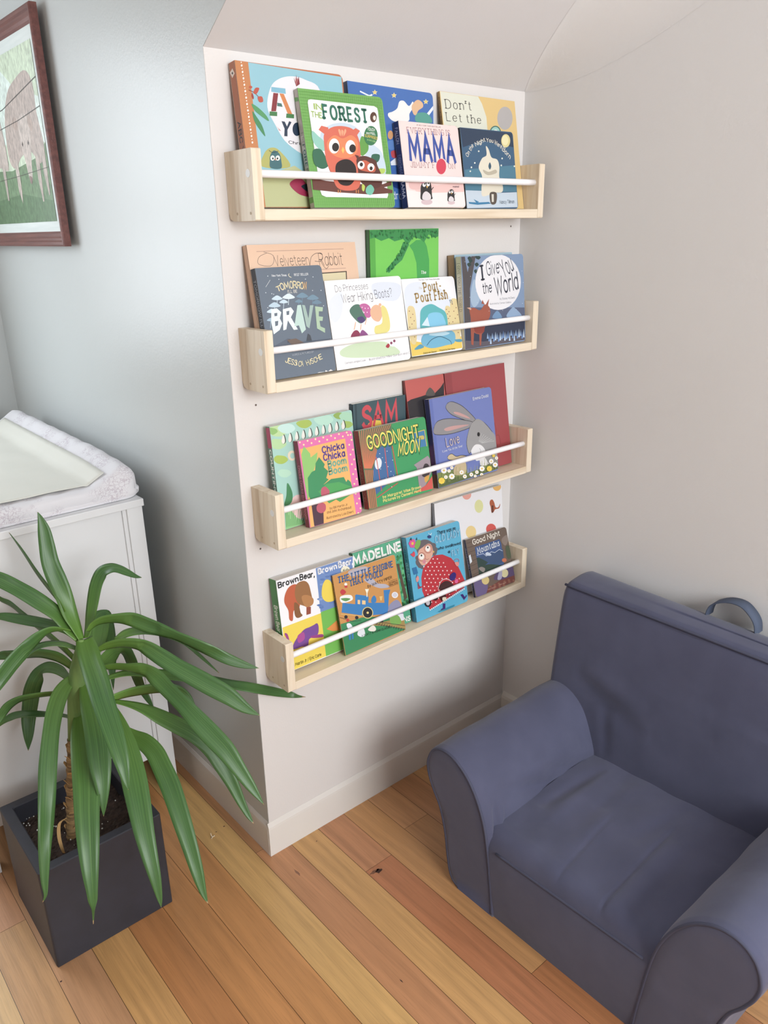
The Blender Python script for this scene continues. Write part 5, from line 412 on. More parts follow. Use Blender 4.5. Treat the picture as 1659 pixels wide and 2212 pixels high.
"bear":[["P","F","f3f2f5",[0,0,2095,0,2095,2102,0,2102]],["P","F","f0d53c",[17,1045,1045,1054,1057,19,163,6,8,177]],["P","F","6f8fc8",[1040,2097,2080,2097,1949,1161,1512,1059,1035,1080]],["P","F","6dbb46",[1040,1078,1542,1073,1935,1047,1792,6,1049,15]],["S","F","5a7cba",[1001,1227,1071,1232,1136,1194,1064,1179]],["S","F","5a7cba",[1085,1976,1155,1983,1220,1947,1148,1931]],["S","F","5a7cba",[1006,1194,1077,1199,1142,1161,1070,1146]],["S","F","86a3d6",[1183,1960,1253,1967,1319,1931,1246,1915]],["S","F","5a7cba",[1157,1576,1228,1583,1293,1545,1221,1530]],["S","F","86a3d6",[1376,1590,1448,1597,1515,1559,1441,1544]],["S","F","86a3d6",[1107,1990,1177,1997,1242,1961,1170,1945]],["S","F","86a3d6",[1190,1584,1262,1590,1327,1553,1255,1537]],["S","F","5a7cba",[1267,1401,1338,1407,1405,1368,1331,1353]],["S","F","6585c2",[1457,1856,1529,1863,1596,1826,1522,1810]],["S","F","5a7cba",[1375,1841,1447,1848,1514,1811,1440,1795]],["S","F","86a3d6",[1082,1432,1153,1438,1218,1400,1146,1385]],["S","F","5a7cba",[1366,1496,1438,1502,1505,1464,1431,1449]],["S","F","5a7cba",[1255,1846,1326,1853,1392,1816,1319,1800]],["S","F","6585c2",[1247,1936,1318,1944,1384,1907,1311,1891]],["S","F","6585c2",[987,1245,1058,1250,1123,1212,1051,1197]],["S","F","86a3d6",[1149,1503,1220,1509,1285,1471,1213,1456]],["S","F","86a3d6",[1094,1711,1165,1718,1230,1681,1158,1665]],["S","F","5a7cba",[980,1401,1050,1407,1115,1369,1043,1354]],["S","F","86a3d6",[1213,1713,1284,1720,1350,1682,1277,1667]],["S","F","6585c2",[1353,1220,1425,1226,1492,1186,1418,1172]],["S","F","86a3d6",[1257,1704,1328,1711,1394,1674,1321,1658]],["S","F","5a7cba",[1190,1553,1262,1560,1328,1522,1255,1507]],["S","F","6585c2",[1284,1229,1356,1235,1423,1196,1349,1182]],["S","F","5a7cba",[1216,1686,1287,1693,1353,1656,1280,1640]],["S","F","5a7cba",[1113,1820,1184,1828,1249,1791,1177,1775]],["S","F","6585c2",[1156,1676,1227,1683,1292,1646,1220,1630]],["S","F","86a3d6",[1397,1777,1469,1784,1536,1747,1462,1731]],["S","F","5a7cba",[953,1267,1023,1273,1088,1234,1016,1220]],["S","F","86a3d6",[1010,1390,1081,1396,1146,1358,1074,1343]],["S","F","c45c34",[178,1738,299,1879,478,1894,586,1751,508,1370,348,1330,294,1123,212,1172,215,1372,142,1573]],["S","F","9c6a3a",[503,1887,686,1912,802,1811,840,1608,852,1401,758,1293,610,1361,470,1472,424,1687]],["S","F","8a5a30",[385,1498,489,1421,515,1233,555,1152,424,1137,361,1237]],["P","F","9a4a34",[682,1316,796,1281,775,1128,657,1131]],["S","F","b98048",[587,1571,743,1569,883,1437,840,1313,657,1324]],["S","F","7b4a9c",[193,499,307,665,535,817,695,833,803,843,911,854,935,730,875,588,659,568,600,426,434,461,304,460]],["S","F","a0408c",[719,617,1007,566,1011,495,738,564]],["S","F","a0408c",[47,900,118,865,145,698,99,736]],["S","F","b04c98",[368,736,529,773,533,611,372,574]],["S","F","f0d53c",[1149,1631,1247,1762,1353,1744,1422,1643,1502,1412,1452,1241,1235,1261,1120,1411]],["P","F","e8913c",[1139,639,1444,751,1495,498,1305,537]],["T","F","2a2a2c","Brown",[45,1936,507,12,4,114],1.8,""],["T","F","2a2a2c","Bear,",[604,1953,372,-23,6,116],1.8,""],["T","F","f2f2f6","Brown",[1091,1954,503,-7,4,112],2.1,""],["T","F","f2f2f6","Bear,",[1655,1949,391,-16,8,124],2.1,""],["E","F","f0ead0",[1835,1827,131,-36,14,108]],["T","F","8a8040","50",[1761,1801,139,-15,9,67],1.5,""],["T","F","3a3410","Bill Martin Jr / Eric Carle",[118,86,803,-6,2,68],1.1,""],["Z","3f8a42","f3f2f5"],["T","K","e6f0e0","Brown Bear, Brown Bear,",[198,1514,0,-1303,-122,0],1.6,""]],
"madeline":[["P","F","4fae86",[0,0,1450,0,1450,2112,0,2112]],["L","F","3d9a74",8,[1247,1487,1355,1568]],["L","F","3d9a74",8,[128,2107,228,2107]],["L","F","62bf9a",8,[966,1733,1072,1814]],["L","F","3d9a74",8,[354,2107,456,2107]],["L","F","62bf9a",8,[804,2083,909,2107]],["L","F","45a57e",8,[818,1693,922,1773]],["L","F","62bf9a",8,[1279,1725,1386,1807]],["L","F","3d9a74",8,[621,1688,725,1767]],["L","F","62bf9a",8,[432,1722,534,1801]],["L","F","3d9a74",8,[517,1727,619,1806]],["L","F","3d9a74",8,[768,2046,872,2107]],["L","F","45a57e",8,[259,2107,360,2107]],["L","F","45a57e",8,[622,1629,726,1709]],["L","F","62bf9a",8,[690,1612,794,1692]],["L","F","62bf9a",8,[1045,1673,1151,1753]],["L","F","62bf9a",8,[1073,1895,1179,1977]],["L","F","45a57e",8,[180,1896,281,1974]],["L","F","3d9a74",8,[971,1741,1077,1821]],["L","F","45a57e",8,[602,1679,706,1758]],["L","F","45a57e",8,[650,1743,754,1823]],["L","F","62bf9a",8,[1149,1544,1255,1625]],["L","F","45a57e",8,[435,1843,537,1923]],["L","F","3d9a74",8,[968,1843,1073,1924]],["L","F","3d9a74",8,[1239,1571,1346,1652]],["L","F","62bf9a",8,[1169,1711,1276,1792]],["L","F","45a57e",8,[356,1727,458,1806]],["L","F","45a57e",8,[1110,1760,1216,1841]],["L","F","62bf9a",8,[857,1812,962,1892]],["L","F","62bf9a",8,[978,1839,1083,1920]],["L","F","3d9a74",8,[1249,1685,1357,1766]],["S","F","24703c",[1444,1861,1444,1889,1444,1843,1444,1815]],["S","F","6cc47e",[1444,1844,1444,1872,1444,1825,1444,1797]],["S","F","2f8a4a",[1444,1803,1444,1831,1444,1784,1444,1756]],["S","F","2f8a4a",[1270,1847,1312,1875,1341,1829,1299,1801]],["S","F","6cc47e",[1326,1811,1368,1839,1397,1792,1355,1764]],["S","F","2f8a4a",[1434,1760,1444,1788,1444,1741,1444,1713]],["S","F","6cc47e",[1444,1733,1444,1761,1444,1714,1444,1686]],["S","F","6cc47e",[1444,1704,1444,1732,1444,1685,1444,1657]],["S","F","2f8a4a",[1444,1684,1444,1712,1444,1665,1444,1637]],["S","F","2f8a4a",[1360,1692,1403,1719,1432,1672,1390,1645]],["S","F","24703c",[1261,1696,1304,1724,1333,1677,1290,1649]],["S","F","2f8a4a",[1291,1666,1333,1694,1362,1647,1320,1619]],["S","F","2f8a4a",[1266,1651,1308,1679,1337,1632,1295,1604]],["S","F","2f8a4a",[1250,1633,1292,1661,1321,1614,1279,1586]],["S","F","6cc47e",[1341,1586,1384,1614,1413,1567,1371,1539]],["S","F","6cc47e",[1444,1533,1444,1560,1444,1513,1444,1485]],["S","F","2f8a4a",[1436,1516,1444,1544,1444,1497,1444,1469]],["S","F","2f8a4a",[1341,1520,1384,1548,1413,1501,1371,1473]],["S","F","6cc47e",[1444,1468,1444,1496,1444,1449,1444,1421]],["S","F","2f8a4a",[1277,1494,1319,1522,1348,1474,1306,1447]],["S","F","2f8a4a",[1236,1483,1278,1511,1307,1463,1265,1436]],["S","F","4fb565",[1310,1441,1353,1468,1382,1421,1339,1393]],["S","F","4fb565",[1241,1438,1283,1465,1312,1418,1270,1390]],["S","F","2f8a4a",[1379,1377,1422,1405,1444,1357,1409,1329]],["S","F","4fb565",[1444,1329,1444,1357,1444,1309,1444,1281]],["S","F","6cc47e",[1444,1310,1444,1338,1444,1290,1444,1262]],["S","F","6cc47e",[1355,1317,1397,1345,1427,1297,1384,1270]],["S","F","24703c",[1252,1324,1294,1352,1323,1304,1281,1277]],["S","F","2f8a4a",[1444,1246,1444,1273,1444,1225,1444,1198]],["S","F","6cc47e",[1345,1254,1387,1281,1416,1233,1374,1206]],["S","F","4fb565",[1362,1226,1405,1254,1434,1206,1392,1179]],["S","F","24703c",[1353,1207,1395,1234,1425,1187,1382,1159]],["S","F","24703c",[1260,1211,1302,1239,1331,1191,1289,1164]],["S","F","4fb565",[1289,1181,1332,1208,1361,1160,1319,1133]],["S","F","6cc47e",[1394,1128,1437,1156,1444,1108,1424,1080]],["S","F","24703c",[1398,1105,1441,1132,1444,1084,1427,1057]],["S","F","6cc47e",[1226,1132,1268,1160,1297,1112,1255,1085]],["S","F","4fb565",[1261,1100,1304,1127,1333,1079,1290,1052]],["S","F","2f8a4a",[1385,1042,1428,1069,1444,1021,1414,994]],["S","F","6cc47e",[1444,992,1444,1019,1444,970,1444,943]],["S","F","2f8a4a",[1404,992,1444,1019,1444,971,1434,943]],["S","F","6cc47e",[1278,1006,1321,1033,1350,985,1307,958]],["S","F","24703c",[1378,955,1420,982,1444,934,1407,906]],["S","F","4fb565",[1277,962,1320,989,1349,941,1307,913]],["S","F","2f8a4a",[1282,938,1325,965,1354,917,1312,890]],["S","F","4fb565",[1247,926,1289,953,1319,905,1276,878]],["S","F","2f8a4a",[1315,884,1357,911,1387,862,1344,835]],["S","F","2f8a4a",[1342,853,1384,881,1414,832,1371,805]],["S","F","2f8a4a",[1268,853,1310,880,1339,832,1297,805]],["S","F","6cc47e",[1207,849,1249,876,1279,827,1236,800]],["S","F","2f8a4a",[1229,820,1271,847,1301,799,1258,772]],["S","F","4fb565",[1339,765,1382,792,1412,743,1369,716]],["S","F","4fb565",[1320,748,1363,775,1392,726,1350,699]],["S","F","6cc47e",[1254,745,1297,772,1326,724,1283,697]],["S","F","4fb565",[1392,681,1435,708,1444,659,1422,632]],["S","F","2f8a4a",[1309,684,1352,711,1381,662,1339,635]],["S","F","2f8a4a",[1350,649,1393,676,1422,627,1380,600]],["S","F","6cc47e",[1431,602,1444,629,1444,580,1444,553]],["S","F","4fb565",[1440,577,1444,604,1444,555,1444,527]],["S","F","2f8a4a",[1289,600,1331,627,1361,578,1318,551]],["S","F","24703c",[1354,558,1396,585,1426,536,1383,509]],["S","F","24703c",[1374,529,1417,556,1444,507,1404,480]],["S","F","4fb565",[1270,539,1312,566,1342,517,1299,490]],["S","F","24703c",[1213,534,1255,561,1285,512,1242,485]],["S","F","2f8a4a",[1238,504,1280,531,1310,482,1267,455]],["S","F","2f8a4a",[1403,430,1444,457,1444,408,1432,381]],["S","F","4fb565",[1293,442,1335,469,1365,419,1322,393]],["S","F","2f8a4a",[1306,415,1349,442,1378,393,1335,366]],["S","F","2f8a4a",[1181,432,1224,458,1253,409,1211,382]],["S","F","2f8a4a",[1279,378,1322,405,1351,356,1309,329]],["P","F","5c4a3a",[1228,1534,1302,1514,1417,639,1325,567]],["T","F","f4f4ee","MADELINE",[-9,1838,1429,-1,21,193],2.2,""],["T","F","f0f0ea","BEMELMANS",[375,152,1036,-103,18,104],2,""],["Z","2f7a56","4fae86"]],
"engine":[["P","F","cf9247",[0,0,1838,0,1838,1891,0,1891]],["S","F","b9b0b8",[448,1867,845,1870,1006,1801,961,1720,644,1718,506,1735]],["S","F","b5b2c0",[844,1567,1069,1525,1215,1363,1438,1274,1540,1171,1250,1234,988,1407]],["P","F","2f8a55",[7,757,621,718,1762,395,1833,207,1833,6,10,6]],["P","F","a88c4a",[750,486,1812,330,1833,161,1833,22,1364,257]],["S","F","8f8fae",[1419,701,1527,788,1715,802,1833,599,1833,310,1681,299,1417,532]],["S","F","e3e6ee",[1644,433,1833,413,1833,264,1652,308]],["S","F","7bb04e",[1437,477,1674,424,1726,210,1430,284]],["P","F","2f7fc0",[153,1219,490,1078,527,1265,888,1119,864,996,1441,815,1419,701,1362,562,794,710,630,763,84,1010]],["P","F","f0c88a",[577,1156,644,1131,625,1035,559,1063]],["P","F","f0c88a",[697,1107,791,1071,774,982,679,1016]],["P","F","2f7fc0",[514,1269,560,1290,880,1156,898,1099]],["P","F","2f7fc0",[1355,1155,1557,1105,1490,993,1436,792,1322,828]],["S","F","2f7fc0",[949,981,982,1077,1063,1112,1106,1027,1074,942]],["L","F","e6cf7a",6,[64,981,600,761,670,821]],["P","F","efefdc",[828,1337,938,1304,880,1227,862,1138,835,1147,852,1236]],["E","F","e6cf7a",[798,775,155,-50,26,134]],["E","F","22222a",[798,775,133,-43,23,116]],["E","F","e6cf7a",[798,775,33,-11,5,27]],["E","F","22222a",[182,873,47,-15,8,39]],["E","F","22222a",[472,763,48,-16,8,40]],["E","F","22222a",[1160,458,51,-17,8,41]],["L","F","3a3438",10,[855,571,789,533]],["L","F","3a3438",10,[919,535,855,496]],["L","F","3a3438",10,[983,500,922,460]],["L","F","3a3438",10,[1047,464,989,423]],["L","F","3a3438",10,[1112,428,1056,386]],["L","F","3a3438",10,[1177,392,1124,349]],["L","F","3a3438",10,[1243,356,1192,312]],["L","F","3a3438",10,[1309,319,1261,274]],["L","F","3a3438",10,[1375,282,1330,237]],["L","F","3a3438",10,[1442,246,1399,199]],["L","F","3a3438",10,[1508,209,1468,161]],["L","F","3a3438",10,[1576,171,1538,122]],["L","F","3a3438",10,[1643,134,1609,84]],["L","F","3a3438",10,[1711,96,1679,45]],["L","F","3a3438",10,[1779,58,1750,6]],["L","F","3a3438",10,[1833,20,1822,6]],["L","F","3a3438",8,[799,589,1833,114]],["L","F","3a3438",8,[761,542,1833,22]],["L","F","3a3438",7,[11,918,335,718,581,661]],["S","F","f0f0ea",[113,1369,266,1368,422,1309,430,1202,205,1202,105,1257]],["S","F","5c9a4e",[118,1322,253,1303,381,1240,238,1227]],["S","F","c8343c",[135,1477,213,1522,292,1429,187,1392]],["E","F","f2f0ea",[318,1606,40,-12,6,33]],["E","F","c8343c",[315,1549,42,-13,5,26]],["E","F","eeeef2",[1664,940,94,-29,14,73]],["E","F","cfcfda",[1664,940,70,-21,11,55]],["S","F","e4e8ee",[412,386,521,503,614,460,624,290,507,283]],["E","F","c8343c",[213,786,37,-12,8,39]],["P","F","2f7fc0",[177,490,245,478,213,313,160,331]],["P","F","2f7fc0",[265,479,314,467,289,310,243,319]],["S","F","e4e8ee",[163,705,260,696,309,586,194,578]],["S","F","ece8dc",[733,396,888,440,959,344,918,286,779,333]],["P","F","eac06a",[1199,1047,1294,1029,1252,934,1209,943]],["T","F","1d3a6a","THE LITTLE ENGINE",[130,1689,1603,-69,-9,135],2.0,"s"],["T","F","3f7fc4","THE LITTLE ENGINE",[123,1698,1602,-68,-9,133],0.9,"s"],["T","F","1d3a6a","THAT COULD",[431,1526,960,-24,2,126],2.0,"s"],["T","F","3f7fc4","THAT COULD",[424,1535,960,-24,2,126],0.9,"s"],["T","F","3a2c20","by WATTY PIPER",[917,1346,734,9,-2,64],1,""],["L","F","6a4a28",5,[1505,1306,1805,1305]],["L","F","6a4a28",5,[1511,1180,1817,1173]],["T","F","6a4a28","THE COMPLETE",[1530,1246,275,-9,1,36],1.5,""],["T","F","6a4a28","ORIGINAL EDITION",[1527,1199,281,-11,1,36],1.5,""],["T","F","1e3a28","A PLATT & MUNK CLASSIC",[521,278,865,-65,3,46],1.2,""],["Z","8a5a2a","cf9247"],["T","K","3a2c20","THE LITTLE ENGINE THAT COULD",[40,1702,0,-1418,-24,0],2,""],["P","K","2a6a44",[6,6,49,6,49,620,6,620]]],
"lady":[["P","F","56b3d6",[0,0,1764,0,1764,2151,0,2151]],["S","F","6a6468",[280,1801,423,1966,651,1938,834,1787,927,1624,877,1499,730,1517,586,1717,375,1321,240,1383,203,1507,310,1635]],["E","F","6a6468",[827,1743,86,-23,11,66]],["E","F","6a6468",[868,1628,80,-22,10,62]],["E","F","6a6468",[299,1479,83,-24,11,65]],["E","F","6a6468",[324,1370,78,-23,10,61]],["E","F","6a6468",[286,1574,77,-22,10,61]],["E","F","6a6468",[387,1306,56,-16,7,44]],["P","F","c4353f",[392,1247,564,1404,816,1493,1079,1443,1358,1271,1561,976,1720,571,1676,391,454,185,377,444,291,726,317,1063]],["S","F","e2ab94",[342,1739,481,1792,664,1833,770,1758,784,1571,688,1437,525,1346,382,1365,296,1548]],["E","F","f2efe8",[635,1715,73,-20,12,74]],["E","F","f2efe8",[410,1573,78,-22,12,74]],["E","F","28282c",[640,1744,25,-7,4,26]],["E","F","28282c",[409,1603,25,-7,4,26]],["W","F","8e3a3c",8,[762,1676,738,1630,688,1605,627,1608,570,1638,533,1687,525,1741,549,1787,598,1811,660,1809,717,1779,754,1731,762,1676]],["W","F","8e3a3c",8,[526,1533,502,1488,453,1463,393,1466,337,1496,300,1545,293,1599,317,1645,365,1669,426,1666,482,1637,519,1588,526,1533]],["S","F","d98a98",[427,1466,515,1463,516,1383,431,1396]],["W","F","8a2c34",6,[519,1490,572,1452,627,1464]],["E","F","e0b33c",[810,1587,20,-6,4,26]],["E","F","f3dedc",[762,1416,20,-6,3,18]],["E","F","f3dedc",[899,1377,20,-6,3,18]],["E","F","f3dedc",[531,1381,20,-6,3,18]],["E","F","f3dedc",[666,1342,20,-6,3,18]],["E","F","f3dedc",[803,1303,20,-6,3,18]],["E","F","f3dedc",[941,1264,20,-6,3,18]],["E","F","f3dedc",[1080,1224,20,-6,3,18]],["E","F","f3dedc",[437,1308,20,-6,3,17]],["E","F","f3dedc",[571,1268,20,-6,3,18]],["E","F","f3dedc",[707,1229,20,-6,3,18]],["E","F","f3dedc",[844,1189,20,-6,3,18]],["E","F","f3dedc",[983,1149,20,-6,3,18]],["E","F","f3dedc",[1123,1108,20,-6,3,18]],["E","F","f3dedc",[477,1195,20,-6,3,18]],["E","F","f3dedc",[612,1155,20,-6,3,18]],["E","F","f3dedc",[748,1115,20,-6,3,18]],["E","F","f3dedc",[886,1075,20,-6,3,18]],["E","F","f3dedc",[1025,1034,20,-6,3,18]],["E","F","f3dedc",[1166,993,21,-6,3,18]],["E","F","f3dedc",[1307,951,21,-6,3,18]],["E","F","f3dedc",[517,1082,20,-6,3,18]],["E","F","f3dedc",[653,1041,20,-6,3,18]],["E","F","f3dedc",[790,1001,20,-6,3,18]],["E","F","f3dedc",[928,960,20,-6,3,18]],["E","F","f3dedc",[1068,918,20,-6,3,18]],["E","F","f3dedc",[1209,876,21,-6,3,18]],["E","F","f3dedc",[1351,834,21,-6,3,18]],["E","F","f3dedc",[423,1009,20,-6,3,18]],["E","F","f3dedc",[558,968,20,-6,3,18]],["E","F","f3dedc",[694,927,20,-6,3,18]],["E","F","f3dedc",[832,886,20,-6,3,18]],["E","F","f3dedc",[970,844,20,-6,3,18]],["E","F","f3dedc",[1110,802,21,-6,3,18]],["E","F","f3dedc",[1252,759,21,-6,3,18]],["E","F","f3dedc",[1395,717,21,-6,3,18]],["E","F","f3dedc",[1539,673,21,-6,3,18]],["E","F","f3dedc",[463,895,20,-6,3,18]],["E","F","f3dedc",[599,854,20,-6,3,18]],["E","F","f3dedc",[735,812,20,-6,3,18]],["E","F","f3dedc",[873,770,20,-6,3,18]],["E","F","f3dedc",[1013,728,20,-6,3,18]],["E","F","f3dedc",[1153,685,21,-6,3,18]],["E","F","f3dedc",[1295,642,21,-6,3,18]],["E","F","f3dedc",[1439,598,21,-6,3,18]],["E","F","f3dedc",[369,822,20,-6,3,18]],["E","F","f3dedc",[503,781,20,-6,3,18]],["E","F","f3dedc",[640,739,20,-6,3,18]],["E","F","f3dedc",[777,697,20,-6,3,18]],["E","F","f3dedc",[915,654,20,-6,3,18]],["E","F","f3dedc",[1055,611,21,-6,3,18]],["E","F","f3dedc",[1197,568,21,-6,3,18]],["E","F","f3dedc",[1339,524,21,-6,3,18]],["E","F","f3dedc",[1483,480,21,-6,3,18]],["E","F","f3dedc",[409,708,20,-6,3,18]],["E","F","f3dedc",[544,666,20,-6,3,18]],["E","F","f3dedc",[681,623,20,-6,3,18]],["E","F","f3dedc",[819,581,20,-6,3,18]],["E","F","f3dedc",[958,537,20,-6,3,18]],["E","F","f3dedc",[1098,494,21,-6,3,18]],["E","F","f3dedc",[1240,450,21,-6,3,18]],["E","F","f3dedc",[1383,405,21,-7,3,18]],["E","F","f3dedc",[449,593,20,-6,3,18]],["E","F","f3dedc",[585,551,20,-6,3,18]],["E","F","f3dedc",[722,507,20,-6,3,18]],["E","F","f3dedc",[861,464,20,-6,3,18]],["E","F","f3dedc",[1000,420,20,-6,3,18]],["E","F","f3dedc",[1141,376,21,-6,3,18]],["E","F","f3dedc",[354,521,20,-6,3,18]],["E","F","f3dedc",[490,478,20,-6,3,18]],["E","F","f3dedc",[626,435,20,-6,3,18]],["E","F","f3dedc",[764,391,20,-6,3,18]],["E","F","f3dedc",[903,347,20,-6,3,18]],["E","F","f3dedc",[395,406,20,-6,3,18]],["E","F","f3dedc",[530,362,20,-6,3,18]],["E","F","f3dedc",[667,318,20,-6,3,18]],["E","F","f3f0f0",[459,183,23,-7,3,18]],["E","F","f3f0f0",[515,192,23,-7,3,18]],["E","F","f3f0f0",[570,200,23,-7,3,18]],["E","F","f3f0f0",[625,208,23,-7,3,18]],["E","F","f3f0f0",[681,216,23,-7,3,18]],["E","F","f3f0f0",[737,225,23,-7,3,18]],["E","F","f3f0f0",[793,233,23,-7,3,18]],["E","F","f3f0f0",[849,242,23,-7,3,18]],["E","F","f3f0f0",[906,250,23,-7,3,18]],["E","F","f3f0f0",[962,258,23,-7,3,18]],["E","F","f3f0f0",[1019,267,23,-7,3,18]],["E","F","f3f0f0",[1076,275,24,-7,3,18]],["E","F","f3f0f0",[1133,284,24,-8,3,18]],["E","F","f3f0f0",[1190,293,24,-8,3,18]],["E","F","f3f0f0",[1248,301,24,-8,3,18]],["E","F","f3f0f0",[1305,310,24,-8,3,18]],["E","F","f3f0f0",[1363,318,24,-8,3,18]],["E","F","f3f0f0",[1421,327,24,-8,3,18]],["E","F","f3f0f0",[1479,336,24,-8,3,18]],["E","F","f3f0f0",[1538,345,24,-8,3,18]],["E","F","f3f0f0",[1596,353,24,-8,3,18]],["E","F","f3f0f0",[1655,362,24,-8,3,18]],["L","F","c4353f",20,[236,835,181,944,177,831,295,840]],["S","F","e2948c",[138,1117,214,1140,227,1045,147,1000]],["L","F","3a5a90",9,[185,1194,154,1112]],["P","F","2f74a8",[61,1378,196,1378,225,1205,89,1204]],["L","F","2f5a98",12,[189,988,207,867]],["E","F","e0559a",[237,1955,49,-13,8,47]],["E","F","e0559a",[195,1908,49,-13,8,47]],["E","F","e0559a",[129,1926,49,-13,8,47]],["E","F","e0559a",[106,1990,49,-13,8,47]],["E","F","e0559a",[148,2037,49,-13,8,47]],["E","F","e0559a",[213,2020,49,-13,8,47]],["E","F","e8c23c",[171,1973,38,-10,6,36]],["S","F","7ab04c",[222,1885,314,2006,426,1987,391,1861,278,1791]],["P","F","1e3a44",[99,2086,162,2125,164,2046]],["P","F","1e3a44",[288,2024,328,2092,334,2023]],["S","F","d9485a",[67,1726,133,1741,175,1774,205,1732,200,1666,153,1639]],["E","F","28407a",[725,1994,62,-16,6,39]],["S","F","e4ecf2",[717,2069,708,2105,752,2048,807,2079,778,2025]],["T","F","1f2f44","There was an",[984,1976,620,-35,-9,94],1.1,""],["T","F","8cc0dc","OLD LADY",[894,1793,821,-33,3,164],1.8,""],["T","F","1f2f44","who swallowed",[946,1595,766,-58,2,69],1.2,""],["T","F","1f2f44","a",[1274,1423,46,-1,11,67],1.8,""],["T","F","8cc0dc","FLY",[1382,1323,250,1,5,128],1.8,""],["S","F","4a2c2c",[827,630,935,737,1119,740,1284,608,1314,407,1045,468]],["W","F","f2eef0",9,[788,618,913,791,1098,801,1265,684]],["S","F","3f2f7a",[1227,838,1360,893,1442,821,1376,698,1239,716]],["S","F","e4609a",[1373,676,1468,683,1470,598,1377,603]],["E","F","2c2228",[412,386,107,-35,17,106]],["E","F","cfc6cc",[412,386,62,-20,11,66]],["E","F","3a2422",[659,436,98,-31,11,67]],["S","F","4a2420",[801,473,983,463,1020,310,863,288]],["S","F","e8d8c0",[906,369,1023,332,981,262,894,290]],["L","F","2a2024",8,[1060,368,1222,412]],["L","F","2a2024",8,[1056,345,1222,317]],["P","F","4a2a78",[890,209,969,188,941,49,795,54,816,90,877,94]],["P","F","4a2a78",[1510,250,1589,245,1652,133,1708,188,1718,148,1611,78]],["P","F","2f8aa4",[689,61,980,60,1275,60,1253,19,972,15,731,35]],["W","F","d0506a",8,[1421,1182,1503,1206,1590,1158,1560,1072,1454,1090,1433,1155]],["S","F","e2948c",[1444,1129,1566,1106,1568,1022,1490,1021]],["Z","3f93ba","56b3d6"],["T","K","1f4a68","There was an",[130,1936,0,-387,-80,0],1.2,""],["T","K","9fd0e8","OLD LADY",[130,1506,0,-430,-80,0],2,""],["T","K","1f4a68","who swallowed a",[130,1032,0,-430,-80,0],1.2,""],["T","K","9fd0e8","FLY",[130,580,0,-150,-80,0],2,""]],
"dots":[["P","F","ecebee",[0,0,2460,0,2460,2636,0,2636]],["E","F","eab45c",[2277,2623,159,-32,6,115]],["E","F","eaa394",[1144,2637,161,-33,8,130]],["E","F","dcdc9a",[1568,2238,159,-34,10,176]],["E","F","ecd08a",[1237,1612,190,-45,11,172]],["E","F","d9574f",[1993,1519,193,-45,8,147]],["S","F","b35a34",[2001,2303,2087,2309,2151,2210,2196,2077,2300,2055,2374,2138,2333,2023,2176,2020,2121,1971,2035,1966,2008,2118,1973,2223]],["P","F","6a3424",[2045,2159,2120,2143,2103,1950,2034,1953]],["Z","8d9098","ecebee"],["T","K","4a4c54","lullaby",[71,2109,0,-527,-44,0],0.8,""]],
"mount":[["P","F","6e5c50",[0,0,1553,0,1553,1536,0,1536]],["L","F","4f4038",8,[6,1442,380,1430]],["L","F","4f4038",8,[6,1322,364,1314]],["L","F","4f4038",8,[6,1201,348,1199]],["L","F","4f4038",8,[6,1080,332,1083]],["L","F","4f4038",8,[6,959,316,968]],["L","F","4f4038",8,[6,837,300,852]],["L","F","4f4038",8,[6,716,284,737]],["L","F","4f4038",8,[6,595,268,621]],["L","F","4f4038",8,[6,473,251,505]],["P","F","3f5a8c",[274,1277,1219,1265,1263,1132,1223,453,261,635]],["P","F","2c4440",[268,992,588,983,709,783,267,657]],["P","F","3a5278",[321,1002,833,994,1287,978,1254,642,837,603,612,808]],["L","F","c9d4e6",9,[301,1055,536,1044,631,948,839,1016,964,961,1150,1000,1258,936]],["S","F","c6d2e2",[616,1024,706,1038,821,948,780,922,637,970]],["P","F","2f453a",[290,747,659,723,1246,545,1238,375,232,523]],["S","F","6d5f8a",[30,387,232,523,402,525,493,210,371,6,63,6,6,173]],["S","F","5a4870",[755,284,978,468,1223,453,1539,419,1547,158,1151,176]],["E","F","d9c27c",[442,345,135,-37,28,108]],["E","F","d9cf9c",[1193,337,134,-36,29,111]],["S","F","a9a4c0",[886,248,1005,437,1110,433,1040,231]],["P","F","7a4038",[470,120,979,198,1547,182,1547,6,400,6]],["E","F","94604c",[578,138,45,-13,6,23]],["E","F","94604c",[748,82,46,-13,6,23]],["E","F","94604c",[920,26,46,-13,6,23]],["E","F","94604c",[1133,121,47,-13,6,23]],["E","F","94604c",[1309,64,47,-13,6,23]],["E","F","94604c",[1487,6,48,-13,6,23]],["E","F","94604c",[743,133,46,-13,6,23]],["E","F","94604c",[915,77,46,-13,6,23]],["E","F","94604c",[1089,20,47,-13,6,23]],["E","F","94604c",[1304,115,47,-13,6,23]],["E","F","94604c",[1482,58,48,-13,6,23]],["E","F","94604c",[700,33,46,-13,6,23]],["E","F","94604c",[911,128,46,-13,6,23]],["E","F","94604c",[1084,71,47,-13,6,23]],["S","F","8f8580",[278,702,385,722,501,643,414,570]],["S","F","8a7a70",[1325,1264,1547,1308,1547,1157,1412,1046,1295,1148]],["E","F","c8704c",[1263,677,88,-22,13,51]],["S","F","4e5a44",[1400,1000,1542,989,1537,693,1396,704]],["P","F","d8dfe6",[6,1112,72,1137,88,943,6,900]],["T","F","ece4d6","Good Night",[227,1355,1035,10,9,126],1.4,""],["T","F","eef0f2","Mountains",[343,1088,840,14,-12,151],1.3,"s"],["T","F","c9a090","Adam Gamble",[457,70,294,-5,2,33],1,""],["T","F","c9a090","Mark Jasper",[911,74,277,-3,2,34],1,""],["Z","2c2c48","6e5c50"],["T","K","8a90b0","Good Night Mountains",[104,1305,0,-1075,-64,0],1.4,""]]}
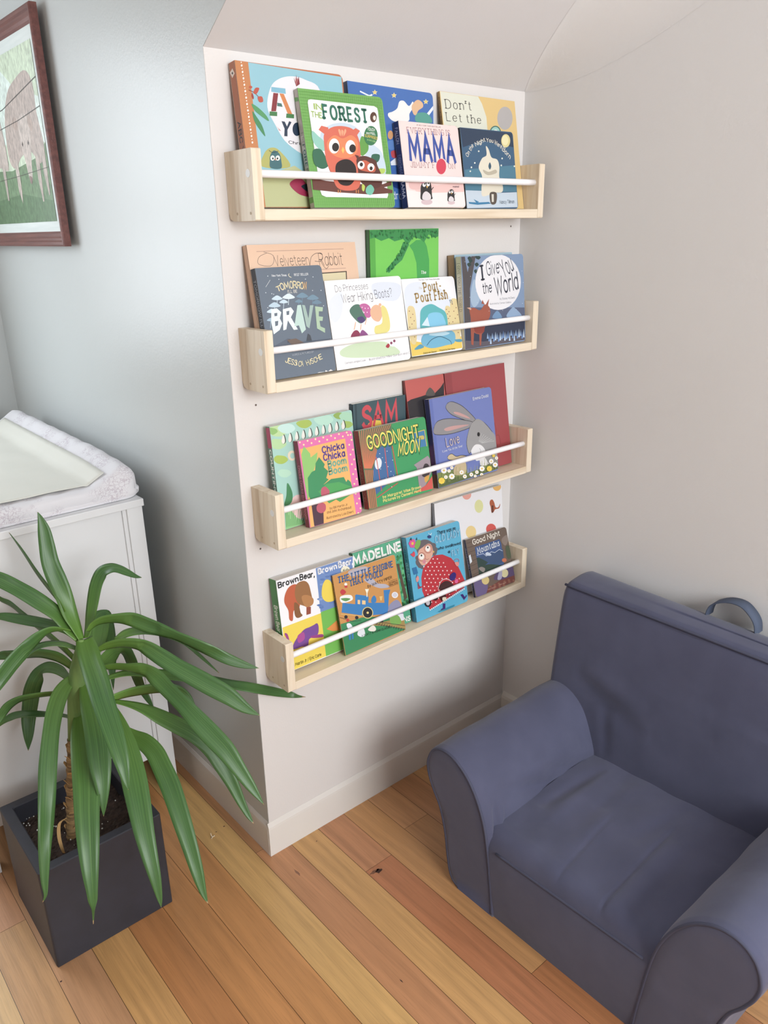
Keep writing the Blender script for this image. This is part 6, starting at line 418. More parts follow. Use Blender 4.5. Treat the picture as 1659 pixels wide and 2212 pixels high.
BK = {
"abc":[1,[0.0442,-0.0503,1.453],[-0.11756,0.00442,0.00052],0.231,0.2351,0.0209],
"blue":[1,[0.288,-0.0453,1.4545],[-0.12295,0.01446,0.00629],0.2255,0.2253,0.0143],
"dont":[1,[0.5422,-0.0503,1.4518],[-0.17416,0.00456,0.00545],0.2405,0.2338,0.0067],
"velvet":[2,[0.0441,-0.0553,1.1496],[-0.15558,0.00243,-0.00144],0.2531,0.2429,0.0159],
"tree":[2,[0.3399,-0.0146,1.1465],[0.0039,-0.00233,-0.00072],0.1972,0.2649,0.0136],
"tan":[2,[0.5777,-0.0429,1.1485],[-0.08968,0.00013,0.00069],0.197,0.207,0.0223],
"count":[3,[0.0621,-0.0461,0.8328],[-0.08994,0.0,0.03833],0.2139,0.2162,0.0143],
"sam":[3,[0.2814,-0.0182,0.8321],[-0.01878,0.00285,0.00513],0.1538,0.2253,0.0112],
"redblack":[3,[0.4374,-0.0512,0.8328],[-0.16001,-0.00216,0.00154],0.123,0.2583,0.008],
"red":[3,[0.5649,-0.0458,0.8326],[-0.14272,-0.00425,-0.0],0.2127,0.2577,0.008],
"bear":[4,[0.0444,-0.0575,0.5102],[-0.13044,0.01994,0.00665],0.2095,0.2103,0.0272],
"madeline":[4,[0.2647,-0.0546,0.506],[-0.19325,0.00801,-0.01265],0.145,0.2113,0.012],
"dots":[4,[0.5243,-0.0391,0.5079],[-0.10414,0.01777,-0.01601],0.246,0.2637,0.0098],
"forest":[1,[0.1601,-0.0756,1.4519],[-0.17407,-0.00212,0.00182],0.1985,0.203,0.013],
"mama":[1,[0.3951,-0.073,1.4529],[-0.17147,0.00266,0.00674],0.1682,0.1632,0.0173],
"night":[1,[0.5754,-0.0635,1.4509],[-0.15133,0.00091,-0.00303],0.1694,0.1635,0.0081],
"brave":[2,[0.0449,-0.0774,1.1494],[-0.17953,0.0,0.00024],0.1492,0.2033,0.016],
"princess":[2,[0.1963,-0.0773,1.1487],[-0.18087,-0.0002,-9e-05],0.1989,0.1736,0.012],
"pout":[2,[0.4084,-0.0662,1.1507],[-0.21343,0.00753,-0.00707],0.1583,0.1641,0.014],
"world":[2,[0.5683,-0.0726,1.149],[-0.09579,0.00421,-0.0],0.212,0.2038,0.017],
"chicka":[3,[0.1116,-0.0757,0.8349],[-0.1607,0.00504,-0.0],0.139,0.1805,0.016],
"moon":[3,[0.2719,-0.0743,0.835],[-0.17367,-0.00156,0.00338],0.1966,0.1735,0.0182],
"love":[3,[0.4868,-0.071,0.8342],[-0.15954,-0.00074,0.00893],0.2134,0.21,0.0169],
"engine":[4,[0.1872,-0.0789,0.505],[-0.20629,0.00717,-0.0],0.1839,0.1891,0.0045],
"lady":[4,[0.4141,-0.072,0.5056],[-0.17296,-0.00809,-0.02522],0.1764,0.2152,0.0174],
"mount":[4,[0.6139,-0.0816,0.5102],[-0.29389,0.0229,-0.00439],0.1553,0.1536,0.0093]}
# rounded: corner radius of the fore edge; hard: hardcover overhang
META = {
"abc":["board_book","large light blue book with orange spine standing leftmost on the topmost shelf",0,10],
"forest":["board_book","green bordered book with an orange owl leaning before the large light blue book",0,9],
"blue":["board_book","blue book with yellow stars half hidden behind the owl book",0,9],
"mama":["board_book","pale pink book with large blue capitals and two penguins",0,8],
"night":["board_book","dark blue night book with white bears under a yellow moon",0,8],
"dont":["hardcover_book","tan and cream book with a silver medal, rightmost at the back of the topmost shelf",1,0],
"velvet":["hardcover_book","large peach book with curly script title behind the dark lettering book",1,0],
"brave":["board_book","small slate grey book with glowing white tree lettering on the second shelf",0,8],
"princess":["board_book","wide white book with a bending girl cartoon and thin grey title",0,8],
"tree":["hardcover_book","bright green book with dark leafy canopy standing upright behind the white books",1,0],
"pout":["board_book","white and yellow book with a large blue fish shape and gold title",0,9],
"tan":["picture_book","pale blue book with brown spine hidden behind the moonlit deer book",1,3],
"world":["board_book","blue grey book with a big white moon, red deer and snowy trees",0,9],
"count":["board_book","mint green leaf patterned book with a row of white drop cutouts",0,6],
"chicka":["board_book","small pink dotted border book with orange centre and green leaf shapes",0,8],
"sam":["hardcover_book","worn dark teal book with three red scrawled letters at the back of the third shelf",1,0],
"moon":["board_book","green and red book with yellow title and striped curtain on the third shelf",0,9],
"redblack":["picture_book","red book with a black jagged silhouette beside the plain red book",1,0],
"red":["hardcover_book","large plain dark red book, tallest at the right of the third shelf",1,0],
"love":["board_book","periwinkle blue book with a grey rabbit and daisies",0,9],
"bear":["board_book","thick white and yellow book with brown and purple animal shapes and green spine",0,3],
"madeline":["hardcover_book","green book with white capital title behind the blue train book",1,0],
"engine":["board_book","orange and green book with a blue steam train, leaning on the lowest shelf",0,6],
"lady":["board_book","sky blue book with a woman in a red polka dot dress",0,9],
"dots":["hardcover_book","large white book with pastel dots behind the polka dot dress book",1,0],
"mount":["board_book","small brown cabin window book, rightmost on the lowest shelf",0,9]}
GAIN = .90
def ink(h):
    c = lit(h, GAIN); y = .2126 * c[0] + .7152 * c[1] + .0722 * c[2]; return tuple(q * .90 + y * .10 for q in c)
class CM:
    def __init__(s): s.v = []; s.f = []; s.c = []
    def face(s, pts, col):
        b = len(s.v); s.v.extend(pts); s.f.append(tuple(range(b, b + len(pts)))); s.c.append(col)
def outline(w, h, r, k=5):
    if r < 1e-5: return [(0, 0), (w, 0), (w, h), (0, h)]
    o = [(0, 0)]
    for cx, cz, a0 in ((w - r, r, -pi / 2), (w - r, h - r, 0)):
        for i in range(k + 1): a = a0 + i / k * pi / 2; o.append((cx + r * cos(a), cz + r * sin(a)))
    return o + [(0, h)]
def slab_faces(cm, ol, y0, y1, cf, cb, ce):
    cm.face([(x, y0, z) for x, z in ol], cf); cm.face([(x, y1, z) for x, z in ol][::-1], cb)
    n = len(ol)
    for i in range(n):
        a, b = ol[i], ol[(i + 1) % n]; cm.face([(a[0], y1, a[1]), (b[0], y1, b[1]), (b[0], y0, b[1]), (a[0], y0, a[1])], ce)
def book(key):
    sh, o3, rot, w, h, t = BK[key]; name, label, hard, rad = META[key]
    root = thing(name, label, 'book', o3, {1: 'books on the topmost shelf', 2: 'books on the second shelf', 3: 'books on the third shelf', 4: 'books on the lowest shelf'}[sh], rot)
    A = ART[key]; z = [a for a in A if a[0] == 'Z']; A = [a for a in A if a[0] != 'Z']
    spine = ink(z[0][1]); front = ink(z[0][2])
    if A and A[0][0] == 'P' and A[0][1] == 'F' and A[0][3][0] == 0 and A[0][3][1] == 0 and abs(A[0][3][2] / 1e4 - w) < .001 and abs(A[0][3][5] / 1e4 - h) < .001:
        front = ink(A[0][2]); A = A[1:]
    cm = CM(); r = rad / 1000.; ct = .0022 if hard else .0014
    ol = outline(w, h, r); edge = front if hard else lit('d9d5ce')
    slab_faces(cm, ol, 0, ct, front, lit('e8e6e0'), tuple(.85 * q for q in front) if hard else edge)
    bc = spine if hard else front
    slab_faces(cm, ol, t - ct, t, lit('e8e6e0'), bc, tuple(.85 * q for q in bc) if hard else edge)
    # spine board
    s0 = [(0, 0), (.0016, 0), (.0016, h), (0, h)]
    cm.face([(0, 0, 0), (0, 0, h), (0, t, h), (0, t, 0)], spine)
    cm.face([(0, ct, h), (.0016, ct, h), (.0016, t - ct, h), (0, t - ct, h)], spine); cm.face([(0, t - ct, 0), (.0016, t - ct, 0), (.0016, ct, 0), (0, ct, 0)], spine)
    def clampc(u, v):
        if r > 1e-5 and u > w - r:
            for cz in (r, h - r):
                if (cz == r and v < r) or (cz == h - r and v > h - r):
                    d = math.hypot(u - (w - r), v - cz)
                    if d > r - .0003: k = (r - .0003) / d; return (w - r + (u - w + r) * k, cz + (v - cz) * k)
        return (min(max(u, .0002), w - .0002), min(max(v, .0002), h - .0002))
    lay = [0, 0]
    def put(fc, polys, col):
        i = 0 if fc == 'F' else 1; lay[i] += 1; e = -(4e-5 + lay[i] * 1.1e-5)
        for P in polys:
            Q = []
            for u, v in P:
                if fc == 'F': u, v = clampc(u, v); q = (u, e, v)
                else: u = min(max(u, .0003), t - .0003); v = min(max(v, .0003), h - .0003); q = (e, u, v)
                if not Q or (abs(Q[-1][0] - q[0]) + abs(Q[-1][1] - q[1]) + abs(Q[-1][2] - q[2])) > 2e-6: Q.append(q)
            if len(Q) > 2: cm.face(Q, col)
    for a in A:
        k, fc, c = a[0], a[1], ink(a[2])
        if k in 'PS':
            q = a[3]; p = [(q[i] / 1e4, q[i + 1] / 1e4) for i in range(0, len(q), 2)]
            put(fc, [catmull(p, True, 5) if k == 'S' else p], c)
        elif k in 'LW':
            q = a[4]; p = [(q[i] / 1e4, q[i + 1] / 1e4) for i in range(0, len(q), 2)]
            if k == 'W': p = catmull(p, False, 4)
            R = []; strip(p, a[3] * 7.5e-5 * .5 * 1.9, R); put(fc, R, c)
        elif k == 'E':
            x, y, ax, ay, bx, by = [v / 1e4 for v in a[3]]
            n = 22 if abs(ax) > .003 else 10
            put(fc, [[(x + ax * cos(q) + bx * sin(q), y + ay * cos(q) + by * sin(q)) for q in [2 * pi * i / n for i in range(n)]]], c)
        elif k == 'T':
            x, y, ax, ay, bx, by = [v / 1e4 for v in a[4]]
            if math.hypot(bx, by) < .0055: a = a[:5] + [min(a[5], 1.25)] + a[6:]
            put('F' if fc == 'F' else 'K', text_polys(a[3], (x, y), (ax, ay), (bx, by), a[5], a[6]), c)
    me = bpy.data.meshes.new('cover'); me.from_pydata(cm.v, [], cm.f); me.materials.append(M_GLOSS if key in GLOSSY else M_MATTE)
    ca = me.color_attributes.new('print', 'FLOAT_COLOR', 'CORNER')
    buf = []
    for p, c in zip(me.polygons, cm.c): buf.extend([c[0], c[1], c[2], 1.0] * p.loop_total)
    ca.data.foreach_set('color', buf); me.update()
    o = bpy.data.objects.new('cover', me); COL.objects.link(o); o.parent = root
    i = .003 if hard else .0004
    po = [(.0017, i)] + [(x, z) for x, z in [(q[0] - i, min(max(q[1], i), h - i)) for q in ol[1:-1]]] + [(.0017, h - i)]
    bm = bmesh.new(); Av = [bm.verts.new((x, ct + .00005, z)) for x, z in po]; Bv = [bm.verts.new((x, t - ct - .00005, z)) for x, z in po]; n = len(po)
    for q in range(n): bm.faces.new((Av[q], Av[(q + 1) % n], Bv[(q + 1) % n], Bv[q]))
    bm.faces.new(Av); bm.faces.new(Bv[::-1])
    bmobj('page_block', bm, M_PAGE if hard else M_PAGEW, root)
    return root
GLOSSY = {'forest', 'velvet', 'tree', 'love', 'lady', 'dots', 'abc', 'red', 'redblack', 'blue'}
for key in BK: book(key)

# ---------------------------------------------------------------- dresser
DX0, DX1, DY0, DY1, DH = -.545, -.053, .378, 1.18, .826
dr = thing('dresser', 'white painted dresser with framed side panel behind the plant, changing pad on top', 'dresser', ((DX0 + DX1) / 2, (DY0 + DY1) / 2, 0))
def loc(a, b): c = dr.location; return (a[0] - c.x, a[1] - c.y, a[2]), (b[0] - c.x, b[1] - c.y, b[2])
a, b = loc((DX0 - .004, DY0 - .004, DH - .018), (DX1 + .004, DY1 + .004, DH)); box('top_board', a, b, M_WHITE, dr, .0015)
for x0, x1 in ((DX0, DX0 + .038), (DX1 - .038, DX1)):
    for y0, y1 in ((DY0, DY0 + .045), (DY1 - .045, DY1)):
        a, b = loc((x0, y0, 0), (x1, y1, DH - .0185)); box('leg', a, b, M_WHITE, dr, .001)
        if y0 == DY0:
            xx = (x1, x1 + .009) if x0 == DX0 else (x0 - .009, x0)
            a, b = loc((xx[0], y0 + .006, .115), (xx[1], y0 + .03, DH - .0185)); box('panel_moulding', a, b, M_WHITE, dr)
a, b = loc((DX0 + .0385, DY0 + .012, .115), (DX1 - .0385, DY0 + .024, DH - .0185)); box('side_panel', a, b, M_WHITE, dr)
a, b = loc((DX0 + .0385, DY1 - .024, .115), (DX1 - .0385, DY1 - .012, DH - .0185)); box('side_panel', a, b, M_WHITE, dr)
a, b = loc((DX1 - .02, DY0 + .0455, .115), (DX1 - .008, DY1 - .0455, DH - .0185)); box('back_panel', a, b, M_WHITE, dr)
for j in range(3):
    z0 = .125 + j * .228
    a, b = loc((DX0 + .003, DY0 + .05, z0), (DX0 + .021, DY1 - .05, z0 + .218)); d = box('drawer', a, b, M_WHITE, dr, .001)
    for yy in (.25, .75):
        y = DY0 + (DY1 - DY0) * yy; bm = bmesh.new(); bmesh.ops.create_uvsphere(bm, u_segments=14, v_segments=8, radius=.014, matrix=Matrix.Translation((DX0 - .011 - dr.location.x, y - dr.location.y, z0 + .11)))
        bmobj('knob', bm, M_DARK, d, True)
# changing pad: raised long sides, low ends
PX0, PX1, PY0, PY1, PZ = -.505, -.043, .392, 1.235, DH
def pad_h(u, v):
    """u across 0..1, v along 0..1 -> height above the dresser"""
    su = abs(u - .5) * 2
    side = .040 + .046 * max(0, min(1, (su - .50) / .34)) ** 1.0
    side = side if su < .84 else .086 - .010 * ((su - .84) / .16) ** 2
    edge = min(1, (1 - su) * 231 / 22) ; edge = (1 - (1 - edge) ** 2) ** .5
    ev = min(v, 1 - v) * 843 / 26; ev = min(1, ev); ev = (1 - (1 - ev) ** 2) ** .5
    lip = 1 - .13 * max(0, 1 - v * 5) * (su > .5)
    return max(.012, side * (.35 + .65 * edge) * (.35 + .65 * ev) * lip)
pv, pf = [], []
NU, NV = 56, 80
rn = random.Random(3)
for j in range(NV + 1):
    for i in range(NU + 1):
        tu = i / NU; tv = j / NV
        u = tu * tu * (3 - 2 * tu) * .35 + tu * .65; v = tv * tv * (3 - 2 * tv) * .4 + tv * .6
        hh = pad_h(u, v) + .0012 * sin(v * 31 + u * 9) * sin(u * 17 + v * 5) + .0008 * sin(u * 53 - v * 60)
        x = PX0 + (PX1 - PX0) * u; y = PY0 + (PY1 - PY0) * v
        # round the plan corners
        dx = min(u, 1 - u) * .462; dy = min(v, 1 - v) * .843; rr = .035
        if dx < rr and dy < rr:
            d = math.hypot(rr - dx, rr - dy)
            if d > rr: k = rr / d; ex = (rr - dx) * (1 - k); ey = (rr - dy) * (1 - k); x += ex * (1 if u < .5 else -1); y += ey * (1 if v < .5 else -1)
        pv.append((x, y, PZ + hh))
top_n = len(pv)
for j in range(NV):
    for i in range(NU): a = j * (NU + 1) + i; pf.append((a, a + 1, a + NU + 2, a + NU + 1))
ring = [i for i in range(NU + 1)] + [j * (NU + 1) + NU for j in range(1, NV + 1)] + [NV * (NU + 1) + i for i in range(NU - 1, -1, -1)] + [j * (NU + 1) for j in range(NV - 1, 0, -1)]
cxp, cyp = (PX0 + PX1) / 2, (PY0 + PY1) / 2
prev = ring
for (ins, zz) in ((-.004, .020), (-.003, .010), (.004, .001)):
    cur = []
    for q in ring:
        x, y, z = pv[q]; dx, dy = x - cxp, y - cyp; l = math.hypot(dx, dy)
        sx = (abs(dx) - ins) / abs(dx) if abs(dx) > .1 else 1; sy = (abs(dy) - ins) / abs(dy) if abs(dy) > .2 else 1
        cur.append(len(pv)); pv.append((cxp + dx * sx, cyp + dy * sy, PZ + min(zz, z - PZ)))
    n = len(ring)
    for q in range(n): pf.append((prev[(q + 1) % n], prev[q], cur[q], cur[(q + 1) % n]))
    prev = cur
pf.append(tuple(prev))
M_PAD = mat('floral_pad_cover', lit('e9e7ea'), .85, .2)
def toile(m):
    b = m.node_tree.nodes['Principled BSDF']; tc = node(m, 'ShaderNodeTexCoord')
    v = node(m, 'ShaderNodeTexVoronoi', feature='DISTANCE_TO_EDGE'); v.inputs['Scale'].default_value = 78
    n0 = node(m, 'ShaderNodeTexNoise'); n0.inputs['Scale'].default_value = 30; n0.inputs['Detail'].default_value = 3
    mx = node(m, 'ShaderNodeMixRGB'); mx.inputs['Fac'].default_value = .10; link(m, tc, 'Object', n0, 'Vector'); link(m, tc, 'Object', mx, 'Color1'); link(m, n0, 'Color', mx, 'Color2'); link(m, mx, 'Color', v, 'Vector')
    n = node(m, 'ShaderNodeTexNoise'); n.inputs['Scale'].default_value = 13; n.inputs['Detail'].default_value = 2; link(m, tc, 'Object', n, 'Vector')
    r1 = node(m, 'ShaderNodeMapRange'); r1.inputs['From Min'].default_value = .0; r1.inputs['From Max'].default_value = .12; r1.inputs['To Min'].default_value = 1; r1.inputs['To Max'].default_value = 0; link(m, v, 'Distance', r1, 'Value')
    r2 = node(m, 'ShaderNodeMapRange'); r2.inputs['From Min'].default_value = .47; r2.inputs['From Max'].default_value = .56; link(m, n, 'Fac', r2, 'Value')
    mu = node(m, 'ShaderNodeMath', operation='MULTIPLY'); link(m, r1, 'Result', mu, 0); link(m, r2, 'Result', mu, 1)
    m2 = node(m, 'ShaderNodeMath', operation='MULTIPLY'); m2.inputs[1].default_value = .6; link(m, mu, 'Value', m2, 0)
    c = node(m, 'ShaderNodeMixRGB'); c.inputs['Color1'].default_value = (*lit('dddbde'), 1); c.inputs['Color2'].default_value = (*lit('ab9ca8'), 1); link(m, m2, 'Value', c, 'Fac'); link(m, c, 'Color', b, 'Base Color')
toile(M_PAD)
pad = obj('changing_pad', pv, pf, M_PAD, None, True)
tag(pad, 'white contoured changing pad with faint pink rose print lying on the dresser', 'changing pad')
# thin liner in the hollow
lv, lf = [], []
n1, n2 = 30, 46
for j in range(n2 + 1):
    for i in range(n1 + 1):
        u = .15 + .70 * i / n1; v = .045 + .9 * j / n2
        lv.append((PX0 + (PX1 - PX0) * u, PY0 + (PY1 - PY0) * v, PZ + pad_h(u, v) + .0040 + .0011 * sin(v * 23 + u * 14) * sin(u * 11) + .0006 * sin(v * 90 + 7 * u)))
for j in range(n2):
    for i in range(n1): a = j * (n1 + 1) + i; lf.append((a, a + 1, a + n1 + 2, a + n1 + 1))
ln = obj('changing_pad_liner', lv, lf, mat('cream_liner', lit('d9d8cf'), .45, .4), None, True)
so = ln.modifiers.new('thickness', 'SOLIDIFY'); so.thickness = .0012; so.offset = 1
tag(ln, 'thin cream liner sheet lying in the hollow of the changing pad', 'pad liner')

# ---------------------------------------------------------------- framed painting on the left wall
PFY0, PFY1, PFZ0, PFZ1, FD = .700, 1.36, 1.387, 1.901, .020
fr_ = thing('framed_picture', 'framed painting of pale cows in a green field hanging on the left wall', 'picture', (0, (PFY0 + PFY1) / 2, (PFZ0 + PFZ1) / 2))
fy, fz = fr_.location.y, fr_.location.z
M_FRAME = noise_mat('mahogany_frame', lit('7c4a42'), lit('5e332f'), (90, 6, 90), nscale=1.2, detail=3, rough=.32, bump=.2, bscale=300)
prof = [(0, -.002), (0, -.018), (.004, -.020), (.010, -.020), (.014, -.0165), (.019, -.0165), (.023, -.0135), (.030, -.0125), (.035, -.009), (.035, -.002)]  # inset, x
bm = bmesh.new(); rings = []
for ins, x in prof:
    rings.append([bm.verts.new((x - .011, y, z)) for y, z in ((PFY0 + ins - fy, PFZ0 + ins - fz), (PFY1 - ins - fy, PFZ0 + ins - fz), (PFY1 - ins - fy, PFZ1 - ins - fz), (PFY0 + ins - fy, PFZ1 - ins - fz))])
for q in range(len(rings)):
    A, B = rings[q], rings[(q + 1) % len(rings)]
    for s in range(4): bm.faces.new((A[s], A[(s + 1) % 4], B[(s + 1) % 4], B[s]))
bmobj('frame', bm, M_FRAME, fr_)
box('mat_board', (-.0195, PFY0 + .033 - fy, PFZ0 + .033 - fz), (-.014, PFY1 - .033 - fy, PFZ1 - .033 - fz), noise_mat('painted_mat_board', lit('dce3e0'), lit('c9d2d0'), (30, 5, 60), rough=.6), fr_)
def art_mat():
    m = mat('oil_paint', (.5, .5, .5), .45); b = m.node_tree.nodes['Principled BSDF']
    at = node(m, 'ShaderNodeAttribute', attribute_name='print'); tc = node(m, 'ShaderNodeTexCoord')
    n = node(m, 'ShaderNodeTexNoise'); n.inputs['Scale'].default_value = 70; n.inputs['Detail'].default_value = 5; mp = node(m, 'ShaderNodeMapping'); mp.inputs['Scale'].default_value = (1, 2.6, 1); link(m, tc, 'Object', mp, 'Vector'); link(m, mp, 'Vector', n, 'Vector')
    r = node(m, 'ShaderNodeMapRange'); r.inputs['From Min'].default_value = .3; r.inputs['From Max'].default_value = .7; r.inputs['To Min'].default_value = .68; r.inputs['To Max'].default_value = 1.3; link(m, n, 'Fac', r, 'Value')
    v = node(m, 'ShaderNodeVectorMath', operation='SCALE'); link(m, at, 'Color', v, 0); link(m, r, 'Result', v, 'Scale'); link(m, v, 'Vector', b, 'Base Color'); return m
cm = CM(); x0 = -.0202
box('wall_bumper', (-.0125, PFY0 + .08 - fy, PFZ1 - .10 - fz), (-.0001, PFY1 - .08 - fy, PFZ1 - .08 - fz), M_FRAME, fr_)
ya, yb, za, zb = PFY0 + .054, PFY1 - .055, PFZ0 + .059, PFZ1 - .063
def yz(u, v): return (ya + (yb - ya) * u, za + (zb - za) * v)
lay = 0
def paint(col, pts, sm=False):
    global lay
    lay += 1; P = catmull(pts, True, 5) if sm else pts
    P = [(min(max(p[0], 0), 1), min(max(p[1], 0), 1)) for p in P]
    cm.face([(x0 - lay * 4e-5, yz(*p)[0] - fy, yz(*p)[1] - fz) for p in P], lit(col))
paint('c9d8c0', [(0, 0), (1, 0), (1, 1), (0, 1)])
paint('d6e4dc', [(0, .45), (.6, .5), (1, .6), (1, 1), (.55, 1), (.3, .8), (0, .7)])
paint('6f8a68', [(0, 0), (1, 0), (1, .36), (.5, .33), (.12, .38), (0, .45)])
paint('5d7a58', [(0, 0), (1, 0), (1, .14), (.4, .18), (0, .12)])
paint('b6a8a0', [(.02, .42), (.05, .62), (.05, .78), (.12, .86), (.26, .84), (.40, .78), (.50, .62), (.52, .40), (.44, .34), (.34, .40), (.2, .42), (.1, .34)], True)
paint('c4b8b0', [(.17, .58), (.22, .64), (.30, .62), (.32, .5), (.29, .36), (.27, .26), (.235, .25), (.21, .36), (.18, .48)], True)
paint('b09e94', [(.12, .56), (.16, .62), (.185, .58), (.15, .53)], True); paint('b09e94', [(.32, .60), (.36, .64), (.40, .60), (.35, .56)], True)
paint('4f4440', [(.205, .47), (.215, .49), (.225, .47), (.215, .455)]); paint('4f4440', [(.285, .47), (.295, .49), (.305, .47), (.295, .455)]); paint('8c7670', [(.235, .27), (.27, .28), (.265, .24), (.245, .235)], True)
paint('b8aba2', [(.10, .40), (.15, .42), (.155, .25), (.135, .12), (.12, .12), (.11, .26)]); paint('b8aba2', [(.02, .42), (.07, .44), (.07, .28), (.045, .15), (.03, .16)])
paint('bfb3aa', [(.40, .38), (.45, .4), (.45, .2), (.42, .12), (.405, .2)])
paint('beb2aa', [(.55, .35), (.56, .6), (.62, .75), (.85, .72), (.92, .5), (.9, .3), (.8, .36), (.65, .36)], True); paint('b8aca4', [(.60, .38), (.65, .38), (.64, .15), (.62, .15)]); paint('b8aca4', [(.84, .36), (.89, .36), (.88, .14), (.86, .14)])
paint('4a4642', [(0, .80), (.5, .70), (1, .66), (1, .664), (.5, .705), (0, .806)]); paint('4a4642', [(0, .645), (.3, .61), (1, .56), (1, .564), (.3, .614), (0, .65)]); paint('55504a', [(0, .31), (.4, .29), (1, .27), (1, .273), (.4, .293), (0, .313)])
me = bpy.data.meshes.new('painting'); me.from_pydata(cm.v, [], cm.f); me.materials.append(art_mat())
ca = me.color_attributes.new('print', 'FLOAT_COLOR', 'CORNER'); buf = []
for p, c in zip(me.polygons, cm.c): buf.extend([c[0], c[1], c[2], 1.0] * p.loop_total)
ca.data.foreach_set('color', buf); me.update(); po = bpy.data.objects.new('painting', me); COL.objects.link(po); po.parent = fr_

# ---------------------------------------------------------------- potted plant
QX0, QX1, QY0, QY1, QH = -.499, -.243, .027, .284, .244
pl = thing('potted_plant', 'spiky green leafed houseplant in a square charcoal planter beside the dresser', 'plant', ((QX0 + QX1) / 2, (QY0 + QY1) / 2, 0))
cx, cy = pl.location.x, pl.location.y
M_POT = noise_mat('charcoal_planter', lit('35363f'), lit('303138'), (14, 14, 14), nscale=1.5, rough=.5, bump=.06, bscale=300, spec=.4)
bm = bmesh.new(); hw = (QX1 - QX0) / 2; wl = .023
def sq(h_, z): return [bm.verts.new((sx * h_, sy * h_, z)) for sx, sy in ((-1, -1), (1, -1), (1, 1), (-1, 1))]
lv_ = [sq(hw - .002, 0), sq(hw, .002), sq(hw, QH - .002), sq(hw - .002, QH), sq(hw - wl + .002, QH), sq(hw - wl, QH - .002), sq(hw - wl - .002, .03)]
bm.faces.new(lv_[0][::-1]); bm.faces.new(lv_[-1])
for A, B in zip(lv_, lv_[1:]):
    for s in range(4): bm.faces.new((A[s], A[(s + 1) % 4], B[(s + 1) % 4], B[s]))
vert_e = [e for e in bm.edges if abs(e.verts[0].co.z - e.verts[1].co.z) > .05]
bmesh.ops.bevel(bm, geom=vert_e, offset=.006, segments=3, profile=.5, affect='EDGES')
bmobj('planter', bm, M_POT, pl)
sv, sf = [], []; n = 40; r_ = random.Random(5)
for j in range(n + 1):
    for i in range(n + 1):
        x = -hw + wl + .0005 + (2 * (hw - wl) - .001) * i / n; y = -hw + wl + .0005 + (2 * (hw - wl) - .001) * j / n
        sv.append((x, y, QH - .042 + .004 * sin(x * 60 + y * 35) * sin(y * 80) + r_.uniform(-.002, .002)))
for j in range(n):
    for i in range(n): a = j * (n + 1) + i; sf.append((a, a + 1, a + n + 2, a + n + 1))
soil = obj('soil', sv, sf, noise_mat('potting_soil', lit('2c211c'), lit('4a3a32'), (120, 120, 120), rough=.95, bump=.8, bscale=320), pl)
bm = bmesh.new()
for k in range(62):
    x = r_.uniform(-.1, .1); y = r_.uniform(-.1, .1)
    if k % 3 == 0: x = r_.uniform(-.10, -.03); y = r_.uniform(0, .1)
    bmesh.ops.create_icosphere(bm, subdivisions=1, radius=r_.uniform(.0008, .0022), matrix=Matrix.Translation((x, y, QH - .0385 + r_.uniform(0, .002))))
pe = bmobj('perlite', bm, mat('perlite_white', lit('d8d6cf'), .8), pl); pe['kind'] = 'stuff'
# trunk with ringed leaf scars
TB = Vector((-.396 - cx, .14 - cy, QH - .046)); TT = Vector((-.305 - cx, .15 - cy, .655))
bm = bmesh.new(); pts, rad = [], []
N = 60
for k in range(N + 1):
    s = k / N; p = TB.lerp(TT, s) - Vector((.008 * sin(s * 3.1), 0, 0)); pts.append(p)
    rad.append((.0135 - .004 * s) * (1 + (.16 if k % 3 == 0 else 0)))
tube(bm, pts[:31], rad[:31], 14); trunk = bmobj('trunk', bm, noise_mat('dry_bark', lit('a98a5c'), lit('5c4632'), (25, 25, 240), rough=.85, bump=.5, bscale=200), pl, True)
bm = bmesh.new(); tube(bm, [pts[k] for k in range(30, 59, 4)], [.0115, .013, .015, .017, .018, .017, .012, .006], 12); bmobj('stem_top', bm, noise_mat('green_sheath', lit('5f7f45'), lit('7c9a58'), (60, 60, 5), rough=.6), pl, True)
M_HUSK = mat('dry_leaf_husk', lit('c9a26c'), .8)
bm = bmesh.new()
for k in range(30):
    s = .03 + k * .0155; p = TB.lerp(TT, s) - Vector((.008 * sin(s * 3.1), 0, 0)); a = k * 2.4; d = Vector((cos(a), sin(a), 0)); sd = Vector((-sin(a), cos(a), 0))
    q = [p + d * .011 - sd * .007, p + d * .011 + sd * .007, p + d * .017 + sd * .004 + Vector((0, 0, .010)), p + d * .018 - sd * .003 + Vector((0, 0, .010))]
    vs = [bm.verts.new(v) for v in q]; bm.faces.new(vs)
for (dx, dy) in ((-.012, -.004),):
    base = TB + Vector((-.008, -.008, .06)); base = Vector(base); P = [tuple(q) for q in (base, base + Vector((-.018, -.012, .004)), base + Vector((-.026, -.022, -.02)), base + Vector((-.026, -.032, -.05)), base + Vector((-.022, -.036, -.058)))]
    P = [Vector(q) for q in catmull(P, False, 4)]; last = None
    for k, p in enumerate(P):
        wdt = .0028 * sin(pi * min(1, (k + 1) / len(P)) ) + .0006; vs = (bm.verts.new(p + Vector((-wdt, .002, 0))), bm.verts.new(p + Vector((wdt, 0, 0))))
        if last: bm.faces.new((last[0], last[1], vs[1], vs[0]))
        last = vs
hk = bmobj('dry_husk', bm, M_HUSK, pl); hk.modifiers.new('thickness', 'SOLIDIFY').thickness = .0006; hk['label'] = 'dry brown curled leaf husks'
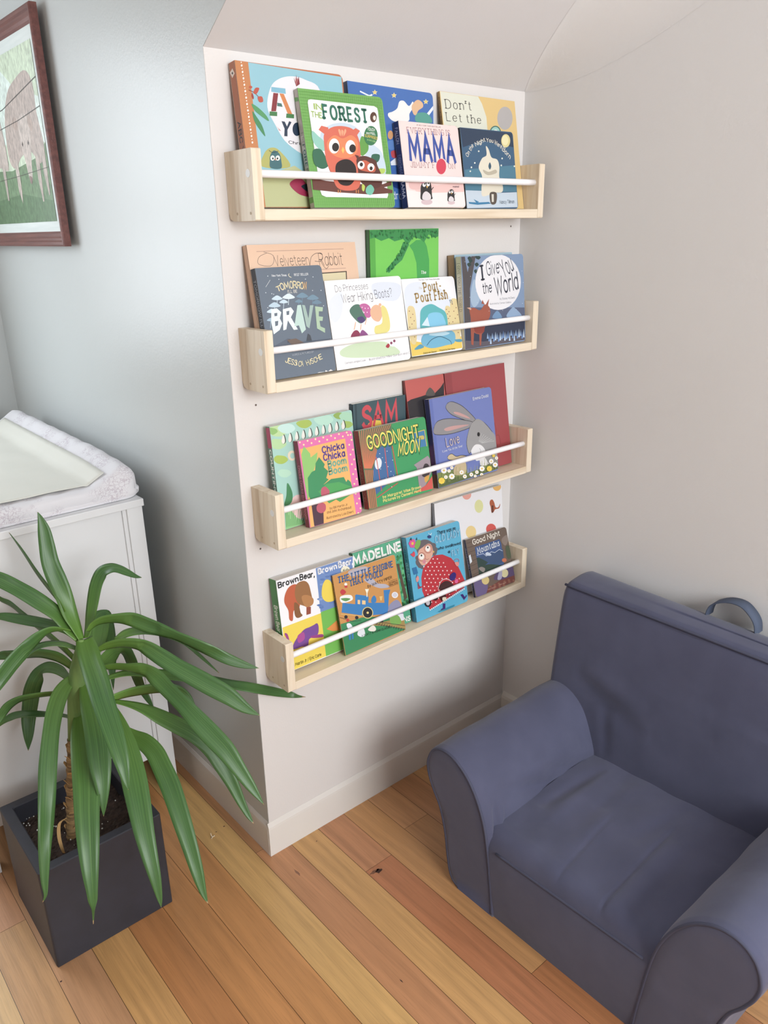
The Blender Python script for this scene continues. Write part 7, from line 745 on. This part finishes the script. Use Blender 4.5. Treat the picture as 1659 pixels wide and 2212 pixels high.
def leaf_mat():
    m = mat('leaf_green', (.1, .3, .05), .38, .5); b = m.node_tree.nodes['Principled BSDF']
    at = node(m, 'ShaderNodeAttribute', attribute_name='across'); oi = node(m, 'ShaderNodeObjectInfo')
    sp = node(m, 'ShaderNodeSeparateColor'); link(m, at, 'Color', sp, 'Color')
    cx_ = node(m, 'ShaderNodeCombineXYZ'); mu = node(m, 'ShaderNodeMath', operation='MULTIPLY'); mu.inputs[1].default_value = 22; link(m, sp, 'Red', mu, 0); link(m, mu, 'Value', cx_, 'X')
    m3 = node(m, 'ShaderNodeMath', operation='MULTIPLY'); m3.inputs[1].default_value = 1.6; link(m, sp, 'Green', m3, 0); link(m, m3, 'Value', cx_, 'Y'); m4 = node(m, 'ShaderNodeMath', operation='MULTIPLY'); m4.inputs[1].default_value = 50; link(m, oi, 'Random', m4, 0); link(m, m4, 'Value', cx_, 'Z')
    n = node(m, 'ShaderNodeTexNoise'); n.inputs['Scale'].default_value = 1; n.inputs['Detail'].default_value = 3; link(m, cx_, 'Vector', n, 'Vector')
    r = node(m, 'ShaderNodeValToRGB'); cr = r.color_ramp; cr.elements[0].position = .22; cr.elements[0].color = (*lit('3f5e35'), 1); cr.elements[1].position = .82; cr.elements[1].color = (*lit('688f50'), 1)
    e = cr.elements.new(.5); e.color = (*lit('4d7540'), 1); link(m, n, 'Fac', r, 'Fac')
    # paler midrib and base, dried tip (blue channel)
    br = node(m, 'ShaderNodeMixRGB'); br.inputs['Color2'].default_value = (*lit('86b048'), 1); link(m, r, 'Color', br, 'Color1')
    f = node(m, 'ShaderNodeMapRange'); f.inputs['From Min'].default_value = 0; f.inputs['From Max'].default_value = .45; f.inputs['To Min'].default_value = .55; f.inputs['To Max'].default_value = 0; link(m, sp, 'Green', f, 'Value'); link(m, f, 'Result', br, 'Fac')
    dm = node(m, 'ShaderNodeMixRGB'); dm.inputs['Color2'].default_value = (*lit('b59a74'), 1); link(m, br, 'Color', dm, 'Color1'); link(m, sp, 'Blue', dm, 'Fac')
    link(m, dm, 'Color', b, 'Base Color')
    tr = node(m, 'ShaderNodeBsdfTranslucent'); link(m, dm, 'Color', tr, 'Color'); mx = node(m, 'ShaderNodeMixShader'); mx.inputs[0].default_value = .22
    out = m.node_tree.nodes['Material Output']; link(m, b, 'BSDF', mx, 1); link(m, tr, 'BSDF', mx, 2); link(m, mx, 'Shader', out, 'Surface'); return m
M_LEAF = leaf_mat()
LEAVES = [
[[-3071,1530,6382,-64,-34,8],[-3101,1652,6649,-120,-65,15],[-3136,1770,6896,-157,-36,2],[-3156,1924,7274,-167,22,-23],[-3193,2064,7575,-178,35,-34],[-3221,2210,7914,-168,23,-10],[-3200,2314,8249,-144,39,-2],[-3178,2404,8546,-115,29,-6],[-3181,2488,8769,-55,12,-8],[-3198,2551,8906,-4,1,-1]],
[[-3217,1783,6962,-1,41,-53],[-3259,2055,7176,22,83,-107],[-3386,2619,7577,17,84,-108],[-3472,3107,7960,12,60,-76],[-3563,3533,8279,-2,0,-1]],
[[-3100,1555,6383,-74,-17,-27],[-3234,1710,6652,-127,-76,-17],[-3362,1866,6938,-136,-72,-40],[-3611,2100,7235,-136,-53,-80],[-3865,2324,7491,-128,-70,-75],[-4125,2540,7708,-96,-24,-109],[-4395,2743,7868,-50,-20,-77],[-4650,2911,7952,-2,-1,-3]],
[[-3226,1560,5924,-15,26,-64],[-3321,1925,6093,12,59,-126],[-3468,2416,6303,16,57,-126],[-3685,3059,6554,20,57,-125],[-3809,3450,6722,12,53,-98],[-3964,3645,6838,-30,51,-37],[-4221,3568,7216,-3,0,-2]],
[[-3104,1554,6363,-72,-25,-8],[-3196,1770,6506,-120,-76,23],[-3360,2030,6594,-122,-83,-10],[-3669,2448,6651,-120,-86,-30],[-3933,2796,6689,-108,-80,-30],[-4150,3072,6704,-41,-39,-48],[-4387,3329,6645,-1,-1,-4]],
[[-3216,1693,6558,-27,53,-31],[-3436,1657,6691,-42,86,-62],[-3664,1617,6752,-23,77,-116],[-3960,1518,6701,33,34,-143],[-4350,1375,6537,73,5,-140],[-4695,1269,6311,97,2,-127],[-4991,1220,6047,72,-47,-63],[-5253,1208,5715,3,-2,-2]],
[[-3197,1598,6205,-31,-62,-8],[-3359,1665,6318,-45,-113,5],[-3532,1740,6383,-52,-129,14],[-3761,1835,6388,-51,-130,3],[-4007,1925,6294,-35,-136,-18],[-4352,2040,5991,-14,-140,-40],[-4585,2150,5710,31,-62,-45],[-4792,2272,5366,3,-2,-2]],
[[-3252,1523,5662,-19,33,-59],[-3320,1727,5799,-9,64,-119],[-3422,1943,5902,-7,45,-139],[-3543,2135,5943,20,29,-143],[-3727,2389,5951,47,27,-136],[-3926,2631,5908,60,25,-131],[-4129,2872,5857,25,-3,-119],[-4303,3080,5818,-7,-37,-75],[-4528,3307,5681,0,-2,-4]],
[[-3424,1640,5532,-63,-6,30],[-3441,1934,5554,-114,-15,26],[-3495,2225,5559,-144,-44,-16],[-3617,2538,5492,-97,-88,-72],[-3731,2719,5272,57,-121,-91],[-3864,2864,4907,145,-68,-63],[-3962,2887,4557,131,-98,-35],[-4063,2832,4245,134,-46,-28],[-4165,2667,3944,87,-28,-15],[-4262,2479,3744,2,-1,0]],
[[-3373,1518,5188,5,27,-64],[-3668,1749,5261,44,76,-107],[-4045,1998,5251,54,71,-107],[-4304,2154,5208,68,63,-106],[-4520,2243,5089,83,36,-90],[-4699,2257,4882,57,-13,-43],[-4856,2238,4646,1,-1,-1]],
[[-3522,1501,4561,-39,-38,39],[-3525,1597,4652,-63,-56,65],[-3603,1744,4693,-102,-70,59],[-3872,2115,4665,-111,-79,30],[-4178,2520,4610,-112,-87,6],[-4390,2766,4517,-46,-70,-47],[-4544,2914,4379,18,-26,-37],[-4642,2993,4241,2,-2,-3]],
[[-3254,1511,5601,-5,31,-61],[-3423,1476,5598,42,-58,-81],[-3675,1350,5498,104,-76,-83],[-3905,1130,5311,135,-41,-89],[-4132,827,5046,142,-21,-81],[-4401,409,4626,155,-38,-54],[-4582,103,4252,154,-12,-60],[-4748,-147,3851,143,20,-67],[-4909,-337,3417,106,-18,-27],[-5037,-492,2944,66,-21,-10],[-5088,-564,2673,29,-11,-7],[-5159,-555,2533,4,-3,-2]],
[[-3025,1497,6409,156,-40,13],[-3108,1159,6355,198,-50,18],[-3207,734,6277,204,-49,25],[-3317,175,6154,209,-50,25],[-3444,-416,5955,193,-47,22],[-3536,-956,5664,169,-41,20],[-3586,-1311,5316,130,-34,11],[-3617,-1482,4983,62,-18,3],[-3623,-1533,4820,3,-1,0]],
[[-3195,1442,5518,78,-13,-12],[-3292,990,5371,166,-40,14],[-3374,593,5207,203,-54,9],[-3498,140,4932,214,-66,-4],[-3625,-183,4608,193,-64,-10],[-3707,-386,4290,133,-46,-10],[-3782,-500,3961,64,-24,-7],[-3831,-543,3714,3,-1,0]],
[[-3371,1443,4868,63,-31,31],[-3472,1153,4787,158,-50,-10],[-3608,741,4662,217,-68,-12],[-3772,250,4480,238,-78,-17],[-3931,-165,4278,232,-83,-27],[-4125,-579,3987,208,-75,-26],[-4279,-913,3646,184,-63,-18],[-4401,-1165,3244,141,-46,-12],[-4469,-1301,2905,95,-31,-7],[-4499,-1348,2730,75,-26,-7],[-4529,-1379,2560,21,-24,0],[-4558,-1398,2393,13,-5,-2],[-4577,-1406,2277,5,-2,-1]],
[[-2826,995,4937,65,-3,-35],[-2907,583,4817,130,-31,18],[-3014,25,4625,190,-51,18],[-3161,-538,4352,224,-67,11],[-3284,-968,4063,212,-67,7],[-3400,-1363,3681,176,-54,7],[-3460,-1646,3295,138,-39,9],[-3486,-1838,2918,97,-28,6],[-3503,-1955,2567,47,-14,2],[-3512,-1993,2394,3,-1,0]],
[[-2735,811,4480,3,-12,67],[-2685,520,4424,99,14,68],[-2592,188,4396,142,15,92],[-2535,-149,4302,171,-15,65],[-2548,-472,4128,180,-35,44],[-2568,-794,3919,186,-44,36],[-2606,-1095,3671,177,-48,27],[-2645,-1383,3380,164,-46,23],[-2679,-1677,3007,135,-49,24],[-2701,-1906,2633,111,-33,14],[-2709,-2085,2261,59,-16,9],[-2685,-2187,2052,3,-1,1]],
[[-2991,1470,6420,-32,57,-26],[-2846,1629,6587,-53,114,-53],[-2663,1835,6882,-74,129,-26],[-2474,1976,7249,-73,136,10],[-2320,1973,7484,-28,138,66],[-2182,1881,7571,67,105,70],[-2056,1741,7578,85,56,37],[-1942,1546,7521,53,15,47],[-1848,1353,7470,22,6,32],[-1776,1214,7464,1,0,2]],
[[-2937,1455,6559,-53,-32,28],[-2825,1388,6696,-70,-26,62],[-2653,1245,6789,-67,-33,111],[-2451,1053,6821,-41,-38,137],[-2231,829,6799,32,-15,156],[-2029,593,6690,53,-22,151],[-1819,371,6589,26,-48,143],[-1635,182,6481,6,-73,126],[-1450,-1,6357,18,-73,127],[-1206,-228,6184,43,-55,123],[-901,-492,5945,72,17,84],[-632,-687,5782,40,15,56],[-391,-838,5675,1,0,2]],
[[-2547,1076,6350,-5,70,19],[-2337,1070,6427,12,125,24],[-2114,1020,6430,40,137,21],[-1903,951,6380,52,132,11],[-1632,843,6257,56,129,1],[-1369,723,6073,55,127,-7],[-1210,641,5911,57,125,-9],[-966,502,5554,39,66,1],[-704,347,5157,2,0,1]],
[[-2845,1287,6157,-45,-8,54],[-2695,1133,6260,-54,-8,90],[-2498,913,6333,-58,-28,131],[-2289,655,6339,-10,-29,147],[-2151,447,6265,68,-26,144],[-1980,161,6103,116,-1,123],[-1804,-109,5934,127,16,114],[-1619,-362,5776,135,20,126],[-1404,-631,5590,137,21,129],[-1182,-885,5395,132,13,114],[-963,-1137,5133,80,9,70],[-742,-1341,4947,1,0,1]],
[[-2911,1335,6118,-98,50,36],[-2690,1720,6184,-150,74,49],[-2499,2056,6295,-164,80,52],[-2368,2246,6393,-107,98,86],[-2263,2257,6361,105,91,56],[-2215,2312,5999,133,68,9],[-2241,2327,5531,135,62,-21],[-2319,2235,5123,91,9,-28],[-2455,1959,4719,2,-1,0]],
[[-2807,1171,5785,-29,-2,65],[-2644,914,5851,-37,-7,96],[-2480,635,5873,-42,-16,131],[-2318,365,5888,10,-19,151],[-2211,99,5790,109,-21,124],[-2125,-187,5625,103,-40,120],[-2007,-548,5398,109,-41,115],[-1887,-894,5146,160,-9,87],[-1777,-1178,4915,172,-10,94],[-1643,-1483,4641,165,-18,80],[-1541,-1758,4303,128,-20,54],[-1429,-2013,3947,81,-12,34],[-1321,-2222,3620,2,0,1]],
[[-2833,1140,5550,-11,68,8],[-2447,1213,5470,-10,118,10],[-2085,1220,5331,13,141,17],[-1652,1177,5144,42,136,45],[-1228,1082,4954,56,132,43],[-775,926,4764,120,85,20],[-600,205,4914,132,65,11],[-251,-149,4836,61,102,52],[322,-121,4469,49,29,79],[752,-134,4210,37,21,59],[893,-227,4148,17,11,28],[1024,-354,4136,1,1,2]],
[[-2818,1030,5121,15,4,75],[-2416,1134,5033,40,-56,129],[-1994,1158,4924,35,-50,136],[-1672,1122,4836,43,-52,136],[-1417,1038,4694,73,-45,118],[-1240,937,4496,81,0,52],[-1149,851,4278,38,-4,18],[-1099,794,4161,2,0,1]],
[[-2799,1000,5059,44,52,-6],[-2570,795,4989,76,85,-8],[-2350,580,4882,110,101,8],[-2116,323,4698,131,74,62],[-1883,65,4513,133,51,90],[-1653,-198,4310,143,38,81],[-1470,-454,4032,153,-2,74],[-1362,-675,3699,163,-2,44],[-1281,-897,3309,122,-28,37],[-1226,-1090,2938,85,-20,25],[-1169,-1254,2644,48,-9,16],[-1122,-1357,2482,4,-1,1]],
[[-2916,1257,5755,-48,53,66],[-2656,1508,5742,-46,59,138],[-2394,1691,5743,-4,33,159],[-2182,1757,5701,89,-71,98],[-2073,1773,5512,85,-123,20],[-1990,1792,5091,77,-128,22],[-1942,1714,4721,61,-94,48],[-1885,1528,4445,55,-9,19],[-1853,1334,4282,2,0,1]]]
DRY = {11: .035, 14: .06, 15: .02, 23: .045, 25: .02, 16: .02, 13: .012}
for li, Z in enumerate(LEAVES):
    Z = catmull([tuple(v / 1e4 for v in q) for q in Z], False, 5); n = len(Z); v, f, at = [], [], []
    for k, q in enumerate(Z):
        c = Vector((q[0] - cx, q[1] - cy, q[2])); wv = Vector(q[3:]); a = Vector(Z[max(k - 1, 0)][:3]); b2 = Vector(Z[min(k + 1, n - 1)][:3]); t = (b2 - a).normalized()
        wv = wv - t * wv.dot(t); nn = t.cross(wv).normalized() if wv.length > 1e-6 else Vector((0, 0, 1))
        if nn.z < 0: nn = -nn
        for m_ in (-1, -.55, 0, .55, 1):
            keel = -(1 - abs(m_)) * wv.length * .20
            v.append(c + wv * m_ + nn * keel); s = k / (n - 1); at.append((m_ * .5 + .5, s, 1.0 if s > 1 - DRY.get(li, .008) else 0))
    for k in range(n - 1):
        for m_ in range(4): a = k * 5 + m_; f.append((a, a + 1, a + 6, a + 5))
    lf_ = obj('leaf', v, f, M_LEAF, pl, True)
    ca = lf_.data.color_attributes.new('across', 'FLOAT_COLOR', 'POINT')
    ca.data.foreach_set('color', [x for q in at for x in (*q, 1.0)])
    so = lf_.modifiers.new('thickness', 'SOLIDIFY'); so.thickness = .0009; so.offset = 0

# ---------------------------------------------------------------- child's armchair
def fabric():
    m = mat('slate_blue_canvas', lit('565a78'), .82, .25, Sheen_Weight=.25, Sheen_Roughness=.5); b = m.node_tree.nodes['Principled BSDF']
    tc = node(m, 'ShaderNodeTexCoord'); n = node(m, 'ShaderNodeTexNoise'); n.inputs['Scale'].default_value = 9; n.inputs['Detail'].default_value = 3; link(m, tc, 'Object', n, 'Vector')
    r = node(m, 'ShaderNodeValToRGB'); r.color_ramp.elements[0].position = .35; r.color_ramp.elements[0].color = (*lit('4b4d63'), 1); r.color_ramp.elements[1].position = .7; r.color_ramp.elements[1].color = (*lit('53556c'), 1)
    link(m, n, 'Fac', r, 'Fac'); link(m, r, 'Color', b, 'Base Color')
    w = node(m, 'ShaderNodeTexNoise'); w.inputs['Scale'].default_value = 900; w.inputs['Detail'].default_value = 1; link(m, tc, 'Object', w, 'Vector')
    w2 = node(m, 'ShaderNodeTexNoise'); w2.inputs['Scale'].default_value = 14; w2.inputs['Detail'].default_value = 2; link(m, tc, 'Object', w2, 'Vector')
    bp = node(m, 'ShaderNodeBump'); bp.inputs['Strength'].default_value = .25; bp.inputs['Distance'].default_value = .0006; link(m, w, 'Fac', bp, 'Height')
    b2 = node(m, 'ShaderNodeBump'); b2.inputs['Strength'].default_value = .35; b2.inputs['Distance'].default_value = .006; link(m, w2, 'Fac', b2, 'Height'); link(m, bp, 'Normal', b2, 'Normal'); link(m, b2, 'Normal', b, 'Normal'); return m
M_FAB = fabric(); M_PIPE = mat('piping_canvas', lit('4c4e60'), .8, .25)
YC = -.645; XF = .260
ch = thing('childs_armchair', 'small slate blue canvas armchair with rolled arms and piping facing the plant', 'armchair', (.53, YC, 0))
ox, oy = ch.location.x, ch.location.y
ARM = [(-.478, .0), (-.474, .05), (-.468, .10), (-.460, .16), (-.447, .225), (-.424, .28), (-.392, .322), (-.350, .348), (-.310, .350), (-.280, .330), (-.266, .295), (-.270, .262), (-.286, .228), (-.308, .192), (-.325, .135), (-.333, .08), (-.342, .03), (-.354, .008), (-.372, .0)]
ARMS = catmull(ARM, False, 6)
def bumpf(p, c, ax, s, amp):
    """soft ridge or groove around segment c-ax"""
    c = Vector(c); d = Vector(ax) - c; t = max(0, min(1, (p - c).dot(d) / d.length_squared)); e = (p - c - d * t).length
    return amp * math.exp(-(e / s) ** 2) * (1 - abs(2 * t - 1) ** 4)
FOLDS = [((.70, -.447, .175), (.46, -.44, .262), .012, -.013), ((.60, -.45, .175), (.30, -.435, .285), .012, -.012), ((.64, -.445, .205), (.40, -.43, .285), .013, .007), ((.64, -.44, .300), (.50, -.42, .31), .012, -.006), ((.279, -.462, .15), (.300, -.435, .262), .006, -.009), ((.292, -.46, .16), (.318, -.44, .25), .006, .005), ((.60, -.44, .262), (.42, -.43, .285), .014, .008),
         ((.62, -.84, .24), (.50, -.85, .27), .012, -.008), ((.272, -.82, .16), (.31, -.85, .25), .007, -.008)]
def arm(sign):
    P = [(y, z) if sign > 0 else (2 * YC - y, z * 1.03) for y, z in ARMS]
    cen = (sum(p[0] for p in P) / len(P), .18); n = len(P); v, f = [], []
    xs = [(XF + .0, .030), (XF, .007), (XF + .0016, .0045), (XF + .006, .0022), (XF + .013, .0006)] + [(XF + .005 + (.690 - XF) * k / 88, 0) for k in range(2, 89)]
    for x, ins in xs:
        for y, z in P:
            d = math.hypot(y - cen[0], z - cen[1]); kk = 1 - ins / d
            p = Vector((x, cen[0] + (y - cen[0]) * kk, cen[1] + (z - cen[1]) * kk if z > .001 else 0))
            if x > XF + .006:
                dd = sum(bumpf(p, a, b, s, am) for a, b, s, am in FOLDS)
                o_ = Vector((0, y - cen[0], z - cen[1])).normalized(); p += o_ * dd
                p += o_ * (.0015 * sin(x * 38 + z * 20) * sin(z * 26 + x * 9 + y * 12))
            v.append((p.x - ox, p.y - oy, max(p.z, 0)))
    for k in range(len(xs) - 1):
        for i in range(n): a = k * n + i; b = k * n + (i + 1) % n; f.append((a, b, b + n, a + n))
    f.append(tuple(range(n - 1, -1, -1))); f.append(tuple(range((len(xs) - 1) * n, len(xs) * n)))
    o = obj('armrest', v, f, M_FAB, ch, True)
    bm = bmesh.new(); bm.from_mesh(o.data); bmesh.ops.recalc_face_normals(bm, faces=bm.faces[:]); bm.to_mesh(o.data); bm.free()
    bm = bmesh.new(); tube(bm, [(XF + .0015 - ox, cen[0] + (y - cen[0]) * (1 - .006 / .1) - oy, max(.0035, cen[1] + (z - cen[1]) * .965)) for y, z in P], .0032, 8); bmobj('piping', bm, M_PIPE, o, True)
arm(1); arm(-1)
# seat with front panel
v, f = [], []; NX, NY = 60, 100
pr = [(XF + .004, 0), (XF + .001, .05), (XF + .0005, .11), (XF + .001, .160), (XF + .003, .170), (XF + .005, .178), (XF + .010, .190), (XF + .018, .201), (XF + .028, .208), (XF + .042, .212)] + [(XF + .042 + (.675 - XF - .042) * k / 80, .212 + .004 * sin(k / 80 * pi) + .004 * (k / 80)) for k in range(1, 81)]
CRE = [((XF, -.625), (.50, -.602), .0042, -.0026), ((XF, -.724), (.56, -.712), .0045, -.0042), ((XF, -.745), (.52, -.735), .020, .005), ((XF, -.60), (.50, -.58), .022, .003), ((.36, -.585), (.64, -.55), .016, -.0026), ((.30, -.78), (.54, -.76), .016, -.003), ((.38, -.52), (.62, -.505), .018, .004), ((.45, -.67), (.64, -.70), .018, -.003), ((.62, -.50), (.40, -.478), .014, -.005)]
for x, z in pr:
    for j in range(NY + 1):
        y = -.845 + (.40) * j / NY; zz = z; xx = x
        if z > .2:
            for a, b, s, am in CRE:
                q = Vector((x, y)); c = Vector(a); d = Vector(b) - c; t = max(0, min(1, (q - c).dot(d) / d.length_squared)); e = (q - c - d * t).length
                zz += am * math.exp(-(e / s) ** 2) * (1 - (2 * t - 1) ** 6 if x > XF + .04 else 1)
            zz += .0012 * sin(y * 60) * sin(x * 30 + 1)
        elif z > .01: xx -= .003 * sin(pi * min(1, z / .17)) * sin(pi * (y + .845) / .40)
        tilt = .010 * ((-.476 - y) / .35)
        v.append((xx - ox, y - oy, zz + (tilt if z > .15 else 0)))
n = NY + 1
for k in range(len(pr) - 1):
    for j in range(NY): a = k * n + j; f.append((a, a + n, a + n + 1, a + 1))
b0 = len(v)
v += [(pr[-1][0] - ox, -.845 - oy, 0), (pr[-1][0] - ox, -.445 - oy, 0)]
seat = obj('seat', v, f, M_FAB, ch, True)
bm = bmesh.new(); tube(bm, [(XF + .0035 - ox, -.476 - .348 * k / 20 - oy, .172 + .010 * k / 20) for k in range(21)], .0032, 8); bmobj('piping', bm, M_PIPE, seat, True)
# backrest
v, f = [], []
BY0, BY1 = -.985, -.290; NYb = 110
prb = [(.636, .0), (.640, .12), (.646, .22), (.656, .32), (.668, .42), (.682, .51), (.692, .560), (.698, .580), (.7035, .591), (.7115, .5985), (.722, .602), (.76, .606), (.79, .604), (.803, .598), (.810, .586), (.812, .57), (.813, .40), (.813, .0)]
prb = catmull(prb, False, 6)
for k in range(NYb + 1):
    s = k / NYb; y = BY1 + (BY0 - BY1) * s
    e = min(s, 1 - s) * (BY1 - BY0); ins = .012 * (1 - min(1, e / .014)) ** 2
    for x, z in prb:
        cxp_, czp = .74, .3; xx = cxp_ + (x - cxp_) * (1 - ins / .09); zz = czp + (z - czp) * (1 - ins / .4) if z > .01 else 0
        xx += .018 * (s - 0) * (z / .6) * (1 if x < .75 else .0); zz -= .012 * s * (z > .45)
        if x < .70 and z > .05: xx -= .006 * sin(pi * s) * sin(pi * min(1, z / .58)); xx += .0018 * sin(y * 22 + z * 9) * sin(z * 14 + y * 5)
        if x < .70 and z > .15:
            for a, b2, sg, am in (((.66, -.36, .385), (.66, -.56, .320), .020, .006), ((.66, -.38, .42), (.66, -.56, .38), .018, -.005), ((.66, -.455, .36), (.66, -.480, .22), .014, .004)): xx += bumpf(Vector((.66, y, z)), a, b2, sg, am)
        v.append((xx - ox, y - oy, zz))
n = len(prb)
for k in range(NYb):
    for i in range(n): a = k * n + i; b = k * n + (i + 1) % n; f.append((a, a + n, b + n, b))
f.append(tuple(range(n))); f.append(tuple(range(NYb * n + n - 1, NYb * n - 1, -1)))
bk = obj('backrest', v, f, M_FAB, ch, True)
bm = bmesh.new(); bm.from_mesh(bk.data); bmesh.ops.recalc_face_normals(bm, faces=bm.faces[:]); bm.to_mesh(bk.data); bm.free()
bm = bmesh.new(); pp = []
for k in range(41):
    s = k / 40; pp.append((.7015 + .018 * s * .98 - ox - .001, BY1 - .003 + (BY0 - BY1 + .006) * s - oy, .5935 - .012 * s))
tube(bm, pp, .0034, 8); bmobj('piping', bm, M_PIPE, bk, True)
hp = catmull([(.800, -.605, .594), (.800, -.608, .612), (.800, -.617, .628), (.800, -.646, .644), (.800, -.677, .646), (.800, -.699, .632), (.800, -.712, .614), (.800, -.716, .592)], False, 5)
v, f = [], []
for k, p in enumerate(hp):
    q = Vector(hp[min(k + 1, len(hp) - 1)]) - Vector(hp[max(k - 1, 0)]); q.normalize(); nn = Vector((1, 0, 0)).cross(q).normalized()
    for sx, sn in ((-1, -1), (1, -1), (1, 1), (-1, 1)): v.append((p[0] + .003 + sx * .017 - ox, p[1] + nn.y * sn * .0012 - oy, p[2] + nn.z * sn * .0012))
for k in range(len(hp) - 1):
    for s in range(4): a = k * 4 + s; b = k * 4 + (s + 1) % 4; f.append((a, b, b + 4, a + 4))
hd = obj('carry_strap', v, f, mat('strap_webbing', lit('4a5468'), .8), ch, True)

# ---------------------------------------------------------------- small things on the floor
bm = bmesh.new()
tube(bm, [(0, 0, .0012), (.004, .003, .0015), (.011, .004, .0012)], .0011, 6); tube(bm, [(.004, .003, .0015), (.003, .006, .006), (.0035, .009, .010)], .0009, 6)
cr_ = bmobj('wood_splinter', bm, mat('splinter', lit('d8c8ae'), .8)); cr_.location = (-.083, .143, 0)
tag(cr_, 'tiny pale splinter lying on the floor beside the corner baseboard', 'debris')
